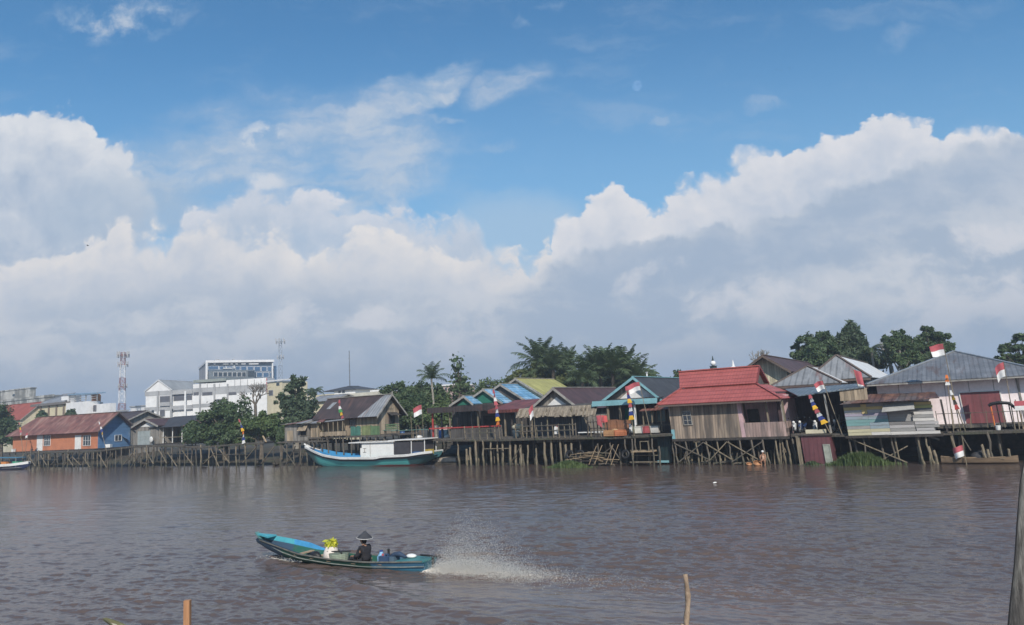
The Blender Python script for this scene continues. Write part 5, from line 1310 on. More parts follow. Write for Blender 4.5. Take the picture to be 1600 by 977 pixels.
for px, py in ((1292, 640), (1322, 640), (1222, 640)): p = F.L(px, py, -.4); mb = MB(LN); mb.box(p.x-.06-LN*p.z, p.x+.06-LN*p.z, -.46, -.34, zd, p0.z + (p1.z-p0.z)*max(0,(p.x-p0.x))/(p1.x-p0.x) - .12); mb.build('post', M['fascia'], T)
p = F.L(1259, 676, -.55); q = F.L(1290, 672, -.55); mb = MB(); mb.box(p.x, q.x, -.6, -.3, zd+.02, zd+.3); mb.build('threshold_beam', M['cream'], T)
mb = MB(); mb.beam(F.L(1311, 665, .3), F.L(1311, 648, .3), .08); mb.build('stake', M['pile2'], T)
Fsd, zsd = F, zd
# maroon hut below
F = FB(1256, -.35, TH, 1.2)
T = fthing('maroon_hut', 'small maroon sheet metal hut standing at the water below the open shed', 'hut', F)
zt = F.L(1276, 681, 0).z; a1 = F.A(1302, 1.2)
mb = MB(LN); mb.box(0, a1, 0, 1.6, -.05, zt); mb.build('wall', rusty('maroon_sheet_wall', (.14,.05,.058), (.115,.042,.05), 'X', rust=(.10,.05,.05), k=.5, th=.58, per=.3, dark=.85), T)
mb = MB(LN); mb.box(-.1, a1+.1, -.12, 1.7, zt+.003, zt+.07); mb.build('roof', M['dark_wood'], T)
door(T, a1*.74, 0, .05, a1*.18, 1.35, mat('pale_grey_green_panel', (.36,.38,.33), ns=2), lean=LN)
mb = MB(LN); mb.beam((-.28, .05, -.3), (-.22, .05, zt), .26, .12); mb.build('corner_post', M['pile2'], T)
mb = MB(); mb.box(-.3, a1+1.0, -.3, -.05, -.02, .05); mb.build('base_board', M['pile'], T)
grass_clump(F9, F9.L(1345, 724, -.7).x, -.9, 0, 2.4, .8, .95, 2400, 'dark green grass growing in the shallows below the striped shack', 'leaf_mid')
grass_clump(F9, F9.L(1268, 726, -1.2).x, -.85, 0, .8, .3, .35, 300, 'small tuft of weeds at the foot of the maroon hut', 'leaf_dark')

# ---------------- shack of coloured boards
F = FB(1324, -.1, TH, 2.2)
T = fthing('striped_shack', 'shack of yellow, lilac, teal and grey boards under a rusty sheet roof', 'shack', F)
zf = F.L(1390, 679.5, 0).z; zt = F.L(1390, 629, 0).z
def lb(px, z): return F.A(px, z) - LN*z
b_cols = [mat('board_%s' % n, c, ns=2.5, st=(.5,2,6), rough=.85, stain=((.2,.19,.18), 1.2, (.6,2,3), .6, .6)) for n, c in
          (('cream', (.58,.53,.36)), ('grey', (.34,.33,.32)), ('teal', (.20,.36,.36)), ('bluegrey', (.30,.37,.42)), ('lilac', (.38,.34,.42)), ('palegrey', (.48,.46,.46)), ('yellow', (.62,.48,.22)), ('shade', (.22,.21,.21)), ('white', (.66,.63,.60)), ('olive', (.50,.48,.20)))]
rows = [(0, 8), (0, 0), (1, 3), (2, 3), (2, 2), (3, 3), (4, 4), (5, 5), (6, 6), (7, 1)]
nrow = len(rows); hh = (zt - zf)/nrow
s0, s1, s2, s3 = lb(1322, zf+1), lb(1388, zf+1), lb(1428, zf+1), lb(1463, zf+1)
mb = MB(LN); x = s0
for i, (c0, c1_) in enumerate(rows):
    j = random.uniform(.0, .012); z0 = zf + i*hh
    mb.box(s0, s0 + (s1-s0)*.55, -.03-j, 0, z0+.008, z0+hh-.008, mi=c0); mb.box(s0 + (s1-s0)*.55+.01, s1, -.03-j*.5, 0, z0+.008, z0+hh-.008, mi=c1_)
mb.box(s0, s1, .002, 2.4, zf, zt, mi=7)
mb.build('painted_wall', b_cols, T)
mb = MB(LN); rows2 = [8, 5, 1, 5, 8, 1, 8, 7, 9, 6]
for i, c in enumerate(rows2):
    z0 = zf + i*hh*.98; j = random.uniform(0, .05)
    mb.box(s2 + random.uniform(-.1, .1), s3 + random.uniform(-.25, .15), -.04-j, -.005-j, z0+.01, z0+hh-.02, mi=c)
mb.box(s2, s3-.2, .0, 2.4, zf, zt-.05, mi=7); mb.build('patched_wall', b_cols, T)
mb = MB(LN)
for i, c in enumerate((8, 1, 5, 7)): mb.box(s1+.01, s2-.02, -.05, -.01, zf+i*hh, zf+(i+1)*hh-.02, mi=c)
mb.box(s1+.01, s2-.01, .12, .2, zf+hh*4, zt-.1, mi=1)
mb.build('counter', b_cols, T)
mb = MB(LN); mb.slab([(s1-.1, -.06, zt-.05), (s2+.2, -.06, zt+.05), (s2+.2, -.75, zt-.50), (s1-.25, -.75, zt-.62)], .04); mb.build('flap', mat('pale_grey_flap', (.40,.39,.37), ns=2, rough=.85), T)
mb = MB(LN); x = lb(1345, zf+2); mb.box(x, x+.35, -.075, -.045, zt-.72, zt-.05); mb.build('hatch', b_cols[6], T)
p0 = F.L(1312, 632, -.8); p1 = F.L(1467, 622.5, -.8); q0 = F.L(1347, 617, 2.9); q1 = F.L(1460, 613, 2.9)
mb = MB(); n = 9
for i in range(n):
    k0, k1 = i/n, (i+1)/n+.006; j = random.uniform(0, .05)
    f_ = Vector((0, random.uniform(-.12, .12), j)); mb.slab([p0.lerp(p1, k0)+f_, p0.lerp(p1, k1)+f_, q0.lerp(q1, k1)+Vector((0,0,j)), q0.lerp(q1, k0)+Vector((0,0,j))], .03, mi=random.choice((0, 0, 1)))
mb.build('roof', [rusty('dark_rusty_sheet', (.15,.075,.06), (.09,.055,.05), 'X', rust=(.30,.16,.11), k=.6, th=.56), rusty('brown_grey_sheet', (.17,.13,.12), (.11,.085,.08), 'X')], T)
mb = MB(LN); mb.box(s0-.2, s3+.2, -.3, 2.6, zf-.17, zf-.01); mb.build('floor_platform', M['dark_wood'], T)
for px in (1331, 1354, 1398, 1404, 1440, 1452): p = F.L(px, 690, .0); pile(T, p.x, .0, -.9, zf-.15, .075, 'pile2' if px > 1400 else 'pile', 'stilt', tilt=-.07)
x = lb(1465, zf+1.5); mb = MB(LN); mb.box(x+.25, x+.37, .2, .32, zf+.1, zt+.05); mb.build('post', M['dark_wood'], T)

# ---------------- pink house with the red door
F = FB(1372, 3.2, TH, 4.0)
T = fthing('pink_house', 'long pale pink house with a grey zinc hipped roof and a wide red door', 'house', F)
ze = F.Z(598, F.A(1400, 5.5, -1.0), -1.0); zf = F.L(1540, 661, 0).z
ra, rb_ = F.L(1353, 598, -1.0).x, F.A(1652, ze, -1.0)
pk = mat('pale_pink_panels', (.95,.835,.84), (.89,.78,.785), ns=.6, rough=.8, stripes=[('X', 1.45, .045, .45, .08)], stain=((.55,.43,.46), .5, (1,1,.4), .62, .4))
mb = MB(LN); wa0 = F.A(1379, 3.0) - LN*3; wa1 = rb_ - 1.1; mb.box(wa0, wa1, 0, 11, zf, ze-.02); mb.build('wall', pk, T)
run = 7.4; am = (ra + rb_)/2; zr = F.Z(549, F.A(1491, ze+2, -1+run), -1+run); am = F.A(1491, zr, -1+run)
hip_front(T, ra, rb_, -1.0, 13, ze, zr, rusty('old_zinc_roof', (.19,.195,.21), (.14,.145,.16), 'X', rust=(.10,.065,.055), k=.75, th=.60, per=.30, dark=.78, rough=.5), am=am, run=run, ridge_m=M['steel'])
mb = MB(); mb.box(ra+.02, rb_-.02, -.985, -.93, ze-.16, ze-.075); mb.build('fascia', M['fascia'], T)
x0 = F.A(1505, zf+1) - LN*(zf+1); x1 = F.A(1567, zf+1) - LN*(zf+1); zdr = F.L(1530, 612.5, 0).z
door(T, x0, 0, zf, x1-x0, zdr-zf, rusty('red_sheet_door', (.215,.066,.074), (.18,.056,.064), 'X', rust=(.2,.05,.05), k=.3, per=.45, dark=.92), lean=LN, frame=M['white'], handle=False)
mb = MB(LN); mb.box((x0+x1)/2-.012, (x0+x1)/2+.012, -.068, -.0605, zf+.05, zdr-.05); mb.build('door_seam', M['fascia_brown'], T)
mb = MB(LN); mb.box(wa0-1.6, wa0-.01, .4, 9, zf, ze-.5); mb.build('side_annex', M['wall_dark'], T)
mb = MB(LN); mb.box(wa0-1.5, wa0-.3, .3, .39, ze-1.3, ze-.75); mb.build('vent_panel', M['wall_tan'], T)
x = F.A(1591, zf+2)-LN*(zf+2); mb = MB(LN); mb.box(x, x+.12, -.05, -.004, zf, ze-.05); mb.build('batten', M['wall_grey'], T)
mb = MB(); mb.box(ra+2, rb_+2, -2.4, 11, zf-.18, zf-.012); mb.build('floor_platform', M['deck'], T)
for i in range(9): pile(T, ra + 3 + i*2.3, -2.2, -.9, zf-.2, .09, name='stilt')
Fp, zfp = F, zf
T = railing(F9, 'thin rail along the walkway before the red door', 1466, 1598, 668, .0, .95, 6, 'pile', rails=(.95,), tk=.045)
# small shelter frame, bunting cloth, clutter
p = F9.L(1547, 633, .2); q = F9.L(1577, 629, .2); zd = zat9(p.x)
T = fthing('handcart_shelter', 'small shelter with a curved black roof on thin posts before the red door', 'shelter', F9)
mb = MB(); mb.path([(p.x-.1, .2, p.z-.05), (p.x+.15, .2, p.z+.08), ((p.x+q.x)/2, .2, p.z+.14), (q.x, .2, p.z+.06), (q.x+.35, .2, p.z-.35)], [.10,.12,.12,.12,.08], 6); mb.prism([(p.x, .15, p.z+.0), (q.x, .15, p.z+.0), (q.x, .15, p.z+.14), (p.x, .15, p.z+.14)], (0, 1.0, 0)); mb.build('roof', M['black'], T)
for x, m_ in ((p.x+.12, 'ocloth'), (p.x+.45, 'black'), (q.x+.05, 'black'), (q.x+.55, 'plank')): mb = MB(-.06); mb.tube((x+.06*zd, .2, zd), (x+.06*zd, .2, p.z), .04); mb.build('post', M[m_], T)
T = fthing('cloth_banner', 'red and white cloth strip hanging at the right edge of the walkway', 'cloth', F9)
p = F9.L(1584, 627, .0); q = F9.L(1612, 640, .0); mb = MB(); h = p.z - q.z
mb.box(p.x, q.x, -.02, .0, p.z-h*.55, p.z, mi=0); mb.box(p.x, q.x, -.021, .001, p.z-h*1.05, p.z-h*.555, mi=1); mb.build('cloth', [M['red'], M['wcloth']], T)
for k in (.1, .95): mb = MB(); x = p.x + (q.x-p.x)*k; mb.tube((x, .05, zat9(p.x)), (x, .05, p.z+.1), .035); mb.build('post', M['pile2'], T)
p = F9.L(1559, 666, .1); o = thing('scrap_pail', 'small pale pail on the walkway under the curved black roof', 'pail', F9.P(p.x, .1, zat9(p.x))); mb = MB(); mb.path([(0,0,0),(0,0,.3)], [.13,.17], 10); mb.build('body', M['white'], o); mb = MB(); mb.path([(-.16,0,.3),(-.1,0,.45),(.1,0,.45),(.16,0,.3)], .012, 4); mb.build('handle', M['steel'], o)
# long dugout under the walkway
p = on_z(1471, 722.5, .1); q = on_z(1592, 722, .1); d = q - p; L = d.length
T = thing('dugout_canoe', 'long plain brown dugout lying along the right bank', 'boat', p, math.atan2(d.y, d.x))
mb = MB(); n = 15; rows_ = []
for i in range(n):
    k = i/(n-1); w_ = .38*math.sin(PI*min(.98, max(.02, k)))**.35; zt_ = .30 + .12*abs(2*k-1)**3; rows_.append([(k*L, -w_, zt_), (k*L, -w_*.8, .0), (k*L, 0, -.12), (k*L, w_*.8, 0), (k*L, w_, zt_), (k*L, w_-.05, zt_), (k*L, 0, .02), (k*L, -w_+.05, zt_)])
vs = [v for r_ in rows_ for v in r_]; fs = [(i*8+j, i*8+(j+1)%8, (i+1)*8+(j+1)%8, (i+1)*8+j) for i in range(n-1) for j in range(8)] + [tuple(range(8)), tuple(range((n-1)*8, n*8))]
mb.add(vs, fs); mb.build('hull', mat('brown_boat_wood', (.23,.16,.10), (.15,.105,.07), ns=2, st=(.4,2,3)), T)
for k in (.3, .55, .8): mb = MB(); mb.box(k*L-.12, k*L+.12, -.33, .33, .22, .26); mb.build('thwart', M['pile2'], T)
# mound of fish trap under deck
p = F9.L(1533, 715, .6); o = tag(MB().sphere((0,0,.2), .55, 8, sq=(1.2,1,.75)).build('net_heap', mat('dark_net', (.06,.06,.065), ns=5), None, F9.P(p.x, .5, .15), 0, True), 'dark heap of net in the shade behind the dugout', 'net')

# ---------------- houses behind
F, T, a1, am, ze, za, b1 = gabled('gable_house', 'house with a dark brown roof and cream boarded gable behind the red tile roof', 1192, 556, 1158, 1243, 581, 1262, 13.0, M['roof_brownY'], mat('cream_gable_boards', (.58,.52,.38), (.46,.41,.31), ns=1, stain=((.25,.22,.17), .8, (2,2,.3), .58, .6), **WX), M['fascia_brown'], of=.9, os=.5)
zinc = rusty('bright_zinc_roof', (.27,.275,.285), (.21,.215,.225), 'X', rust=(.17,.07,.055), k=.7, th=.63, per=.5, dark=.7, rough=.45)
zinc_sheen = rusty('zinc_painted_sheen', (.70,.70,.70), (.62,.62,.63), 'Y', rust=(.4,.36,.33), k=.4, th=.64, per=.5, dark=.85, rough=.5)  # same zinc for the right slopes, their bright sheen put into the colour
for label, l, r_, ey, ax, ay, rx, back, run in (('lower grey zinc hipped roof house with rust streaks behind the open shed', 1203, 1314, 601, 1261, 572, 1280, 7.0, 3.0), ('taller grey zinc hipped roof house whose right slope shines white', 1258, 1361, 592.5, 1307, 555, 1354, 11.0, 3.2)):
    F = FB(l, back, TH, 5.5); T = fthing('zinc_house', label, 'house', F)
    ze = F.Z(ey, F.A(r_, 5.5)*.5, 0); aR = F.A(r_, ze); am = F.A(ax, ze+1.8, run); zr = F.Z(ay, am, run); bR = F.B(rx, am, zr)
    hip_front(T, 0, aR, 0, bR + run*.3 + .5, ze, zr, zinc, am=am, run=run, ridge_m=M['fascia_brown'], right_m=zinc_sheen)
    mb = MB(); mb.box(.5, aR-.5, .5, bR+1.0, 1.2, ze-.02); mb.build('wall', M['wall_grey'], T)
    mb = MB(); mb.box(.02, aR-.02, .01, .06, ze-.24, ze-.075); mb.build('fascia', M['fascia_brown'], T)

# ---------------- banners and flags of the right bank
F = F9
p = F.L(1265, 617, -.2); q = F.L(1289, 662, -.2); banner(F, (p.x, p.z), (q.x, q.z), -.2, ['red', 'wcloth', 'bcloth', 'ycloth', 'red', 'wcloth', 'bcloth', 'ycloth'], .48, 'leaning banner across the dark opening of the open shed', curl=-.1, zpole=zat9(3))
p = F.L(1285, 594, -.1); flag(F, p.x+.9, -.1, zat9(3), p.z, -.9, .6, .62, 'flag blowing left above the blue grey shed roof', dirx=-1, droop=.3)
p = F.L(1333, 577, .8); flag(F, p.x+.75, .8, zat9(6), p.z, -.75, .5, 1.2, 'limp nearly all red flag hanging against the zinc roofs', dirx=1, colors=('red', 'red', 'red', 'red', 'wcloth'), droop=.5, twist=.25)
p = F.L(1473.5, 536, .0); b_ = F.L(1503, 672, .0); flag(F, b_.x, .0, b_.z-1.5, p.z, p.x-b_.x, .85, .78, 'largest flag, flying above the grey hipped roof of the pink house', dirx=-1, droop=.15)
p = F.L(1568, 565, .2); b_ = F.L(1582, 640, .2); flag(F, b_.x, .2, b_.z-1.6, p.z, p.x-b_.x, .52, .92, 'flag drooping at the right edge in front of the zinc roof', dirx=-1, droop=.7, twist=.3)
p = F.L(1503, 697, -.8); flag(F, p.x+.15, -.8, -.5, p.z+.1, -.1, .6, .7, 'faded flag low over the water by the dugout', dirx=-1, droop=.45)
p = F.L(1479, 586, -.1); q = F.L(1481, 602, -.1); banner(F, (p.x, p.z), (q.x, q.z), -.1, ['ocloth', 'ocloth', 'wcloth'], .34, 'small orange pennant on a thin pole before the pink wall', curl=.0, zpole=zat9(12))
p = F.L(1485, 610, -.1); q = F.L(1496, 640, -.1); banner(F, (p.x, p.z), (q.x, q.z), -.1, ['wcloth', 'ycloth', 'dark_wood', 'redrail'], .30, 'thin furled banner leaning left of the red door', curl=.0, zpole=zat9(12))

# ---------------- motorbikes
def motorbike(loc, rz, label, body):
    T = thing('motorbike', label, 'motorbike', loc, rz, 'motorbikes parked on the decks')
    for x in (-.6, .6):
        w = MB(); w.ring((x, 0, .29), .24, .05, n=18); wo = w.build('wheel', M['black'], T, smooth=True)
        h = MB(); h.path([(x, -.04, .29), (x, .04, .29)], [.07, .07], 8); [h.beam((x, 0, .29), (x + .21*math.cos(k*PI/3), 0, .29 + .21*math.sin(k*PI/3)), .02) for k in range(6)]; h.build('rim', M['steel'], wo)
    b = MB(); b.prism([(-.80,-.11,.62), (-.35,-.13,.40), (.05,-.13,.30), (.30,-.10,.34), (.42,-.08,.75), (.30,-.08,.80), (.16,-.10,.48), (-.10,-.12,.55), (-.30,-.12,.68), (-.75,-.10,.74)], (0,.24,0)); b.build('body', body, T)
    b = MB(); b.prism([(-.78,-.10,.745), (-.05,-.12,.66), (-.02,-.12,.72), (-.40,-.12,.80), (-.80,-.09,.82)], (0,.22,0)); b.build('seat', M['black'], T)
    b = MB(); b.beam((.60,-.07,.29), (.40,-.06,.85), .04); b.beam((.60,.07,.29), (.40,.06,.85), .04); b.build('fork', M['steel'], T)
    b = MB(); b.beam((.36,-.32,.98), (.40,0,.93), .035); b.beam((.40,0,.93), (.36,.32,.98), .035); b.beam((.40,0,.80), (.40,0,.94), .07); b.build('handlebar', M['black'], T)
    b = MB(); b.sphere((.47,0,.86), .10, 7, sq=(.7,1,1)); b.build('headlight', M['white_clean'], T, smooth=True)
    b = MB(); b.path([(.36,0,.52), (.45,0,.60), (.60,0,.62), (.76,0,.52)], [.05,.07,.07,.03], 6); b.build('mudguard', body, T, smooth=True)
    for s_ in (-.30, .30): b = MB(); b.tube((.38, s_, .97), (.34, s_*1.1, 1.14), .01); b.sphere((.33, s_*1.12, 1.17), .06, 6, sq=(.4,1,.7)); b.build('mirror', M['black'], T)
    b = MB(); b.box(-.12, .12, -.14, .14, .22, .42); b.tube((-.1, -.12, .25), (-.75, -.14, .33), .045); b.build('engine', M['steel'], T)
    b = MB(); b.beam((0, -.14, .22), (-.05, -.26, .01), .03); b.build('kickstand', M['steel'], T)
blue_p = mat('blue_bike_paint', (.03,.06,.16), rough=.3); white_p = mat('white_bike_paint', (.75,.75,.74), rough=.3); black_p = mat('black_bike_paint', (.02,.02,.022), rough=.3)
p = Fm.L(986, 678, .5); motorbike(Fm.P(p.x, .5, zat_m(p.x)+.005), -Fm.th - 1.25, 'white and black motorbike facing the river before the green door of the teal gabled house', white_p)
for px, b, rz, lab, pa in ((1241, .25, -1.45, 'white fronted motorbike at the left post of the open shed', white_p), (1253, .6, -1.7, 'blue motorbike next to the white fronted one in the open shed', blue_p), (1273, .35, -1.35, 'black motorbike with a white headlight behind the pale beam of the open shed', white_p), (1312, .5, -2.3, 'dark motorbike at the right end of the open shed beside the striped shack', black_p)):
    a = Fsd.A(px, 2.8, b); motorbike(Fsd.P(a, b, zsd+.005), -Fsd.th + rz, lab, pa)
# ------------------------------------------------------------------ town behind
M['town_white'] = mat('town_white_render', (.80,.79,.79), (.74,.73,.735), ns=.15, rough=.85, stain=((.58,.57,.57), .5, (1,1,.3), .66, .4))
M['town_grey'] = mat('town_grey_trim', (.42,.42,.43), ns=.3, rough=.85)
M['concrete'] = mat('stained_concrete', (.54,.53,.50), (.42,.41,.39), ns=.3, rough=.95, stain=((.10,.10,.095), .35, (1,1,.25), .5, .8))
M['town_cream'] = mat('town_cream_render', (.66,.58,.40), (.58,.51,.36), ns=.2, rough=.85, stain=((.4,.36,.28), .2, (1,1,.3), .6, .5))
M['office_glass'] = glass('office_glass', (.05,.12,.23), .12)
M['office_glass_dark'] = glass('dark_office_glass', (.02,.035,.05), .12)
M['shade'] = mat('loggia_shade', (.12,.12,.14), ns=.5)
def panel(T, F, px0, py0, px1, py1, m, name, b=0.0, d=.06, off=.02, label=None):
    p = F.L(px0, py0, b); q = F.L(px1, py1, b)
    mb = MB(); mb.box(min(p.x, q.x), max(p.x, q.x), b-off-d, b-off, min(p.z, q.z), max(p.z, q.z)); o = mb.build(name, m, T)
    if label: o['label'] = label
    return o
def win(T, F, px0, py0, px1, py1, b=0.0, frame=None, m=None, d=.10):
    o = panel(T, F, px0, py0, px1, py1, frame or M['town_grey'], 'window', b, d*.5, .02)
    p = F.L(px0, py0, b); q = F.L(px1, py1, b); w_ = (q.x-p.x)*.06; h_ = abs(p.z-q.z)*.06
    mb = MB(); mb.box(p.x+w_, q.x-w_, b-.03-d, b-.021-d*.5, min(p.z,q.z)+h_, max(p.z,q.z)-h_); mb.build('pane', m or M['office_glass_dark'], o)
# far left: stained concrete block, red roof, cream hall
F = FY(-30, 235, TH); T = fthing('concrete_building', 'stained grey concrete building at the far left edge of the town', 'building', F)
a1 = F.A(84, 12); z1 = F.L(40, 622, 0).z; mb = MB(); mb.box(-10, a1, 0, 4, 1, z1); mb.build('wall', M['concrete'], T)
a2 = F.A(33, 12); z2 = F.L(10, 611.5, 2).z; mb = MB(); mb.box(-10, a2, 2, 3.9, z1+.01, z2); mb.box(-10.2, a2+.2, 1.8, 4.1, z2+.005, z2+.35); mb.build('upper_storey', M['concrete'], T); win(T, F, 20, 616, 24, 619, 2.0)
mb = MB(); mb.box(-10, a1+.2, -.2, -.01, z1-.5, z1+.2); mb.build('parapet', M['concrete'], T)
F = FY(-20, 190, TH); T = fthing('red_roofed_house', 'house under a plain red roof in front of the stained concrete building', 'house', F)
a1 = F.A(34, 9); gable_side(T, -8, a1, 0, 9, 1, F.L(20, 655, 0).z, F.L(20, 633, 4.5).z, mat('dull_red_tiles', (.34,.085,.06), (.26,.065,.05), ns=.4), M['cream'], of=.5, os=.4)
F = FY(51, 185, TH); T = fthing('cream_hall', 'cream panelled hall with a white rooftop storey and a blue canopy', 'building', F)
a1 = F.A(101, 9); zt = F.L(75, 634, 0).z; z0 = 1
mb = MB(); mb.box(0, a1, 0, 6, z0, zt); mb.build('wall', M['town_cream'], T)
for px in (51.5, 64, 76.5, 88.5, 100): x = F.A(px, 9); mb = MB(); mb.box(x-.25, x+.25, -.25, -.01, z0, zt); mb.build('pilaster', mat('brown_trim', (.22,.17,.13)), T)
mb = MB(); mb.box(-.6, a1+.4, -.6, 6.2, zt+.01, zt+.6); mb.build('eave', mat('grey_brown_eave', (.20,.18,.17)), T)
r = MB(); p = F.L(96, 616, 6); r.slab([(-.3, 0, zt+.62), (a1, 0, zt+.62), (p.x+.5, 6, p.z), (a1*.55, 6, p.z)], .1); r.build('roof', M['roof_grey'], T)
b2 = F.A(136, 9); zw = F.L(115, 629, 0).z; mb = MB(); mb.box(a1+.42, b2, 0, 3, z0, zw); mb.build('white_wing', M['town_white'], T)
b3 = F.A(161, 9); mb = MB(); mb.box(b2+.01, b3, 1.5, 3, z0, F.L(150, 632, 1.5).z); mb.build('white_wing', M['town_white'], T)
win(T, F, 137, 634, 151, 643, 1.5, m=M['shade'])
p = F.L(96, 620, 1); q = F.L(115, 629, 1); mb = MB(); mb.box(p.x, q.x, 1, 2.8, zw+.01, p.z); mb.build('rooftop_room', M['town_white'], T)
p = F.L(112, 616.5, 1.5); q = F.L(157, 614.5, 1.5)
mb = MB(); mb.slab([(p.x, .5, p.z), (q.x, .5, q.z), (q.x, 2.8, q.z+.3), (p.x, 2.8, p.z+.3)], .25); mb.build('canopy', mat('steel_blue_canopy', (.22,.33,.45)), T)
for k in range(6): x = p.x + .3 + (q.x-p.x-.6)*k/5; mb = MB(); mb.box(x-.1, x+.1, .8, 1.0, zw, p.z-.2); mb.build('canopy_post', M['town_grey'], T)
for h in (.5, 1.0, 1.5): mb = MB(); mb.box(p.x, q.x, .7, .78, zw+h, zw+h+.1); mb.build('balustrade', M['town_grey'], T)
o = thing('water_tank', 'orange water tank on the roof below the blue canopy', 'tank', F.P(F.A(149.5, 10, 3), 3, F.L(149.5, 629, 3).z))
mb = MB(); mb.path([(0,0,.0), (0,0,.1), (0,0,1.7), (0,0,2.1), (0,0,2.3)], [1.0, 1.05, 1.05, .7, .25], 14); mb.build('body', mat('orange_tank', (.55,.20,.07)), o, smooth=True); mb = MB(); mb.box(-1.1, 1.1, -1.1, 1.1, -1.2, -.01); mb.build('stand', M['town_grey'], o)
# lattice towers
def lattice(name, label, px, pyt, pyb, Y, wb, wt, bands, antennas, thick=.10):
    t_ = at(px, pyt, Y); b_ = at(px, pyb, Y); T = thing(name, label, 'tower', (b_.x, Y, 1), .3, 'lattice masts above the town')
    H = t_.z - 1; nb = 14
    mats = bands
    for i in range(nb):
        k0, k1 = i/nb, (i+1)/nb; w0 = (wb + (wt-wb)*k0)/2; w1 = (wb + (wt-wb)*k1)/2; z0, z1 = H*k0, H*k1
        c0 = [Vector((sx*w0, sy*w0, z0)) for sx, sy in ((-1,-1),(1,-1),(1,1),(-1,1))]; c1 = [Vector((sx*w1, sy*w1, z1)) for sx, sy in ((-1,-1),(1,-1),(1,1),(-1,1))]
        if i % 2 == 0: mb = MB()
        for j in range(4):
            mb.beam(c0[j], c1[j], thick*1.5); mb.beam(c0[j], c1[(j+1)%4], thick); mb.beam(c1[j], c0[(j+1)%4], thick); mb.beam(c1[j], c1[(j+1)%4], thick)
        if i % 2: mb.build('lattice_section', mats[(i//2) % 2], T)
    for (zf_, n_, r_, h_) in antennas:
        pf = MB(); z = H*zf_; [pf.beam((r_*math.cos(2*PI*k/8), r_*math.sin(2*PI*k/8), z), (r_*math.cos(2*PI*(k+1)/8), r_*math.sin(2*PI*(k+1)/8), z), .12) for k in range(8)]; po = pf.build('platform_ring', mats[0], T)
        for k in range(n_):
            an = 2*PI*k/n_ + .3; mb = MB(); x, y = r_*math.cos(an), r_*math.sin(an); mb.box(x-.16, x+.16, y-.12, y+.12, z-h_*.4, z+h_*.6); mb.beam((x*.5, y*.5, z), (x, y, z), .08); mb.build('antenna', M['town_grey'], po)
    return T
redp = mat('tower_red_paint', (.30,.11,.10)); lattice('cell_tower', 'red and white lattice tower with antennas, left of the white buildings', 190.5, 551, 640, 260, 2.6, 1.3, (redp, M['town_white']), ((.97, 8, 1.9, 2.2), (.86, 6, 1.6, 2.0), (.62, 5, 1.4, 1.6)), .075)
lattice('cell_tower', 'slim blue grey lattice mast right of the glass office block', 438.5, 530, 605, 300, 2.0, 1.2, (mat('tower_grey_paint', (.28,.33,.40)), mat('tower_pale_paint', (.40,.44,.50))), ((.97, 6, 1.9, 2.2), (.80, 4, 1.3, 1.6)), .12)
t_ = at(545.5, 548, 240); T = thing('radio_mast', 'thin lone mast above the brown roofed plank house', 'mast', (t_.x, 240, 1)); mb = MB(); mb.tube((0,0,0), (0,0,t_.z-1), .24, .12); mb.build('shaft', mat('dark_mast_steel', (.16,.17,.19), ns=1), T)
mb = MB(); [mb.beam((-.4, 0, (t_.z-1)*k), (.4, 0, (t_.z-1)*k), .08) for k in (.55, .75, .9)]; mb.build('crossarm', M['town_grey'], T)
# white buildings
F = FY(226.6, 225, 8); T = fthing('white_building', 'big white building with a gabled left wing, loggias and flat roofed right wing', 'building', F)
ag = F.A(268, 12); zgr = 1; ze = F.L(226.6, 611, 0).z; zag = F.L(247, 594, 0).z
gable_front(T, 0, ag, 0, F.B(301, ag/2, zag), zgr, ze, zag, mat('town_grey_roof', (.36,.37,.38), ns=.3), M['town_white'], of=.3, os=.3, barge_m=M['town_white'])
aL = F.A(301.5, 14); aR = F.A(417, 14); z1 = F.L(280, 611, 0).z; z2 = F.L(330, 599, 0).z; z3 = F.L(390, 592, 0).z; aM = F.A(353, 15)
mb = MB(); mb.box(ag+.01, aL, .6, 14, zgr, z1); mb.build('loggia_wing', M['town_white'], T)
mb = MB(); mb.box(aL+.01, aM, 0, 14, zgr, z2); mb.build('middle_wing', M['town_white'], T)
mb = MB(); mb.box(aM+.01, aR, 0, 5, zgr, z3); mb.build('right_wing', M['town_white'], T)
mb = MB(); p = F.L(302, 598.5, -.3); q = F.L(353, 592.5, -.3); mb.box(p.x, q.x, -.3, 6, p.z+.01 if p.z > z2 else z2+.01, q.z+.3); mb.build('rooftop_screen', mat('grey_green_roof_screen', (.30,.33,.31), ns=.4), T)
panel(T, F, 226.6, 612.5, 301, 615, M['town_grey'], 'floor_band'); panel(T, F, 301.6, 607, 417, 611.5, M['town_grey'], 'floor_band'); panel(T, F, 226, 637, 301, 639.5, M['town_grey'], 'floor_band'); panel(T, F, 300, 632, 345, 635, M['town_grey'], 'floor_band')
for px in (247, 268, 290, 313, 335.5, 356): panel(T, F, px-1, 600 if px > 290 else 611, px+1, 655, M['town_grey'] if px != 290 else M['town_white'], 'pilaster', 0, .2, .10)
for x0, y0, x1, y1 in ((249.5, 619, 266.5, 634), (271, 616, 289, 626), (292, 618, 300.5, 625), (302.5, 613, 311, 617.5), (315.5, 613, 333, 617.5), (250, 640, 258, 651), (237, 641, 241, 645), (266, 639, 271, 642), (285, 637, 288, 640), (337, 624, 349, 629), (357, 613, 370, 617), (384, 614, 386, 616.5), (391, 614, 393.5, 616.5), (405, 616, 408, 623)):
    win(T, F, x0, y0, x1, y1, m=M['shade'] if x1-x0 > 6 else None, b=.6 if 268 < x0 < 300 else 0.0)
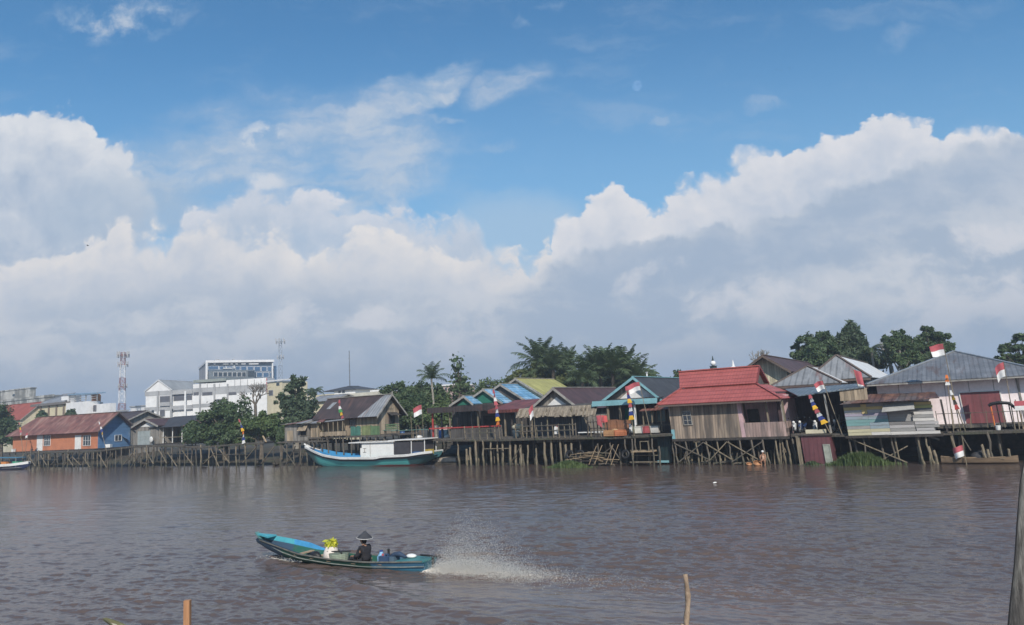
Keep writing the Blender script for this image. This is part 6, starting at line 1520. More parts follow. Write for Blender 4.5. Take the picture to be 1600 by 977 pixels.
for px in (367, 376, 387, 397.5, 408): panel(T, F, px-.4, 593, px+.4, 606, M['town_grey'], 'rib')
for px in (313, 324, 334, 343): panel(T, F, px-.4, 600, px+.4, 607, M['town_grey'], 'rib')
mb = MB(); p = F.L(250, 628, -.3); q = F.L(266, 634, -.3); mb.box(p.x, q.x, -.5, -.42, q.z, p.z-.2); mb.build('balcony_rail', M['town_grey'], T)
panel(T, F, 416, 591, 417.4, 612, M['red'], 'red_edge_band')
F = FY(417.8, 200, TH); T = fthing('cream_building', 'narrow cream yellow building right of the white building', 'building', F)
a1 = F.A(441, 13); zt = F.L(428, 597, 0).z; mb = MB(); mb.box(0, a1, 0, 9, 1, zt); mb.build('wall', M['town_cream'], T)
mb = MB(); mb.slab([(-.3, -.5, zt+.5), (a1+.6, -.5, zt+.5), (a1+.6, 9, zt+1.2), (-.3, 9, zt+1.2)], .35); mb.build('roof', M['town_white'], T)
win(T, F, 432, 598.5, 437, 602.5); win(T, F, 420, 610, 427, 618, m=M['shade'])
# glass office block
F = FY(321.6, 310, -28); T = fthing('office_block', 'office block with a blue glass front, white frame and grey side wall', 'building', F)
a1 = F.A(426.5, 30); zt = F.L(370, 565, 0).z; bB = F.B(311, 0, 30)
mb = MB(); mb.box(.02, a1-.02, .05, bB, 1, zt-.5); mb.build('wall', mat('office_side_panels', (.42,.41,.42), ns=.1, stripes=[('Z', 3.4, .06, .8, .05)]), T)
mb = MB(); mb.box(-.3, a1+.4, -.9, bB+.3, zt-.45, zt+.55); mb.build('roof_slab', M['town_white'], T)
panel(T, F, 321, 566, 324, 600, M['town_white'], 'corner_column', 0, .8, .06); panel(T, F, 424.6, 568, 426.6, 600, M['town_white'], 'corner_column', 0, .8, .06)
panel(T, F, 324.2, 567, 424.4, 600, mat('office_blue_cladding', (.10,.15,.22), ns=.1, rough=.3), 'cladding', 0, .03, .02)
def sl(px): return (px-321.6)*.0066
for i, (x0, x1, y0, y1, gm) in enumerate(((324.5, 342, 572.2, 577.5, 0), (343, 352.8, 572.2, 577.5, 0), (353.6, 363.8, 572.2, 577, 0), (368, 375, 572.2, 578, 0), (376, 385.5, 572.2, 578.5, 0), (386.5, 396, 572.2, 579, 0), (397, 407, 572.4, 580, 0), (408, 417, 572.4, 580, 0), (418, 424.2, 572.4, 580, 0), (400.5, 410, 581.6, 589, 0), (411, 420.5, 581.6, 589, 0), (421.5, 424.2, 581.6, 589, 0))):
    win(T, F, x0, y0+sl(x0), x1, y1+sl(x0), frame=M['town_white'], m=M['office_glass'], b=-.05)
panel(T, F, 324.4, 567.4, 424.2, 570.6, M['office_glass_dark'], 'top_glazing', -.05)
for x0, x1 in ((324.6, 327.4), (333.5, 337), (348.5, 357), (360, 364), (368, 371.5), (377, 384), (389, 404)): panel(T, F, x0, 567.9, x1, 569.4, M['town_white'], 'roof_light', -.12)
mb = MB(); p = F.L(326, 577.8, -2.5); q = F.L(398, 592, -2.5); mb.box(p.x, q.x, -2.5, -.08, q.z-2, p.z-.4); mb.build('projecting_bay', mat('bay_cladding', (.17,.20,.225), ns=.1), T)
for k in range(7): x0 = 333.6 + k*7.35; win(T, F, x0, 581.4, x0+6.6, 588.6, frame=M['town_white'], m=M['office_glass_dark'], b=-2.5, d=.2)
panel(T, F, 387.5, 579.5, 397.5, 589, M['office_glass_dark'], 'dark_pane', -2.5)
so = panel(T, F, 348.4, 576.4, 362.6, 576.6, M['office_glass'], 'sign_rail', -.30)
x = 348.8
for k in range(8): mb = MB(); p = F.L(x, 574.4 + (k % 3 == 1)*.3, -.5); q = F.L(x+1.25, 576.5, -.5); mb.box(p.x, q.x-.05, -.62, -.5, q.z, p.z); mb.build('sign_letter', M['white_clean'], so); x += 1.72
panel(T, F, 365, 571.5, 366.6, 576, M['white_clean'], 'sign_emblem', -.4)
mb = MB(); p = F.L(336, 563, 3); q = F.L(343, 561.5, 3); mb.box(p.x, q.x, 3, 6, zt+.56, q.z); p = F.L(363.5, 563, 3); q = F.L(366.5, 561, 3); mb.box(p.x, q.x, 3, 5, zt+.56, q.z); mb.build('roof_plant', M['town_grey'], T)
p = F.L(427.5, 572, 2); q = F.L(432, 572, 2); mb = MB(); mb.box(a1+.45, q.x, 2, 9, 1, p.z); mb.build('glass_stair_tower', M['office_glass'], T)
# cream flat roofs behind the plank house
F = FY(478, 180, TH); T = fthing('cream_building', 'long low cream building with a dark hipped roof showing behind the plank house', 'building', F)
a1 = F.A(602, 9); zt = F.L(560, 614, 0).z; mb = MB(); mb.box(F.A(515, 9), a1, 0, 10, 1, zt); mb.build('wall', mat('pale_cream_wall', (.70,.66,.55), ns=.2), T)
mb = MB(); mb.box(-.2, F.A(514.6, 9), 1, 10, 1, F.L(500, 617, 1).z); mb.build('left_wing', M['town_cream'], T)
p = F.L(504, 612.5, 1); q = F.L(556, 612, 1); pk_ = F.L(530, 605, 5)
hip_front(T, p.x, q.x, 1, 9, p.z, pk_.z, M['roof_char'], run=3.5, am=(p.x+q.x)/2)
mb = MB(); mb.box(F.A(515,9)+.1, F.A(548, 9), 1.5, 8.5, zt+.01, p.z-.02); mb.build('upper_storey', M['town_white'], T)
win(T, F, 529, 610.5, 533, 614, 1.5); win(T, F, 535, 610.5, 539, 614, 1.5)
p = F.L(578, 610, 1); q = F.L(592, 614, 1); mb = MB(); mb.box(p.x, q.x, 1, 5, zt+.01, p.z); mb.build('roof_parapet', M['town_white'], T)
F = FY(488, 130, TH); T = fthing('cream_house', 'cream house with a grey roof half hidden left of the long brown roof', 'house', F)
a1 = F.A(520, 6); gable_side(T, F.A(480,6), a1, 0, 7, 1, F.L(495, 627, 0).z, F.L(495, 620, 3.5).z, M['roof_grey'], M['town_cream'], of=.5, os=.4)
# pinkish building behind the coconut palm, pale roofs beyond the tower
F = FY(686, 170, TH); T = fthing('pale_brick_building', 'pale pinkish building glimpsed behind the coconut palm', 'building', F)
a1 = F.A(712, 8); mb = MB(); mb.box(0, a1, 0, 8, 1, F.L(700, 603, 0).z); mb.build('wall', mat('pinkish_render', (.58,.42,.38), ns=.3), T)
mb = MB(); mb.box(-.3, a1+.3, -.3, 8.2, F.L(700, 603, 0).z+.01, F.L(700, 602, 0).z+.2); mb.build('roof_slab', M['town_white'], T)
for x0 in (690, 695.5, 701, 706): win(T, F, x0, 606, x0+3.4, 610)
for px0, px1, py, Y, lab in ((203, 226, 637, 280, 'distant pale flat building right of the red and white tower'), (165, 190, 645, 250, 'low pale block below the red and white tower')):
    F = FY(px0, Y, TH); T = fthing('distant_building', lab, 'building', F, 'pale blocks far off around the tower'); a1 = F.A(px1, 10); zt = F.L(px0, py, 0).z
    mb = MB(); mb.box(0, a1, 0, 2, 1, zt); mb.build('wall', M['town_white'], T); mb = MB(); mb.box(-.3, a1+.3, -.3, 2.3, zt+.01, zt+.5); mb.build('parapet', M['town_grey'], T)
# mosque finial over the red tile roof
p = at(1114, 566, 92); T = thing('roof_finial', 'dark stepped finial with a white ball peeping over the red tile ridge', 'finial', (p.x, 92, 1))
z = p.z - 1; mb = MB(); mb.path([(0,0,0), (0,0,z-2.2), (0,0,z-1.2), (0,0,z-.95), (0,0,z-.55), (0,0,z-.5)], [.9, .9, .75, .42, .42, .55], 10); mb.build('drum', mat('finial_dark_green', (.05,.07,.07)), T, smooth=True)
mb = MB(); mb.sphere((0,0,z-.15), .34, 8); mb.build('ball', M['town_white'], T, smooth=True); mb = MB(); mb.path([(0,0,z+.18), (0,0,z+.45), (0,0,z+.8)], [.16,.09,.03], 6); mb.build('spire', mat('finial_dark_green', (.05,.07,.07)), T)
p = at(1145.5, 570, 92); T = thing('roof_finial', 'tiny pale finial right of the dark stepped one over the red ridge', 'finial', (p.x, 92, 1)); mb = MB(); mb.path([(0,0,0), (0,0,p.z-1.4), (0,0,p.z-1.2), (0,0,p.z-.4)], [.5,.5,.2,.03], 8); mb.build('spire', M['town_white'], T)
for px, py, lab in ((1010.5, 583, 'white vent pipe on the charcoal roof of the teal gabled house'), (1032, 607, 'thin vent pipe beside the teal barge board')):
    p = at(px, py, 66); o = thing('vent_pipe', lab, 'pipe', (p.x, 66, p.z-2.0)); mb = MB(); mb.tube((0,0,0), (0,0,2.0), .07); mb.build('pipe', M['town_white'], o); mb = MB(); mb.tube((0,0,2.01), (0,0,2.1), .13); mb.build('cap', M['town_grey'], o)
# ------------------------------------------------------------------ boats
def hull(L, sections, n=40, m=9, thick=.05):
    """sections: list of (s, half width, keel z, gunwale z, bottom flatness) from stern to bow"""
    S = np.array([q[0] for q in sections]); f = lambda k, s: float(np.interp(s, S, [q[k] for q in sections]))
    mb = MB(); rings = []
    def sm(k, s): return .25*f(k, max(S[0], s-L*.03)) + .5*f(k, s) + .25*f(k, min(S[-1], s+L*.03))
    for i in range(n+1):
        s = S[0] + (S[-1]-S[0])*i/n; w, kz, gz = sm(1, s), sm(2, s), sm(3, s); ring = []
        for j in range(m):
            t_ = j/(m-1); u = t_*2-1; a = abs(u)
            ring.append((s, w*math.copysign(a**.75, u), kz + (gz-kz)*a**sections[0][4]))
        rings.append(ring)
    return rings, sm
def skin_rings(rings, inner=None, close=True):
    mb = MB(); m = len(rings[0]); vs = [v for r_ in rings for v in r_]; n = len(rings)
    fs = [(i*m+j, i*m+j+1, (i+1)*m+j+1, (i+1)*m+j) for i in range(n-1) for j in range(m-1)]
    mb.add(vs, fs); return mb
def shell(rings, t):
    """outer and inner skins joined along the gunwale and the ends"""
    m = len(rings[0]); n = len(rings); out = [v for r_ in rings for v in r_]
    inn = []
    for r_ in rings:
        c = (r_[0][2]); w = abs(r_[0][1])
        for (x, y, z) in r_:
            k = max(0.0, (w - t)/max(w, 1e-4)); inn.append((x, y*k, min(z + t*(1-abs(y)/max(w,1e-4)), r_[0][2] - .0)))
    N = len(out); mb = MB(); vs = out + inn; fs = []
    for i in range(n-1):
        for j in range(m-1):
            a, b, c, d = i*m+j, i*m+j+1, (i+1)*m+j+1, (i+1)*m+j; fs.append((a, b, c, d)); fs.append((N+d, N+c, N+b, N+a))
        fs.append((i*m, (i+1)*m, N+(i+1)*m, N+i*m)); fs.append((i*m+m-1, N+i*m+m-1, N+(i+1)*m+m-1, (i+1)*m+m-1))
    for i in (0, n-1):
        for j in range(m-1): fs.append((i*m+j, i*m+j+1, N+i*m+j+1, N+i*m+j))
    mb.add(vs, fs); return mb
# ---- the speeding longtail boat
L = (BOAT_B - BOAT_S).length + 1.15
rz = math.atan2(HEAD.y, HEAD.x)
T = thing('longtail_boat', 'narrow blue and green longtail boat speeding left across the river', 'boat', (BOAT_S.x, BOAT_S.y, 0), rz)
bow_z = on_z(400, 840, 0)  # sight line of the bow tip
tip = BOAT_S + HEAD*(L)
zb = bisect(lambda z: proj((tip.x, tip.y, z))[1] - 841, -1, 3)
sec = [(0, .40, -.12, .36, 1.7), (L*.10, .47, -.16, .31, 0), (L*.3, .52, -.16, .24, 0), (L*.5, .52, -.12, .27, 0), (L*.68, .50, -.02, zb*.50, 0), (L*.82, .36, .12, zb*.74, 0), (L*.93, .20, .34, zb*.90, 0), (L, .10, zb*.80, zb, 0)]
rings, sm = hull(L, sec, 46, 11)
hm = bpy.data.materials.new('boat_hull_paint'); hm.use_nodes = True
t = NT(hm.node_tree); b = hm.node_tree.nodes['Principled BSDF']; tc = t.new('ShaderNodeTexCoord'); x, y, z = t.sep(tc.outputs['Object'])
n_ = t.noise(t.scale(tc.outputs['Object'], (1, 3, 4)), 2.2, 6, .6)
k1 = t.step(x, L*.26, L*.27); k2 = t.step(x, L*.80, L*.81)
col = t.mix(k1, (.045,.14,.24), (.012,.085,.060)); col = t.mix(k2, col, (.030,.060,.10))
low = t.step(z + n_*.05, .10, .13, t0=1, t1=0) * (1 - k1); col = t.mix(low, col, (.06,.26,.40))
col = t.mix(t.step(n_, .52, .68)*.55, col, (.075,.085,.08)); t.l.new(col, b.inputs['Base Color']); b.inputs['Roughness'].default_value = .55
h_o = shell(rings, .045).build('hull', hm, T, smooth=False)
inner_blue = mat('bright_blue_boat_paint', (.07,.33,.62), (.05,.25,.50), ns=1.5, rough=.6, stain=((.12,.30,.36), 1.2, (1,1,1), .6, .5))
turq = mat('turquoise_boat_paint', (.09,.42,.50), (.07,.34,.42), ns=1.5, rough=.6)
# inner bulwark: raised bright blue washboards towards the bow
for sg in (-1, 1):
    mb = MB(); N = 16; vs = []
    for i in range(N+1):
        s = L*(.62 + .37*i/N); w = sm(1, s)*.97; g_ = sm(3, s); h_ = (.19 if sg < 0 else .05)*min(1, (s - L*.60)/(L*.12))
        for dz, dy in ((-.02, 0), (h_*.85, .02), (h_*.85, -.02), (-.02, -.04)): vs.append((s, sg*(w + dy), g_ + dz))
    fs = [(i*4+j, i*4+(j+1)%4, (i+1)*4+(j+1)%4, (i+1)*4+j) for i in range(N) for j in range(4)] + [(0,1,2,3), tuple(N*4+j for j in range(4))]
    mb.add(vs, fs, 0)
    mb.m = [0 if (f[0]//4) < N*.45 else 1 for f in mb.f]
    mb.build('washboard', [inner_blue, turq] if sg < 0 else [mat('dark_blue_washboard', (.03,.06,.10))]*2, T)
for nm, off, dz, m_, w_ in (('gunwale', .0, .0, mat('worn_gunwale', (.17,.16,.14), (.10,.10,.09), ns=4), .045), ('rub_rail', .012, -.17, mat('pale_rub_rail', (.27,.29,.27), (.16,.18,.17), ns=4), .028)):
    for sg in (-1, 1):
        mb = MB(); pts = []
        for i in range(41):
            s = L*(.0 + .97*i/40); g_ = sm(3, s); k_ = sm(2, s); f_ = max(.1, (g_+dz-k_)/(g_-k_)); pts.append((s, sg*(sm(1, s)*f_**.44 + off), g_ + dz*(1 if s < L*.8 else max(.2, 1-(s-L*.8)/(L*.2)))))
        mb.path(pts, w_*.6, 5); mb.build(nm, m_, T)
mb = MB(); s0 = L*.905; mb.prism([(s0, -sm(1, s0)*.9, sm(3, s0)+.17), (s0, sm(1, s0)*.9, sm(3, s0)+.17), (L*.995, .07, zb+.12), (L*.995, -.07, zb+.12)], (0, 0, .05)); mb.build('foredeck', turq, T)
mb = MB(); mb.prism([(L*.97, -.12, zb-.05), (L*.97, .12, zb-.05), (L+.06, .08, zb+.16), (L+.06, -.08, zb+.16)], (0, 0, .07)); mb.build('stem_cap', mat('dull_green_paint', (.10,.24,.24)), T)
fl = MB(); vs = []; N = 14
for i in range(N+1): s = L*(.06 + .72*i/N); w = sm(1, s)*.55; zz = max(sm(2, s) + .14, .0); vs += [(s, -w, zz), (s, w, zz), (s, w, zz-.02), (s, -w, zz-.02)]
fl.add(vs, [(i*4+j, i*4+(j+1)%4, (i+1)*4+(j+1)%4, (i+1)*4+j) for i in range(N) for j in range(4)] + [(0,1,2,3), tuple(N*4+j for j in range(4))]); fl.build('floor_boards', M['plank'], T)
for k in (.22, .36, .50, .60, .70): s = L*k; mb = MB(); w = sm(1, s)*.9; mb.box(s-.09, s+.09, -w, w, sm(3, s)-.10, sm(3, s)-.065); mb.build('thwart', mat('tan_boat_board', (.45,.33,.22), ns=3), T)
mb = MB(); mb.prism([(-.03, -.38, .36), (-.03, .38, .36), (-.03, .16, -.10), (-.03, -.16, -.10)], (.06, 0, 0)); mb.build('transom', mat('dark_teal_paint', (.04,.14,.20), ns=2), T)
mb = MB(); mb.prism([(-.05, -.42, .33), (-.05, .42, .33), (L*.14, .48, .27), (L*.14, -.48, .27)], (0, 0, .05)); mb.build('stern_deck', mat('teal_boat_paint', (.07,.24,.24), (.05,.18,.19), ns=2, rough=.6), T)
mb = MB(); mb.box(-.16, -.10, -.03, .03, -.45, .48); mb.prism([(-.32, -.012, -.50), (-.10, -.012, -.50), (-.10, -.012, -.1), (-.20, -.012, -.1)], (0, .024, 0)); mb.build('rudder', M['black'], T)
mb = MB(); mb.beam((-.45, 0, .44), (.35, 0, .47), .05); mb.build('rudder_arm', M['black'], T)
en = MB(); en.box(L*.17, L*.17+.5, -.17, .17, .08, .38); eo = en.build('engine', mat('blue_grey_engine', (.10,.16,.22), ns=6), T)
en = MB(); en.tube((L*.17, 0, .2), (-.5, .03, -.28), .03); en.build('propeller_shaft', M['steel'], eo); en = MB(); en.tube((L*.17+.3, .05, .38), (L*.17+.3, .05, .62), .04); en.build('exhaust', M['black'], eo); en = MB(); en.ring((L*.17+.56, 0, .25), .13, .03, n=14); en.build('flywheel', M['steel'], eo)
# cargo and driver
fl_z = lambda s: max(sm(2, s) + .14, .0)
BL = Matrix.Translation((BOAT_S.x, BOAT_S.y, 0)) @ Matrix.Rotation(rz, 4, 'Z')
def on_boat(s, y, z): return BL @ Vector((s, y, z))
def s_at(px, z=.4): return bisect(lambda s: proj(on_boat(s, 0, z))[0] - px, -1, L+1)
s = s_at(516, .5); o = thing('produce_sack', 'white sack topped with yellow green leaves in the middle of the longtail boat', 'sack', on_boat(s, -.05, fl_z(s)), rz)
mb = MB(); mb.path([(0,0,0), (0,0,.12), (0,0,.34), (0,0,.50), (0,0,.56)], [.24, .30, .27, .20, .15], 12); mb.build('bag', mat('pale_pink_sack', (.74,.66,.60), ns=4), o, smooth=True)
P_, N_ = crown_points([((0, 0, .60), (.22, .20, .15))], 240, .45); link('leaves', leaf_mesh('leaves', P_, N_, .095, leafmat('bright_yellow_green_leaves', (.35,.38,.04), (.62,.58,.06), ns=3), 2.4), o)
s = s_at(497, .4); o = tag(MB().path([(-.3, .1, .16), (-.1, .08, .2), (.1, .05, .18), (.32, -.02, .12)], [.06, .15, .15, .05], 8).build('dark_bundle', M['black'], None, on_boat(s, .1, fl_z(s)), rz, True), 'dark wrapped bundle just ahead of the produce sack in the boat', 'bundle')
s = s_at(530, .4); o = thing('wicker_basket', 'pale green basket with dark cords right of the produce sack', 'basket', on_boat(s, 0, fl_z(s)), rz)
mb = MB(); mb.path([(0,0,0), (0,0,.02), (0,0,.36), (0,0,.37), (0,0,.06)], [.24, .30, .36, .33, .26], 14); mb.build('body', mat('pale_green_basket', (.36,.42,.33), ns=5, stripes=[('Z', .06, .3, .6, .2)]), o)
mb = MB(); mb.beam((-.36, -.2, .40), (.4, .18, .42), .035); mb.beam((-.3, .2, .40), (.3, -.26, .42), .035); mb.build('cord', M['black'], o)
s = s_at(590, .3); o = thing('blue_jug', 'pale blue plastic jug behind the boat driver', 'jug', on_boat(s, -.2, fl_z(s)), rz)
mb = MB(); mb.path([(0,0,0), (0,0,.3), (0,0,.42), (0,0,.46)], [.15, .15, .06, .06], 12); mb.build('body', mat('pale_blue_plastic', (.25,.48,.70), rough=.4), o, smooth=True); mb = MB(); mb.tube((0,0,.461), (0,0,.50), .065); mb.build('cap', M['bcloth'], o)
s = s_at(606, .3); o = thing('fuel_drum', 'dark blue fuel can beside the engine of the longtail boat', 'can', on_boat(s, .1, fl_z(s)), rz)
mb = MB(); mb.box(-.2, .2, -.15, .15, 0, .40); mb.box(-.12, .02, -.04, .04, .44, .47); mb.box(-.12, -.09, -.04, .04, .40, .44); mb.box(-.01, .02, -.04, .04, .40, .44); mb.build('body', mat('navy_plastic', (.05,.09,.17), rough=.45), o); mb = MB(); mb.tube((.13,0,.401), (.13,0,.46), .04); mb.build('cap', M['red'], o)
s = s_at(640, .4); o = tag(MB().sphere((0,0,.06), .13, 7, sq=(1.5,1,.55)).build('white_bag', M['white_clean'], None, on_boat(s, -.1, .34), rz, True), 'small crumpled white bag on the stern deck of the longtail boat', 'bag')
s = s_at(622, .4); o = tag(MB().path([(-.35,0,.04), (-.1,.05,.14), (.15,0,.10), (.35,.05,.02)], [.04,.09,.08,.04], 8).build('tarpaulin', mat('dark_blue_tarp', (.035,.06,.11), ns=5), None, on_boat(s, .0, .33), rz, True), 'dark blue folded tarpaulin between the fuel can and the white bag', 'tarpaulin')
s = s_at(546, .4); 
T = thing('person', 'boat driver in a black jacket and dark conical hat, seated facing the bow', 'person', on_boat(s_at(571, .5), .0, fl_z(s)), rz)
J = [((0,0,.20), (.16,.13)), ((.0,0,.36), (.145,.12)), ((.02,0,.54), (.155,.115)), ((.05,0,.66), (.12,.09)), ((.07,0,.72), .055), ((.09,0,.80), .085), ((.10,0,.90), .095), ((.09,0,.97), .06),
     ((.06,-.11,.16), .10), ((.42,-.17,.30), .075), ((.72,-.16,.06), .052), ((.86,-.17,.05), .04), ((.06,.11,.16), .10), ((.42,.17,.30), .075), ((.72,.16,.06), .052), ((.86,.17,.05), .04),
     ((.04,-.21,.59), .055), ((.10,-.29,.38), .05), ((.32,-.22,.33), .038), ((.39,-.20,.33), .033), ((.04,.21,.59), .055), ((.10,.29,.38), .05), ((.32,.22,.33), .038), ((.39,.20,.33), .033), ((.195,0,.86), .022)]
Ed = [(0,1),(1,2),(2,3),(3,4),(4,5),(5,6),(6,7),(0,8),(8,9),(9,10),(10,11),(0,12),(12,13),(13,14),(14,15),(2,16),(16,17),(17,18),(18,19),(2,20),(20,21),(21,22),(22,23),(5,24)]
body = skin_body('body', J, Ed, skin, T)
for sg in (-1, 1):
    mb = MB()
    for k in range(4): mb.path([(.40, sg*(.175+.018*k), .335), (.455, sg*(.175+.018*k), .345), (.475, sg*(.175+.018*k), .315), (.455, sg*(.175+.018*k), .29)], [.0095,.0095,.009,.008], 5)
    mb.path([(.39, sg*.165, .345), (.43, sg*.15, .36), (.46, sg*.16, .335)], [.011,.011,.009], 5); mb.build('hand', skin, body, smooth=True)
jk = mat('black_jacket', (.022,.021,.026), (.035,.033,.038), ns=3, rough=.85, bump=.3)
Jk = [((-.01,0,.12), (.20,.165)), ((.0,0,.34), (.185,.15)), ((.01,0,.54), (.222,.165)), ((.05,0,.66), (.15,.11)), ((.07,0,.705), .07),
      ((.03,-.23,.60), .10), ((.10,-.295,.38), .085), ((.31,-.222,.335), .062), ((.03,.23,.60), .10), ((.10,.295,.38), .085), ((.31,.222,.335), .062)]
skin_body('jacket', Jk, [(0,1),(1,2),(2,3),(3,4),(2,5),(5,6),(6,7),(2,8),(8,9),(9,10)], jk, T)
tr_ = [((0,0,.15), (.185,.15)), ((.08,-.11,.16), .115), ((.42,-.17,.30), .09), ((.70,-.16,.075), .066), ((.08,.11,.16), .115), ((.42,.17,.30), .09), ((.70,.16,.075), .066)]
skin_body('trousers', tr_, [(0,1),(1,2),(2,3),(0,4),(4,5),(5,6)], mat('black_trousers', (.025,.025,.03), ns=3, rough=.9), T)
hs = [((.02,0,.73), .062), ((.035,0,.82), .095), ((.06,0,.91), .10)]
skin_body('head_scarf', hs, [(0,1),(1,2)], jk, T)
mb = MB(); n = 24; vs = [(.10, 0, 1.17)]
for i in range(n): a = 2*PI*i/n; vs.append((.10 + .27*math.cos(a) , .27*math.sin(a), .925))
for i in range(n): a = 2*PI*i/n; vs.append((.10 + .25*math.cos(a), .25*math.sin(a), .92))
vs.append((.10, 0, 1.13))
fs = [(0, 1+i, 1+(i+1)%n) for i in range(n)] + [(1+i, 1+n+i, 1+n+(i+1)%n, 1+(i+1)%n) for i in range(n)] + [(1+2*n, 1+n+(i+1)%n, 1+n+i) for i in range(n)]
mb.add(vs, fs); hat = mb.build('conical_hat', mat('dark_blue_grey_hat', (.055,.058,.068), (.04,.042,.05), ns=6, rough=.9), T); hat.rotation_euler = (0, R(-5), 0)
mb = MB(); mb.path([(.10 + .272*math.cos(2*PI*i/n), .272*math.sin(2*PI*i/n), .921) for i in range(n+1)], .012, 5); mb.build('hat_rim', mat('pale_hat_rim', (.62,.60,.58)), hat)

# ---- the moored white and green wooden boat
b0 = on_z(660, 727.0, 0); Dv = Vector((-math.cos(R(TH-2)), math.sin(R(TH-2)), 0)); Dv.z = 0; Dn = Dv.normalized()
rz2 = math.atan2(Dn.y, Dn.x); O2 = b0 - Dn*1.0
T = thing('wooden_boat', 'moored white and green wooden boat with a white cabin and dark stern shelter', 'boat', (O2.x, O2.y, 0), rz2)
W2 = Matrix.Translation((O2.x, O2.y, 0)) @ Matrix.Rotation(rz2, 4, 'Z')
def q2(px, py, y=0.0):     # (s, z) of a sight line in the boat's long plane y
    s, z = 5.0, 1.0
    for _ in range(5):
        s = bisect(lambda s_: proj(W2 @ Vector((s_, y, z)))[0] - px, -20, 40); z = bisect(lambda z_: proj(W2 @ Vector((s, y, z_)))[1] - py, -3, 8)
    return s, z
hb = 1.45
yn = 1.4 if (W2 @ Vector((5, 1.4, 0))).y < (W2 @ Vector((5, -1.4, 0))).y else -1.4      # near side
ss, sz = q2(676, 706, yn*.6); bs, bz = q2(478, 698, 0); ms, mz = q2(590, 716, yn)
Ls = bs
sec = [(ss, hb*.62, sz-.55, sz, 1.5), (ss + (bs-ss)*.10, hb*.85, .05, sz-.15, 0), (ss + (bs-ss)*.16, hb*.92, -.35, sz-.30, 0), (ss + (bs-ss)*.35, hb, -.5, mz+.16, 0), (ms, hb, -.5, mz, 0), (ss + (bs-ss)*.65, hb*.95, -.45, mz+.05, 0), (ss + (bs-ss)*.8, hb*.72, -.25, mz+.35, 0), (ss + (bs-ss)*.93, hb*.34, .35, bz-.42, 0), (bs, .12, bz-.35, bz, 0)]
rings, sm2 = hull(bs-ss, sec, 50, 13)
hm2 = bpy.data.materials.new('moored_boat_paint'); hm2.use_nodes = True
t = NT(hm2.node_tree); b = hm2.node_tree.nodes['Principled BSDF']; tc = t.new('ShaderNodeTexCoord'); x, y, z = t.sep(tc.outputs['Object'])
n_ = t.noise(t.scale(tc.outputs['Object'], (.5, 2, 2)), 1.2, 6, .6)
k = t.step(x, ss + (bs-ss)*.84, ss + (bs-ss)*.92); col = t.mix(k, (.10,.43,.42), (.05,.085,.085))
col = t.mix(t.step(x, ss + (bs-ss)*.17, ss + (bs-ss)*.155), col, (.035,.10,.11))
col = t.mix(t.step(z + n_*.16, .20, .24, t0=1, t1=0) * t.step(x, ms+2.5, ms-.5), col, (.20,.05,.045)); col = t.mix(t.step(n_, .55, .70)*.4, col, (.05,.10,.10)); col = t.mix(t.step(z, .06, -.02)*.6, col, (.03,.04,.03))
t.l.new(col, b.inputs['Base Color']); b.inputs['Roughness'].default_value = .5
shell(rings, .06).build('hull', hm2, T)
for sg in (-1, 1):
    mb = MB(); vs = []; N = 46
    for i in range(N+1):
        s = ss + (bs-ss)*i/N; w = sm2(1, s) + .035; g_ = sm2(3, s); vs += [(s, sg*w, g_-.12), (s, sg*(w+.03), g_+.10), (s, sg*(w-.08), g_+.12), (s, sg*(w-.08), g_-.12)]
    mb.add(vs, [(i*4+j, i*4+(j+1)%4, (i+1)*4+(j+1)%4, (i+1)*4+j) for i in range(N) for j in range(4)] + [(0,1,2,3), tuple(N*4+j for j in range(4))]); mb.build('rub_strake', M['white'], T)
    mb = MB(); vs = []
    for i in range(N+1):
        s = ss + (bs-ss)*i/N; g_ = sm2(3, s)-.125; k_ = sm2(2, s); f_ = max(.1, (g_-.16-k_)/(sm2(3,s)-k_)); w = sm2(1, s)+.02; vs += [(s, sg*w, g_), (s, sg*(w*(.97)), g_-.17), (s, sg*(w-.1), g_-.17), (s, sg*(w-.1), g_)]
    mb.add(vs, [(i*4+j, i*4+(j+1)%4, (i+1)*4+(j+1)%4, (i+1)*4+j) for i in range(N) for j in range(4)]); mb.build('dark_strake', M['black'], T)
dk = MB(); vs = []; N = 30
for i in range(N+1): s = ss + (bs-ss)*(.02 + .94*i/N); w = sm2(1, s)-.08; g_ = sm2(3, s) - .28; vs += [(s, -w, g_), (s, w, g_), (s, w, g_-.05), (s, -w, g_-.05)]
dk.add(vs, [(i*4+j, i*4+(j+1)%4, (i+1)*4+(j+1)%4, (i+1)*4+j) for i in range(N) for j in range(4)] + [(0,1,2,3), tuple(N*4+j for j in range(4))]); dk.build('deck', mat('blue_grey_boat_deck', (.10,.22,.34), ns=2), T)
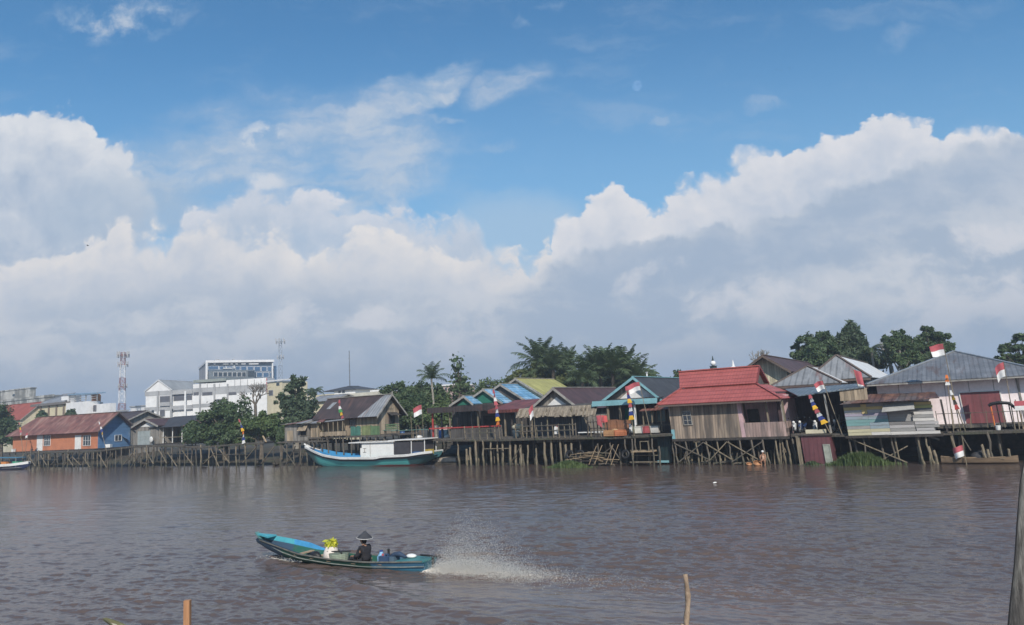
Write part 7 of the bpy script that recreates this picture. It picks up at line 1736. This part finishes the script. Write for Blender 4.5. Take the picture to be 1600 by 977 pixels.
# blue coaming before the cabin
c0, _z = q2(505, 705, -yn*.6); c1, _z = q2(563, 712, yn*.8)
for sg in (-1, 1):
    mb = MB(); vs = []; N = 12
    for i in range(N+1): s = c1 + (c0-c1)*i/N; w = sm2(1, s)*.80; g_ = sm2(3, s); vs += [(s, sg*w, g_-.25), (s, sg*w, g_+.28), (s, sg*(w-.05), g_+.28), (s, sg*(w-.05), g_-.25)]
    mb.add(vs, [(i*4+j, i*4+(j+1)%4, (i+1)*4+(j+1)%4, (i+1)*4+j) for i in range(N) for j in range(4)] + [(0,1,2,3), tuple(N*4+j for j in range(4))]); mb.build('coaming', inner_blue, T)
mb = MB(); s_ = ss + (bs-ss)*.90; mb.prism([(s_, -sm2(1,s_)*.9, sm2(3,s_)-.05), (s_, sm2(1,s_)*.9, sm2(3,s_)-.05), (bs-.05, .08, bz-.02), (bs-.05, -.08, bz-.02)], (0,0,.05)); mb.build('foredeck', mat('navy_boat_paint', (.04,.09,.20)), T)
mb = MB(); mb.beam((bs-.7, 0, bz-.15), (bs+.15, 0, bz+.32), .34, .14); mb.build('stem_post', M['white'], T)
# cabin
a_, _z = q2(564, 700, yn*.62); c_, _z = q2(616, 700, yn*.62); d_, _z = q2(664, 695, yn*.62); _s, ctop = q2(590, 691.5, yn*.62); _s, rtop2 = q2(664, 686.5, yn*.62)
yw = .98; cz0 = mz - .2
mb = MB(); mb.box(c_, a_, -yw, yw, cz0, ctop-.02); co = mb.build('cabin', M['white_clean'], T)
dx_ = (a_-c_)*.30
mb = MB(); mb.box(a_-dx_-.02, a_-dx_, yn/abs(yn)*yw-.02 if yn < 0 else yw+.002, yn/abs(yn)*yw+.002*0 if yn < 0 else yw+.02, cz0+.1, ctop-.1)
mb = MB(); sgn = 1 if yn > 0 else -1
def side_box(mb, s0, s1, z0, z1, d0=.004, d1=.025): y0, y1 = sgn*(yw+d0), sgn*(yw+d1); mb.box(min(s0,s1), max(s0,s1), min(y0,y1), max(y0,y1), z0, z1)
side_box(mb, a_-dx_, a_-dx_-.04, cz0+.1, ctop-.06); side_box(mb, a_-dx_*.42, a_-dx_*.48, mz+.55, mz+1.05); side_box(mb, a_-dx_*.28, a_-dx_*.62, mz+.98, mz+1.02, .006, .03); side_box(mb, a_-dx_*.28, a_-dx_*.62, mz+.58, mz+.62, .006, .03); mb.build('door_seam', M['fascia'], co)
mb = MB(); side_box(mb, a_-.02, a_-.22, ctop-.5, ctop-.1); mb.build('cabin_window', M['pane'], co)
mb = MB(); e_, _z = q2(556, 690, 0); mb.box(c_-.2, e_, -yw-.2, yw+.2, ctop, ctop+.09); mb.build('cabin_roof', M['white'], co)
mb = MB(); mb.prism([(c_+.6, -yw-.15, ctop+.10), (c_+.6, yw+.15, ctop+.10), (d_-.2, yw+.15, rtop2), (d_-.2, -yw-.15, rtop2)], (0,0,.09)); ro = mb.build('stern_roof', M['white'], T)
for s_ in (d_, (c_+d_)/2-.3):
    for sg in (-1, 1): mb = MB(); mb.beam((s_, sg*yw, sm2(3, s_)-.2), (s_-.05, sg*yw, rtop2 - (.0 if s_ == d_ else .05)), .07); mb.build('roof_post', M['white'], ro)
mb = MB(); s_ = (c_+d_)/2-.2
mb.box(s_+.1, c_-.012, -yw+.02, yw-.02, cz0+.1, ctop-.03); mb.box(d_+.25, s_-.05, -yw+.1, yw-.1, cz0+.65, ctop-.05); mb.build('dark_tarpaulin', mat('charcoal_tarp', (.055,.052,.06), (.04,.038,.045), ns=1.2, bump=.3), T)
for k in range(5): s_ = c_ + .3 + (a_-c_)*k/4.6; mb = MB(); mb.beam((s_, -yw-.1, ctop+.13), (s_, yw+.1, ctop+.13), .09); mb.build('roof_batten', M['fascia'], co)
def on2(s, y, z): return W2 @ Vector((s, y, z))
s_, _z = q2(654, 701, yn*.4); o = tag(MB().path([(0,0,0), (0,0,.1), (0,0,.42), (0,0,.46)], [.75,.82,.85,.6], 14).build('blue_basin', mat('deep_blue_plastic', (.03,.09,.22), rough=.45), None, on2(s_, sgn*.35, sm2(3, s_)-.22), 0, True), 'deep blue basin on the stern of the moored boat', 'basin')
s_, _z = q2(669, 700, yn*.3); o = thing('yellow_crate', 'yellow crate at the stern end of the moored boat', 'crate', on2(s_, sgn*.3, sm2(3, s_)-.2), rz2)
mb = MB(); mb.box(-.42,.42,-.28,.28,0,.06); mb.build('base', mat('yellow_plastic', (.50,.36,.08), rough=.5), o); mb = MB(); mb.box(-.42,.42,-.28,-.24,.065,.5); mb.box(-.42,.42,.24,.28,.065,.5); mb.box(-.42,-.38,-.235,.235,.065,.5); mb.box(.38,.42,-.235,.235,.065,.5); mb.build('side', mat('yellow_plastic', (.50,.36,.08)), o)
# mooring rope
mb = MB(); p = W2 @ Vector((ss+.2, 0, sz)); q = Fm.P(1.0, .1, 1.9); mb.path([p, p.lerp(q, .5) - Vector((0,0,.35)), q], .022, 5); tag(mb.build('mooring_rope', M['rope']), 'rope from the moored boat stern to the pavilion piles', 'rope')
# skiff of rubble right of the stern
F = FB(690, 2.2, TH, 1.0); p = F.L(690, 716, 0); q = F.L(712, 712, 0)
T = fthing('stone_ledge', 'pale stone ledge at the water right of the moored boat stern', 'ledge', F)
mb = MB(); mb.box(p.x-.6, q.x, 0, 1.5, -.3, p.z); mb.build('block', mat('pale_stone', (.42,.36,.30), (.26,.22,.19), ns=2.5, bump=.5), T)
mb = MB(); mb.box(p.x-.8, q.x+.2, -.15, 1.6, -.5, p.z*.45); mb.build('footing', M['mud'], T)

# ---- motor boat at the left edge
p = on_z(-26, 735, 0); q = on_z(44, 733, 0); d = q - p; L3 = d.length; rz3 = math.atan2(d.y, d.x)
T = thing('motor_boat', 'white and navy open boat at the left edge of the picture', 'boat', p, rz3)
sec = [(0, .9, -.3, .75, 1.6), (L3*.3, 1.05, -.3, .75, 0), (L3*.75, .85, -.25, .85, 0), (L3*.93, .45, .0, 1.0, 0), (L3*1.02, .12, .5, 1.1, 0)]
rings, sm3 = hull(L3, sec, 24, 9)
shell(rings, .06).build('hull', mat('navy_hull', (.035,.045,.12), ns=2, rough=.5), T)
for sg in (-1, 1):
    mb = MB(); vs = []; N = 24
    for i in range(N+1): s = L3*1.02*i/N; w = sm3(1, s)+.03; g_ = sm3(3, s); vs += [(s, sg*w, g_-.28), (s, sg*(w+.02), g_+.10), (s, sg*(w-.08), g_+.10), (s, sg*(w-.08), g_-.28)]
    mb.add(vs, [(i*4+j, i*4+(j+1)%4, (i+1)*4+(j+1)%4, (i+1)*4+j) for i in range(N) for j in range(4)] + [(0,1,2,3), tuple(N*4+j for j in range(4))]); mb.build('gunwale', M['white'], T)
mb = MB(); mb.box(.1, L3*.9, -.7, .7, .25, .3); mb.build('deck', M['fascia'], T)
mb = MB(); mb.prism([(L3*.05, -.8, 1.9), (L3*.85, -.7, 1.75), (L3*.85, .7, 1.75), (L3*.05, .8, 1.9)], (0,0,.08)); ro = mb.build('canopy', mat('blue_boat_canopy', (.07,.22,.34)), T)
for s_ in (.1, .45, .82):
    for sg in (-1, 1): mb = MB(); mb.tube((L3*s_, sg*.65, .3), (L3*s_, sg*.65, 1.8), .03); mb.build('canopy_post', M['steel'], ro)
W3 = Matrix.Translation(p) @ Matrix.Rotation(rz3, 4, 'Z')
for k, c, lab in ((.50, (.75,.28,.07), 'orange box in the boat at the left edge'), (.76, (.07,.38,.22), 'green box in the boat at the left edge'), (.22, (.07,.28,.45), 'blue box in the boat at the left edge')):
    o = thing('storage_box', lab, 'box', W3 @ Vector((L3*k, 0, .3)), rz3, 'coloured boxes in the boat at the left edge'); m_ = mat('box_%.2f' % k, c, rough=.5); mb = MB(); mb.box(-.6, .6, -.35, .35, 0, .85); mb.build('body', m_, o); mb = MB(); mb.box(-.63,.63,-.38,.38,.852,.93); mb.build('lid', m_, o)
# ------------------------------------------------------------------ trees and shrubs
tree(2, 632, 706, 25, 127, 'dark tree at the far left edge beside the orange house', blobs=[(-.2,.2,.9,.7), (.35,-.2,.75,.65), (-.5,-.4,.8,.6)], n=4200)
for px, py, r_, lab in ((66, 650, 9, 'small round bush on the roofline before the cream hall'), (111, 647, 8, 'small dark bush before the white wing of the cream hall')):
    tree(px, py-7, py+9, r_, 150, lab, 'bush', n=900, size=.3, name='bush', group='bushes between the roofs', limbs=2)
tree(352, 623, 700, 52, 94, 'broad dark green shrub mass right of the verandah house', 'tree', 'leaf_dark', n=8000, size=.30, blobs=[(-.55,-.45,.55,.55), (-.15,.15,.6,.75), (.35,.1,.6,.75), (.6,-.45,.55,.5), (.05,-.5,.6,.5)], clump=.30)
tree(408, 640, 700, 42, 92, 'brighter green shrub mass behind the tall banner, left of the plank shack', 'tree', 'leaf_mid', n=6500, size=.28, blobs=[(-.5,-.2,.55,.7), (.1,.2,.55,.7), (.6,-.3,.55,.6)], clump=.30)
tree(462, 588, 690, 32, 102, 'taller ragged tree standing behind the plank shack', 'tree', 'leaf_blue', n=6500, size=.32, blobs=[(.1,.6,.62,.40), (-.45,.2,.55,.36), (.4,.1,.65,.45), (-.1,-.35,.9,.5), (.35,-.6,.8,.45), (0,0,.7,.6)], clump=.28, bark='bark_pale')
# bare tree
def bare_tree(px, pyb, pyt, Y, spread, label, m='bark'):
    b_ = at(px, pyb, Y); t_ = at(px, pyt, Y); T = thing('bare_tree', label, 'tree', (b_.x, Y, .9)); z0 = b_.z - .9; H = t_.z - b_.z
    tm = MB(); tm.path([(0,0,-.3), (.1,0,z0*.5), (0,0,z0)], [.38,.3,.26], 7); to = tm.build('trunk', M[m], T); mb = MB()
    def grow(p, d, l, r_, k):
        if k == 0: return
        q = p + d*l; mb.path([p, p.lerp(q, .5) + Vector((random.uniform(-.1,.1)*l, 0, random.uniform(0,.08)*l)), q], [r_, r_*.8, r_*.6], 5, cap=False)
        for _ in range(3 if k > 2 else 2):
            nd = (d + Vector((random.uniform(-.9,.9)*spread, random.uniform(-.6,.6), random.uniform(-.25,.55)))).normalized(); grow(q, nd, l*random.uniform(.55,.85), r_*.58, k-1)
    for a in (-.9, -.35, .2, .6): grow(Vector((0,0,z0)), Vector((a*spread, random.uniform(-.3,.3), 1)).normalized(), H*.33, .17, 5)
    mb.build('limb', M[m], to); return T
bare_tree(399, 633, 596, 125, 1.1, 'bare grey branching tree in front of the white building')
bare_tree(1191, 575, 545, 125, .8, 'faint bare twiggy tree behind the brown gabled roof', 'bark_pale')
bare_tree(1392, 572, 532, 92, .5, 'pale bare trunk with few branches between the right hand trees', 'bark_pale')
palm(491, 611, 170, 3.0, 'small distant palm top left of the dark hipped roof', nf=14, group='palm trees behind the houses')
palm(585, 610, 200, 2.4, 'tiny distant palm beside the white roof parapet', nf=10)
tree(629, 592, 690, 34, 100, 'dense dark green tree behind the gable end of the plank house', n=9500, size=.30, blobs=[(-.35,.5,.6,.45), (.3,.45,.65,.5), (-.5,-.05,.65,.5), (.4,-.1,.7,.55), (0,-.5,.95,.55), (0,.1,.8,.6)], clump=.28)
palm(674, 592, 98, 3.1, 'slim coconut palm with wind blown fronds left of the pavilion', nf=17, trunk_r=.15, erect=1.35, droop=.95, wind=.18, lean=(-.4,0), width=.06)
tree(716, 556, 625, 18, 104, 'sparse open tree of scattered big leaves, tallest left of the blue roofs', 'tree', 'leaf_dark', n=95, size=.55, blobs=[(0,.35,.55,.7), (.15,-.35,1.1,.6)], clump=.75, elong=1.2, limbs=12)
tree(700, 612, 672, 22, 100, 'bush under the sparse tree, behind the pavilion', 'bush', 'leaf_mid', n=2800, blobs=[(-.3,0,.8,.9), (.5,-.2,.6,.7)], name='bush', group='bushes behind the pavilion')
tree(750, 598, 668, 40, 106, 'wide dark bush behind the blue roofed houses', 'bush', 'leaf_dark', n=5000, blobs=[(-.5,.1,.6,.7), (.1,.2,.6,.8), (.6,.0,.55,.7)], name='bush', group='bushes behind the pavilion')
tree(818, 564, 650, 40, 104, 'yellow green tree behind the yellow roof', 'tree', 'leaf_lite', n=6500, size=.3, blobs=[(-.55,-.05,.5,.4), (-.1,.3,.55,.45), (.45,.35,.55,.5), (0,-.4,.9,.6)], clump=.28)
tree(884, 582, 650, 26, 100, 'light green bush between the palms above the brown roof', 'bush', 'leaf_lite', n=3500, blobs=[(-.2,.1,.7,.7), (.4,-.2,.6,.7)], name='bush', group='bushes behind the pavilion')
palm(843, 570, 106, 5.2, 'tall palm with upright fronds left in the palm grove', nf=26, trunk_r=.3, erect=1.3, droop=.75, leaf_len=.6)
palm(886, 578, 108, 4.6, 'dense palm in the middle of the palm grove', nf=26, trunk_r=.3, erect=1.3, droop=.75, leaf_len=.6)
palm(938, 588, 100, 5.4, 'broad bushy palm, left of the pair above the teal gable', nf=30, trunk_r=.32, erect=1.35, droop=.72, leaf_len=.6)
palm(976, 588, 102, 5.4, 'broad bushy palm, right of the pair above the teal gable', nf=30, trunk_r=.32, erect=1.35, droop=.72, leaf_len=.6)
palm(910, 596, 98, 3.6, 'low palm fronds between the grove and the bushy pair', nf=20, trunk_r=.28, erect=.9)
tree(955, 585, 640, 50, 108, 'dark undergrowth behind the bushy palm pair', 'bush', 'leaf_blue', n=5000, blobs=[(-.6,0,.5,.8), (0,.1,.6,.8), (.6,-.1,.5,.8)], name='bush', group='bushes behind the pavilion')
tree(1058, 580, 612, 10, 110, 'small bush tip behind the charcoal roof', 'bush', 'leaf_dark', n=700, name='bush', group='bushes behind the pavilion')
tree(1278, 514, 600, 40, 92, 'round dark tree above the zinc roofs, left of the feathery tree', 'tree', 'leaf_dark', n=8500, size=.30, blobs=[(-.65,.15,.38,.32), (-.3,.5,.5,.4), (.2,.55,.5,.4), (-.1,.0,.8,.5), (.6,.25,.45,.4), (.2,-.5,.9,.5)], clump=.27)
tree(1330, 508, 590, 30, 93, 'feathery mid green tree between the two dark trees', 'tree', 'leaf_blue', n=6500, size=.30, blobs=[(.1,.55,.5,.5), (-.35,.2,.55,.6), (.4,.15,.5,.6), (0,-.4,.9,.6)], clump=.34, elong=3.2)
palm(1362, 547, 90, 2.0, 'small drooping palm right of the feathery tree', nf=12, trunk_r=.15, erect=.6, droop=1.3)
tree(1350, 548, 590, 32, 94, 'low green bush below the feathery tree', 'bush', 'leaf_blue', n=3500, blobs=[(-.4,0,.7,.8), (.4,.0,.7,.8)], name='bush', group='trees behind the zinc roofs')
tree(1406, 514, 590, 32, 88, 'dark tall tree behind the bright zinc slope', 'tree', 'leaf_dark', n=6800, size=.28, blobs=[(-.5,.4,.45,.42), (.1,.5,.5,.45), (.6,.2,.45,.45), (-.2,-.1,.6,.4), (.4,-.4,.7,.45)], clump=.26, bark='bark_pale')
tree(1454, 508, 585, 36, 90, 'tallest dark tree behind the big flag', 'tree', 'leaf_dark', n=7000, size=.28, blobs=[(-.1,.6,.42,.36), (-.5,.2,.5,.4), (.35,.35,.5,.42), (.75,.05,.35,.35), (.1,-.2,.8,.5)], clump=.26)
tree(1600, 516, 600, 42, 84, 'layered dark tree at the right edge behind the zinc roof', 'tree', 'leaf_dark', n=6500, size=.28, blobs=[(.0,.7,.45,.22), (-.45,.35,.5,.2), (.4,.3,.55,.24), (-.65,-.0,.4,.18), (.1,-.1,.7,.25), (-.3,-.4,.65,.25), (.3,-.5,.7,.3)], clump=.30)
# green mass at the foot of the boardwalk houses
for px, py, r_, Y, lab in ((300, 672, 14, 96, 'low shrub right below the end of the verandah roof'), (440, 680, 12, 89, 'low shrub against the plank shack wall'), (545, 672, 8, 86, 'small weeds bush by the mooring mast')):
    tree(px, py-r_, py+r_, r_, Y, lab, 'bush', 'leaf_dark', n=1500, size=.24, name='bush', group='low shrubs on the left bank', limbs=2)

for px, py, r_, hw, Y, m_, lab in ((655, 648, 26, 24, 92, 'leaf_dark', 'shaded bush at the left end of the pavilion'), (690, 650, 22, 26, 90, 'leaf_mid', 'bright bush seen through the open pavilion, left side'), (728, 655, 20, 26, 92, 'leaf_lite', 'yellow green bush seen through the open pavilion'), (775, 615, 26, 30, 112, 'leaf_mid', 'bush between the sparse tree and the yellow green tree')):
    tree(px, py-r_, py+r_, hw, Y, lab, 'bush', m_, n=2600, size=.28, blobs=[(-.4,0,.65,.85), (.4,-.1,.65,.8)], name='bush', group='bushes behind the pavilion', limbs=2)

for px, py, r_, hw, Y, m_, lab in ((855, 592, 26, 40, 112, 'leaf_mid', 'green undergrowth filling the palm grove at its left'), (905, 600, 24, 36, 113, 'leaf_dark', 'dark undergrowth in the middle of the palm grove'), (1000, 592, 20, 26, 112, 'leaf_mid', 'green undergrowth at the right end of the palms')):
    tree(px, py-r_, py+r_, hw, Y, lab, 'bush', m_, n=3200, size=.3, blobs=[(-.4,0,.65,.85), (.4,-.1,.65,.8)], name='bush', group='bushes behind the pavilion', limbs=2)

for px, py, Y, fl_, lab in ((864, 578, 104, 4.6, 'shorter palm between the two tallest palms of the grove'), (957, 584, 99, 4.8, 'palm filling the gap of the bushy pair'), (996, 596, 99, 4.0, 'lowest palm at the right end of the bushy pair'), (916, 588, 101, 4.4, 'drooping palm left of the bushy pair')):
    palm(px, py, Y, fl_, lab, nf=26, trunk_r=.28, erect=1.25, droop=.75, leaf_len=.65)
tree(945, 566, 640, 34, 112, 'dark broadleaf tree hidden behind the bushy palms', 'tree', 'leaf_blue', n=4500, blobs=[(-.4,.1,.6,.7), (.4,.15,.6,.7), (0,-.4,.9,.6)])
for px, py, r_, hw, Y, lab in ((668, 618, 26, 26, 108, 'dark bush around the trunk of the coconut palm'), (640, 640, 30, 26, 96, 'dark bush below the dense dark green tree')):
    tree(px, py-r_, py+r_, hw, Y, lab, 'bush', 'leaf_dark', n=3600, size=.3, blobs=[(-.4,0,.65,.85), (.4,-.1,.65,.8)], name='bush', group='bushes behind the pavilion', limbs=2)
# ------------------------------------------------------------------ spray and foam
def droplets(name, pts, sizes, m, label):
    n = len(pts); base = np.array([(1,0,0),(-1,0,0),(0,1,0),(0,-1,0),(0,0,1),(0,0,-1)], float)
    tri = np.array([(0,2,4),(2,1,4),(1,3,4),(3,0,4),(2,0,5),(1,2,5),(3,1,5),(0,3,5)])
    st = rng.uniform(.7, 1.4, (n, 1, 3))
    co = (pts[:, None, :] + base[None]*sizes[:, None, None]*st).reshape(-1, 3)
    f = (tri[None] + (np.arange(n)*6)[:, None, None]).reshape(-1)
    me = bpy.data.meshes.new(name); me.vertices.add(len(co)); me.vertices.foreach_set('co', co.ravel())
    me.loops.add(len(f)); me.loops.foreach_set('vertex_index', f); me.polygons.add(len(f)//3); me.polygons.foreach_set('loop_start', np.arange(len(f)//3)*3)
    me.update(calc_edges=True); me.materials.append(m)
    o = link(name, me); o['kind'] = 'stuff'; o['label'] = label; o['category'] = 'spray'; return o
wm = bpy.data.materials.new('spray_water'); wm.use_nodes = True; b = wm.node_tree.nodes['Principled BSDF']
b.inputs['Base Color'].default_value = (.80, .78, .74, 1); b.inputs['Roughness'].default_value = .5
t = NT(wm.node_tree); tr = t.new('ShaderNodeBsdfTranslucent'); tr.inputs[0].default_value = (.8, .78, .74, 1); mx = t.new('ShaderNodeMixShader'); mx.inputs[0].default_value = .4
t.l.new(b.outputs[0], mx.inputs[1]); t.l.new(tr.outputs[0], mx.inputs[2]); t.l.new(mx.outputs[0], wm.node_tree.nodes['Material Output'].inputs[0])
def wake_pts(n, smin, smax, height, pw, spread, smode):
    s = smin + (smax-smin)*rng.beta(*smode, n)
    hmax = np.interp(s, [p[0] for p in height], [p[1] for p in height])
    q = rng.exponential(.36, n)*(2.2/pw); h = hmax*np.where(q > 1.5, 1.5*rng.random(n)**2, q)
    l = rng.normal(0, 1, n)*(spread + .03*s) + .02*s
    return np.stack([BOAT_S.x - HEAD.x*s + SIDE.x*l, BOAT_S.y - HEAD.y*s + SIDE.y*l, h], -1)
Hh = [(0, .15), (.5, .75), (1.1, 1.25), (1.7, 1.35), (2.6, 1.0), (3.6, .62), (4.8, .30), (7, .12)]
P1 = wake_pts(40000, .15, 5.6, Hh, 2.2, .28, (1.5, 3.6)); S1 = rng.uniform(.0028, .0062, len(P1))
P2 = wake_pts(22000, .1, 5.2, [(0, .12), (1.5, .34), (3, .26), (6, .10)], 1.6, .22, (1.2, 2.6)); S2 = rng.uniform(.003, .008, len(P2))
P3 = wake_pts(1500, 3, 8, [(3, .14), (7, .10), (15, .05)], 1.5, .30, (1.2, 2.2)); S3 = rng.uniform(.003, .008, len(P3))
droplets('water_spray', np.concatenate([P1, P2, P3]), np.concatenate([S1, S2, S3]), wm, 'fine water spray thrown up behind the speeding longtail boat')
n = 700; s = L_bow = (BOAT_B - BOAT_S).length; ss_ = rng.normal(s - .3, .5, n); l = rng.choice([-1, 1], n)*rng.normal(.34, .08, n); h = np.abs(rng.normal(0, .06, n))
droplets('bow_spray', np.stack([BOAT_S.x + HEAD.x*ss_ + SIDE.x*l, BOAT_S.y + HEAD.y*ss_ + SIDE.y*l, h + .04], -1), rng.uniform(.005, .016, n), wm, 'small white splash under the bow of the longtail boat')

# ------------------------------------------------------------------ near stakes and prow
p = at(293, 938, 10); T = thing('wooden_stake', 'plain orange brown squared stake at the bottom left', 'stake', (p.x, 10, -1.2)); H = p.z + 1.2
mb = MB(); mb.prism([(-.04,-.03,0), (.04,-.03,0), (.04,.03,0), (-.04,.03,0)], (.0, 0, H)); mb.build('shaft', mat('orange_brown_timber', (.46,.235,.12), (.36,.18,.09), ns=5, st=(8,8,.5), rough=.8), T)
p = at(1070, 897, 12); T = thing('bamboo_pole', 'crooked tan branch pole standing in the water at the bottom right of centre', 'pole', (p.x, 12, -1.2)); H = p.z + 1.2
mb = MB(); pts = []; rr = []
for i in range(22): k = i/21; pts.append((.03*math.sin(7*k) + .02*math.sin(23*k), .02*math.cos(9*k), H*k)); rr.append(.043*(1.1-.25*k)*(1.28 if i in (14, 17, 19) else random.uniform(.92, 1.06)))
mb.path(pts, rr, 9); mb.build('shaft', mat('tan_branch_bark', (.42,.31,.22), (.24,.17,.12), ns=3, st=(3,3,1.6), rough=.9, bump=.5, stain=((.40,.20,.12), 1.6, (1,1,.8), .60, .7)), T, smooth=True)
mb = MB(); z = pts[16]; mb.path([z, (z[0]-.07, z[1]-.02, z[2]+.05), (z[0]-.085, z[1]-.02, z[2]+.06)], [.03,.02,.012], 6); mb.path([pts[13], (pts[13][0]+.06, pts[13][1], pts[13][2]+.03)], [.03,.014], 6); mb.build('knot', mat('tan_branch_bark', (.42,.31,.22)), T)
p = at(1612, 692, 6.0); T = thing('mooring_post', 'thick dark weathered post at the right edge of the picture', 'post', (at(1601, 977, 6.0).x, 6.0, -1.5)); 
q = at(1602, 977, 6.0); mb = MB(); pts = []; rr = []
top = Vector((p.x - q.x, 0, p.z + 1.5)); Lq = q.z + 1.5
for i in range(20):
    k = i/19; x = (top.x)*max(-.6, (k*top.z - Lq)/(top.z - Lq)); pts.append((x + .008*math.sin(17*k), .01*math.cos(11*k), top.z*k)); rr.append((.150 - .045*k + random.uniform(-.004, .004))*(1 if i < 18 else (.92, .62)[i-18]))
mb.path(pts, rr, 16); mb.build('shaft', mat('dark_post_wood', (.33,.31,.28), (.12,.112,.10), ns=5, st=(7,7,.35), rough=.9, bump=.6, stain=((.05,.045,.045), 2.5, (2,2,.2), .54, .7)), T, smooth=True); T.scale = (1, .38, 1); T.rotation_euler.z = R(-24)
mb = MB(); mb.path([(v[0]-r_*.99-.002, v[1]-.03, v[2]) for v, r_ in zip(pts, rr)], .004, 5); mb.build('cable', M['black'], T)
# prow of a canoe moored below the view
tipp = at(163, 965, 16.6); T = thing('canoe', 'olive canoe prow with a pale inside poking up at the bottom left edge', 'boat', (tipp.x, tipp.y, 0), R(-24))
zt = tipp.z; Lc = 5.0; secs = [(0, .03, zt-.06, zt, 1.3), (.5, .14, zt-.30, zt-.13, 0), (1.1, .26, .05, .30, 0), (2.2, .36, -.12, .22, 0), (3.8, .34, -.12, .24, 0), (Lc, .1, .15, .42, 0)]
rings, smc = hull(Lc, secs, 30, 9); shell(rings, .035).build('hull', mat('olive_canoe_paint', (.17,.16,.08), (.12,.115,.06), ns=3, rough=.7), T)
fl = MB(); vs = []; N = 18
for i in range(N+1): s = .06 + (Lc-.2)*i/N; w = max(.01, smc(1, s)-.045); zz = smc(3, s)-.05; vs += [(s, -w, zz), (s, w, zz), (s, w, zz-.015), (s, -w, zz-.015)]
fl.add(vs, [(i*4+j, i*4+(j+1)%4, (i+1)*4+(j+1)%4, (i+1)*4+j) for i in range(N) for j in range(4)] + [(0,1,2,3), tuple(N*4+j for j in range(4))]); fl.build('lining', mat('pale_canoe_lining', (.60,.55,.44), ns=3), T)
# litter, birds, moon
p = on_z(1117, 755, .03); o = tag(MB().path([(-.12,0,.01), (-.07,0,.02), (.06,0,.03), (.1,0,.035), (.13,0,.04)], [.03,.045,.045,.018,.018], 8).build('plastic_bottle', M['white_clean'], None, p, .3, True), 'lone white bottle afloat in mid river at the right', 'bottle')
def bird(px, py, Y, span, label):
    p = at(px, py, Y); T = thing('bird', label, 'bird', p, random.uniform(-.5, .5), 'birds in the sky'); mb = MB(); k = span/2
    mb.path([(-.5*k,0,0), (-.2*k,0,.02*k), (.25*k,0,.04*k), (.5*k,0,.02*k), (.6*k,0,0)], [.02*k,.12*k,.13*k,.08*k,.01*k], 7)
    for sg in (-1, 1): mb.prism([(.2*k, sg*.05*k, .06*k), (.28*k, sg*.5*k, .24*k), (.0, sg*k, .14*k), (-.1*k, sg*.5*k, .2*k), (-.12*k, sg*.05*k, .05*k)], (0,0,.03*k))
    mb.build('body', M['black'], T)
bird(137, 384, 110, .75, 'dark bird before the bright clouds at the left')
bird(1213, 109, 80, .24, 'leftmost tiny bird high in the blue sky'); bird(1221, 111, 80, .24, 'middle tiny bird high in the blue sky'); bird(1234, 108, 80, .24, 'rightmost tiny bird high in the blue sky')
mm = bpy.data.materials.new('moon_dust'); mm.use_nodes = True; nt = mm.node_tree; nt.nodes.clear(); t = NT(nt)
out = t.new('ShaderNodeOutputMaterial'); ad = t.new('ShaderNodeAddShader'); tp = t.new('ShaderNodeBsdfTransparent'); df = t.new('ShaderNodeBsdfDiffuse')
tc = t.new('ShaderNodeTexCoord'); nn = t.noise(tc.outputs['Generated'], 3.2, 4, .6); t.l.new(t.mix(t.step(nn, .42, .58), (.014,.015,.02), (.045,.045,.048)), df.inputs[0])
t.l.new(tp.outputs[0], ad.inputs[0]); t.l.new(df.outputs[0], ad.inputs[1]); t.l.new(ad.outputs[0], out.inputs[0])
p = at(995.5, 134, 4000); mo = MB().sphere((0,0,0), 8.2/F_PX*4000, 24).build('moon', mm, None, p, 0, True)
tag(mo, 'faint pale daytime moon high in the blue sky', 'moon')
# ------------------------------------------------------------------ air
hm_ = bpy.data.materials.new('haze_air'); hm_.use_nodes = True; nt = hm_.node_tree; nt.nodes.clear()
out = nt.nodes.new('ShaderNodeOutputMaterial'); pv_ = nt.nodes.new('ShaderNodeVolumePrincipled')
pv_.inputs['Color'].default_value = (.80, .88, 1.0, 1); pv_.inputs['Density'].default_value = .00085; pv_.inputs['Anisotropy'].default_value = .2
nt.links.new(pv_.outputs[0], out.inputs['Volume'])
hz_ = MB().box(-1500, 1500, -1500, 1500, -5.5, 62).build('haze', hm_); hz_['kind'] = 'stuff'
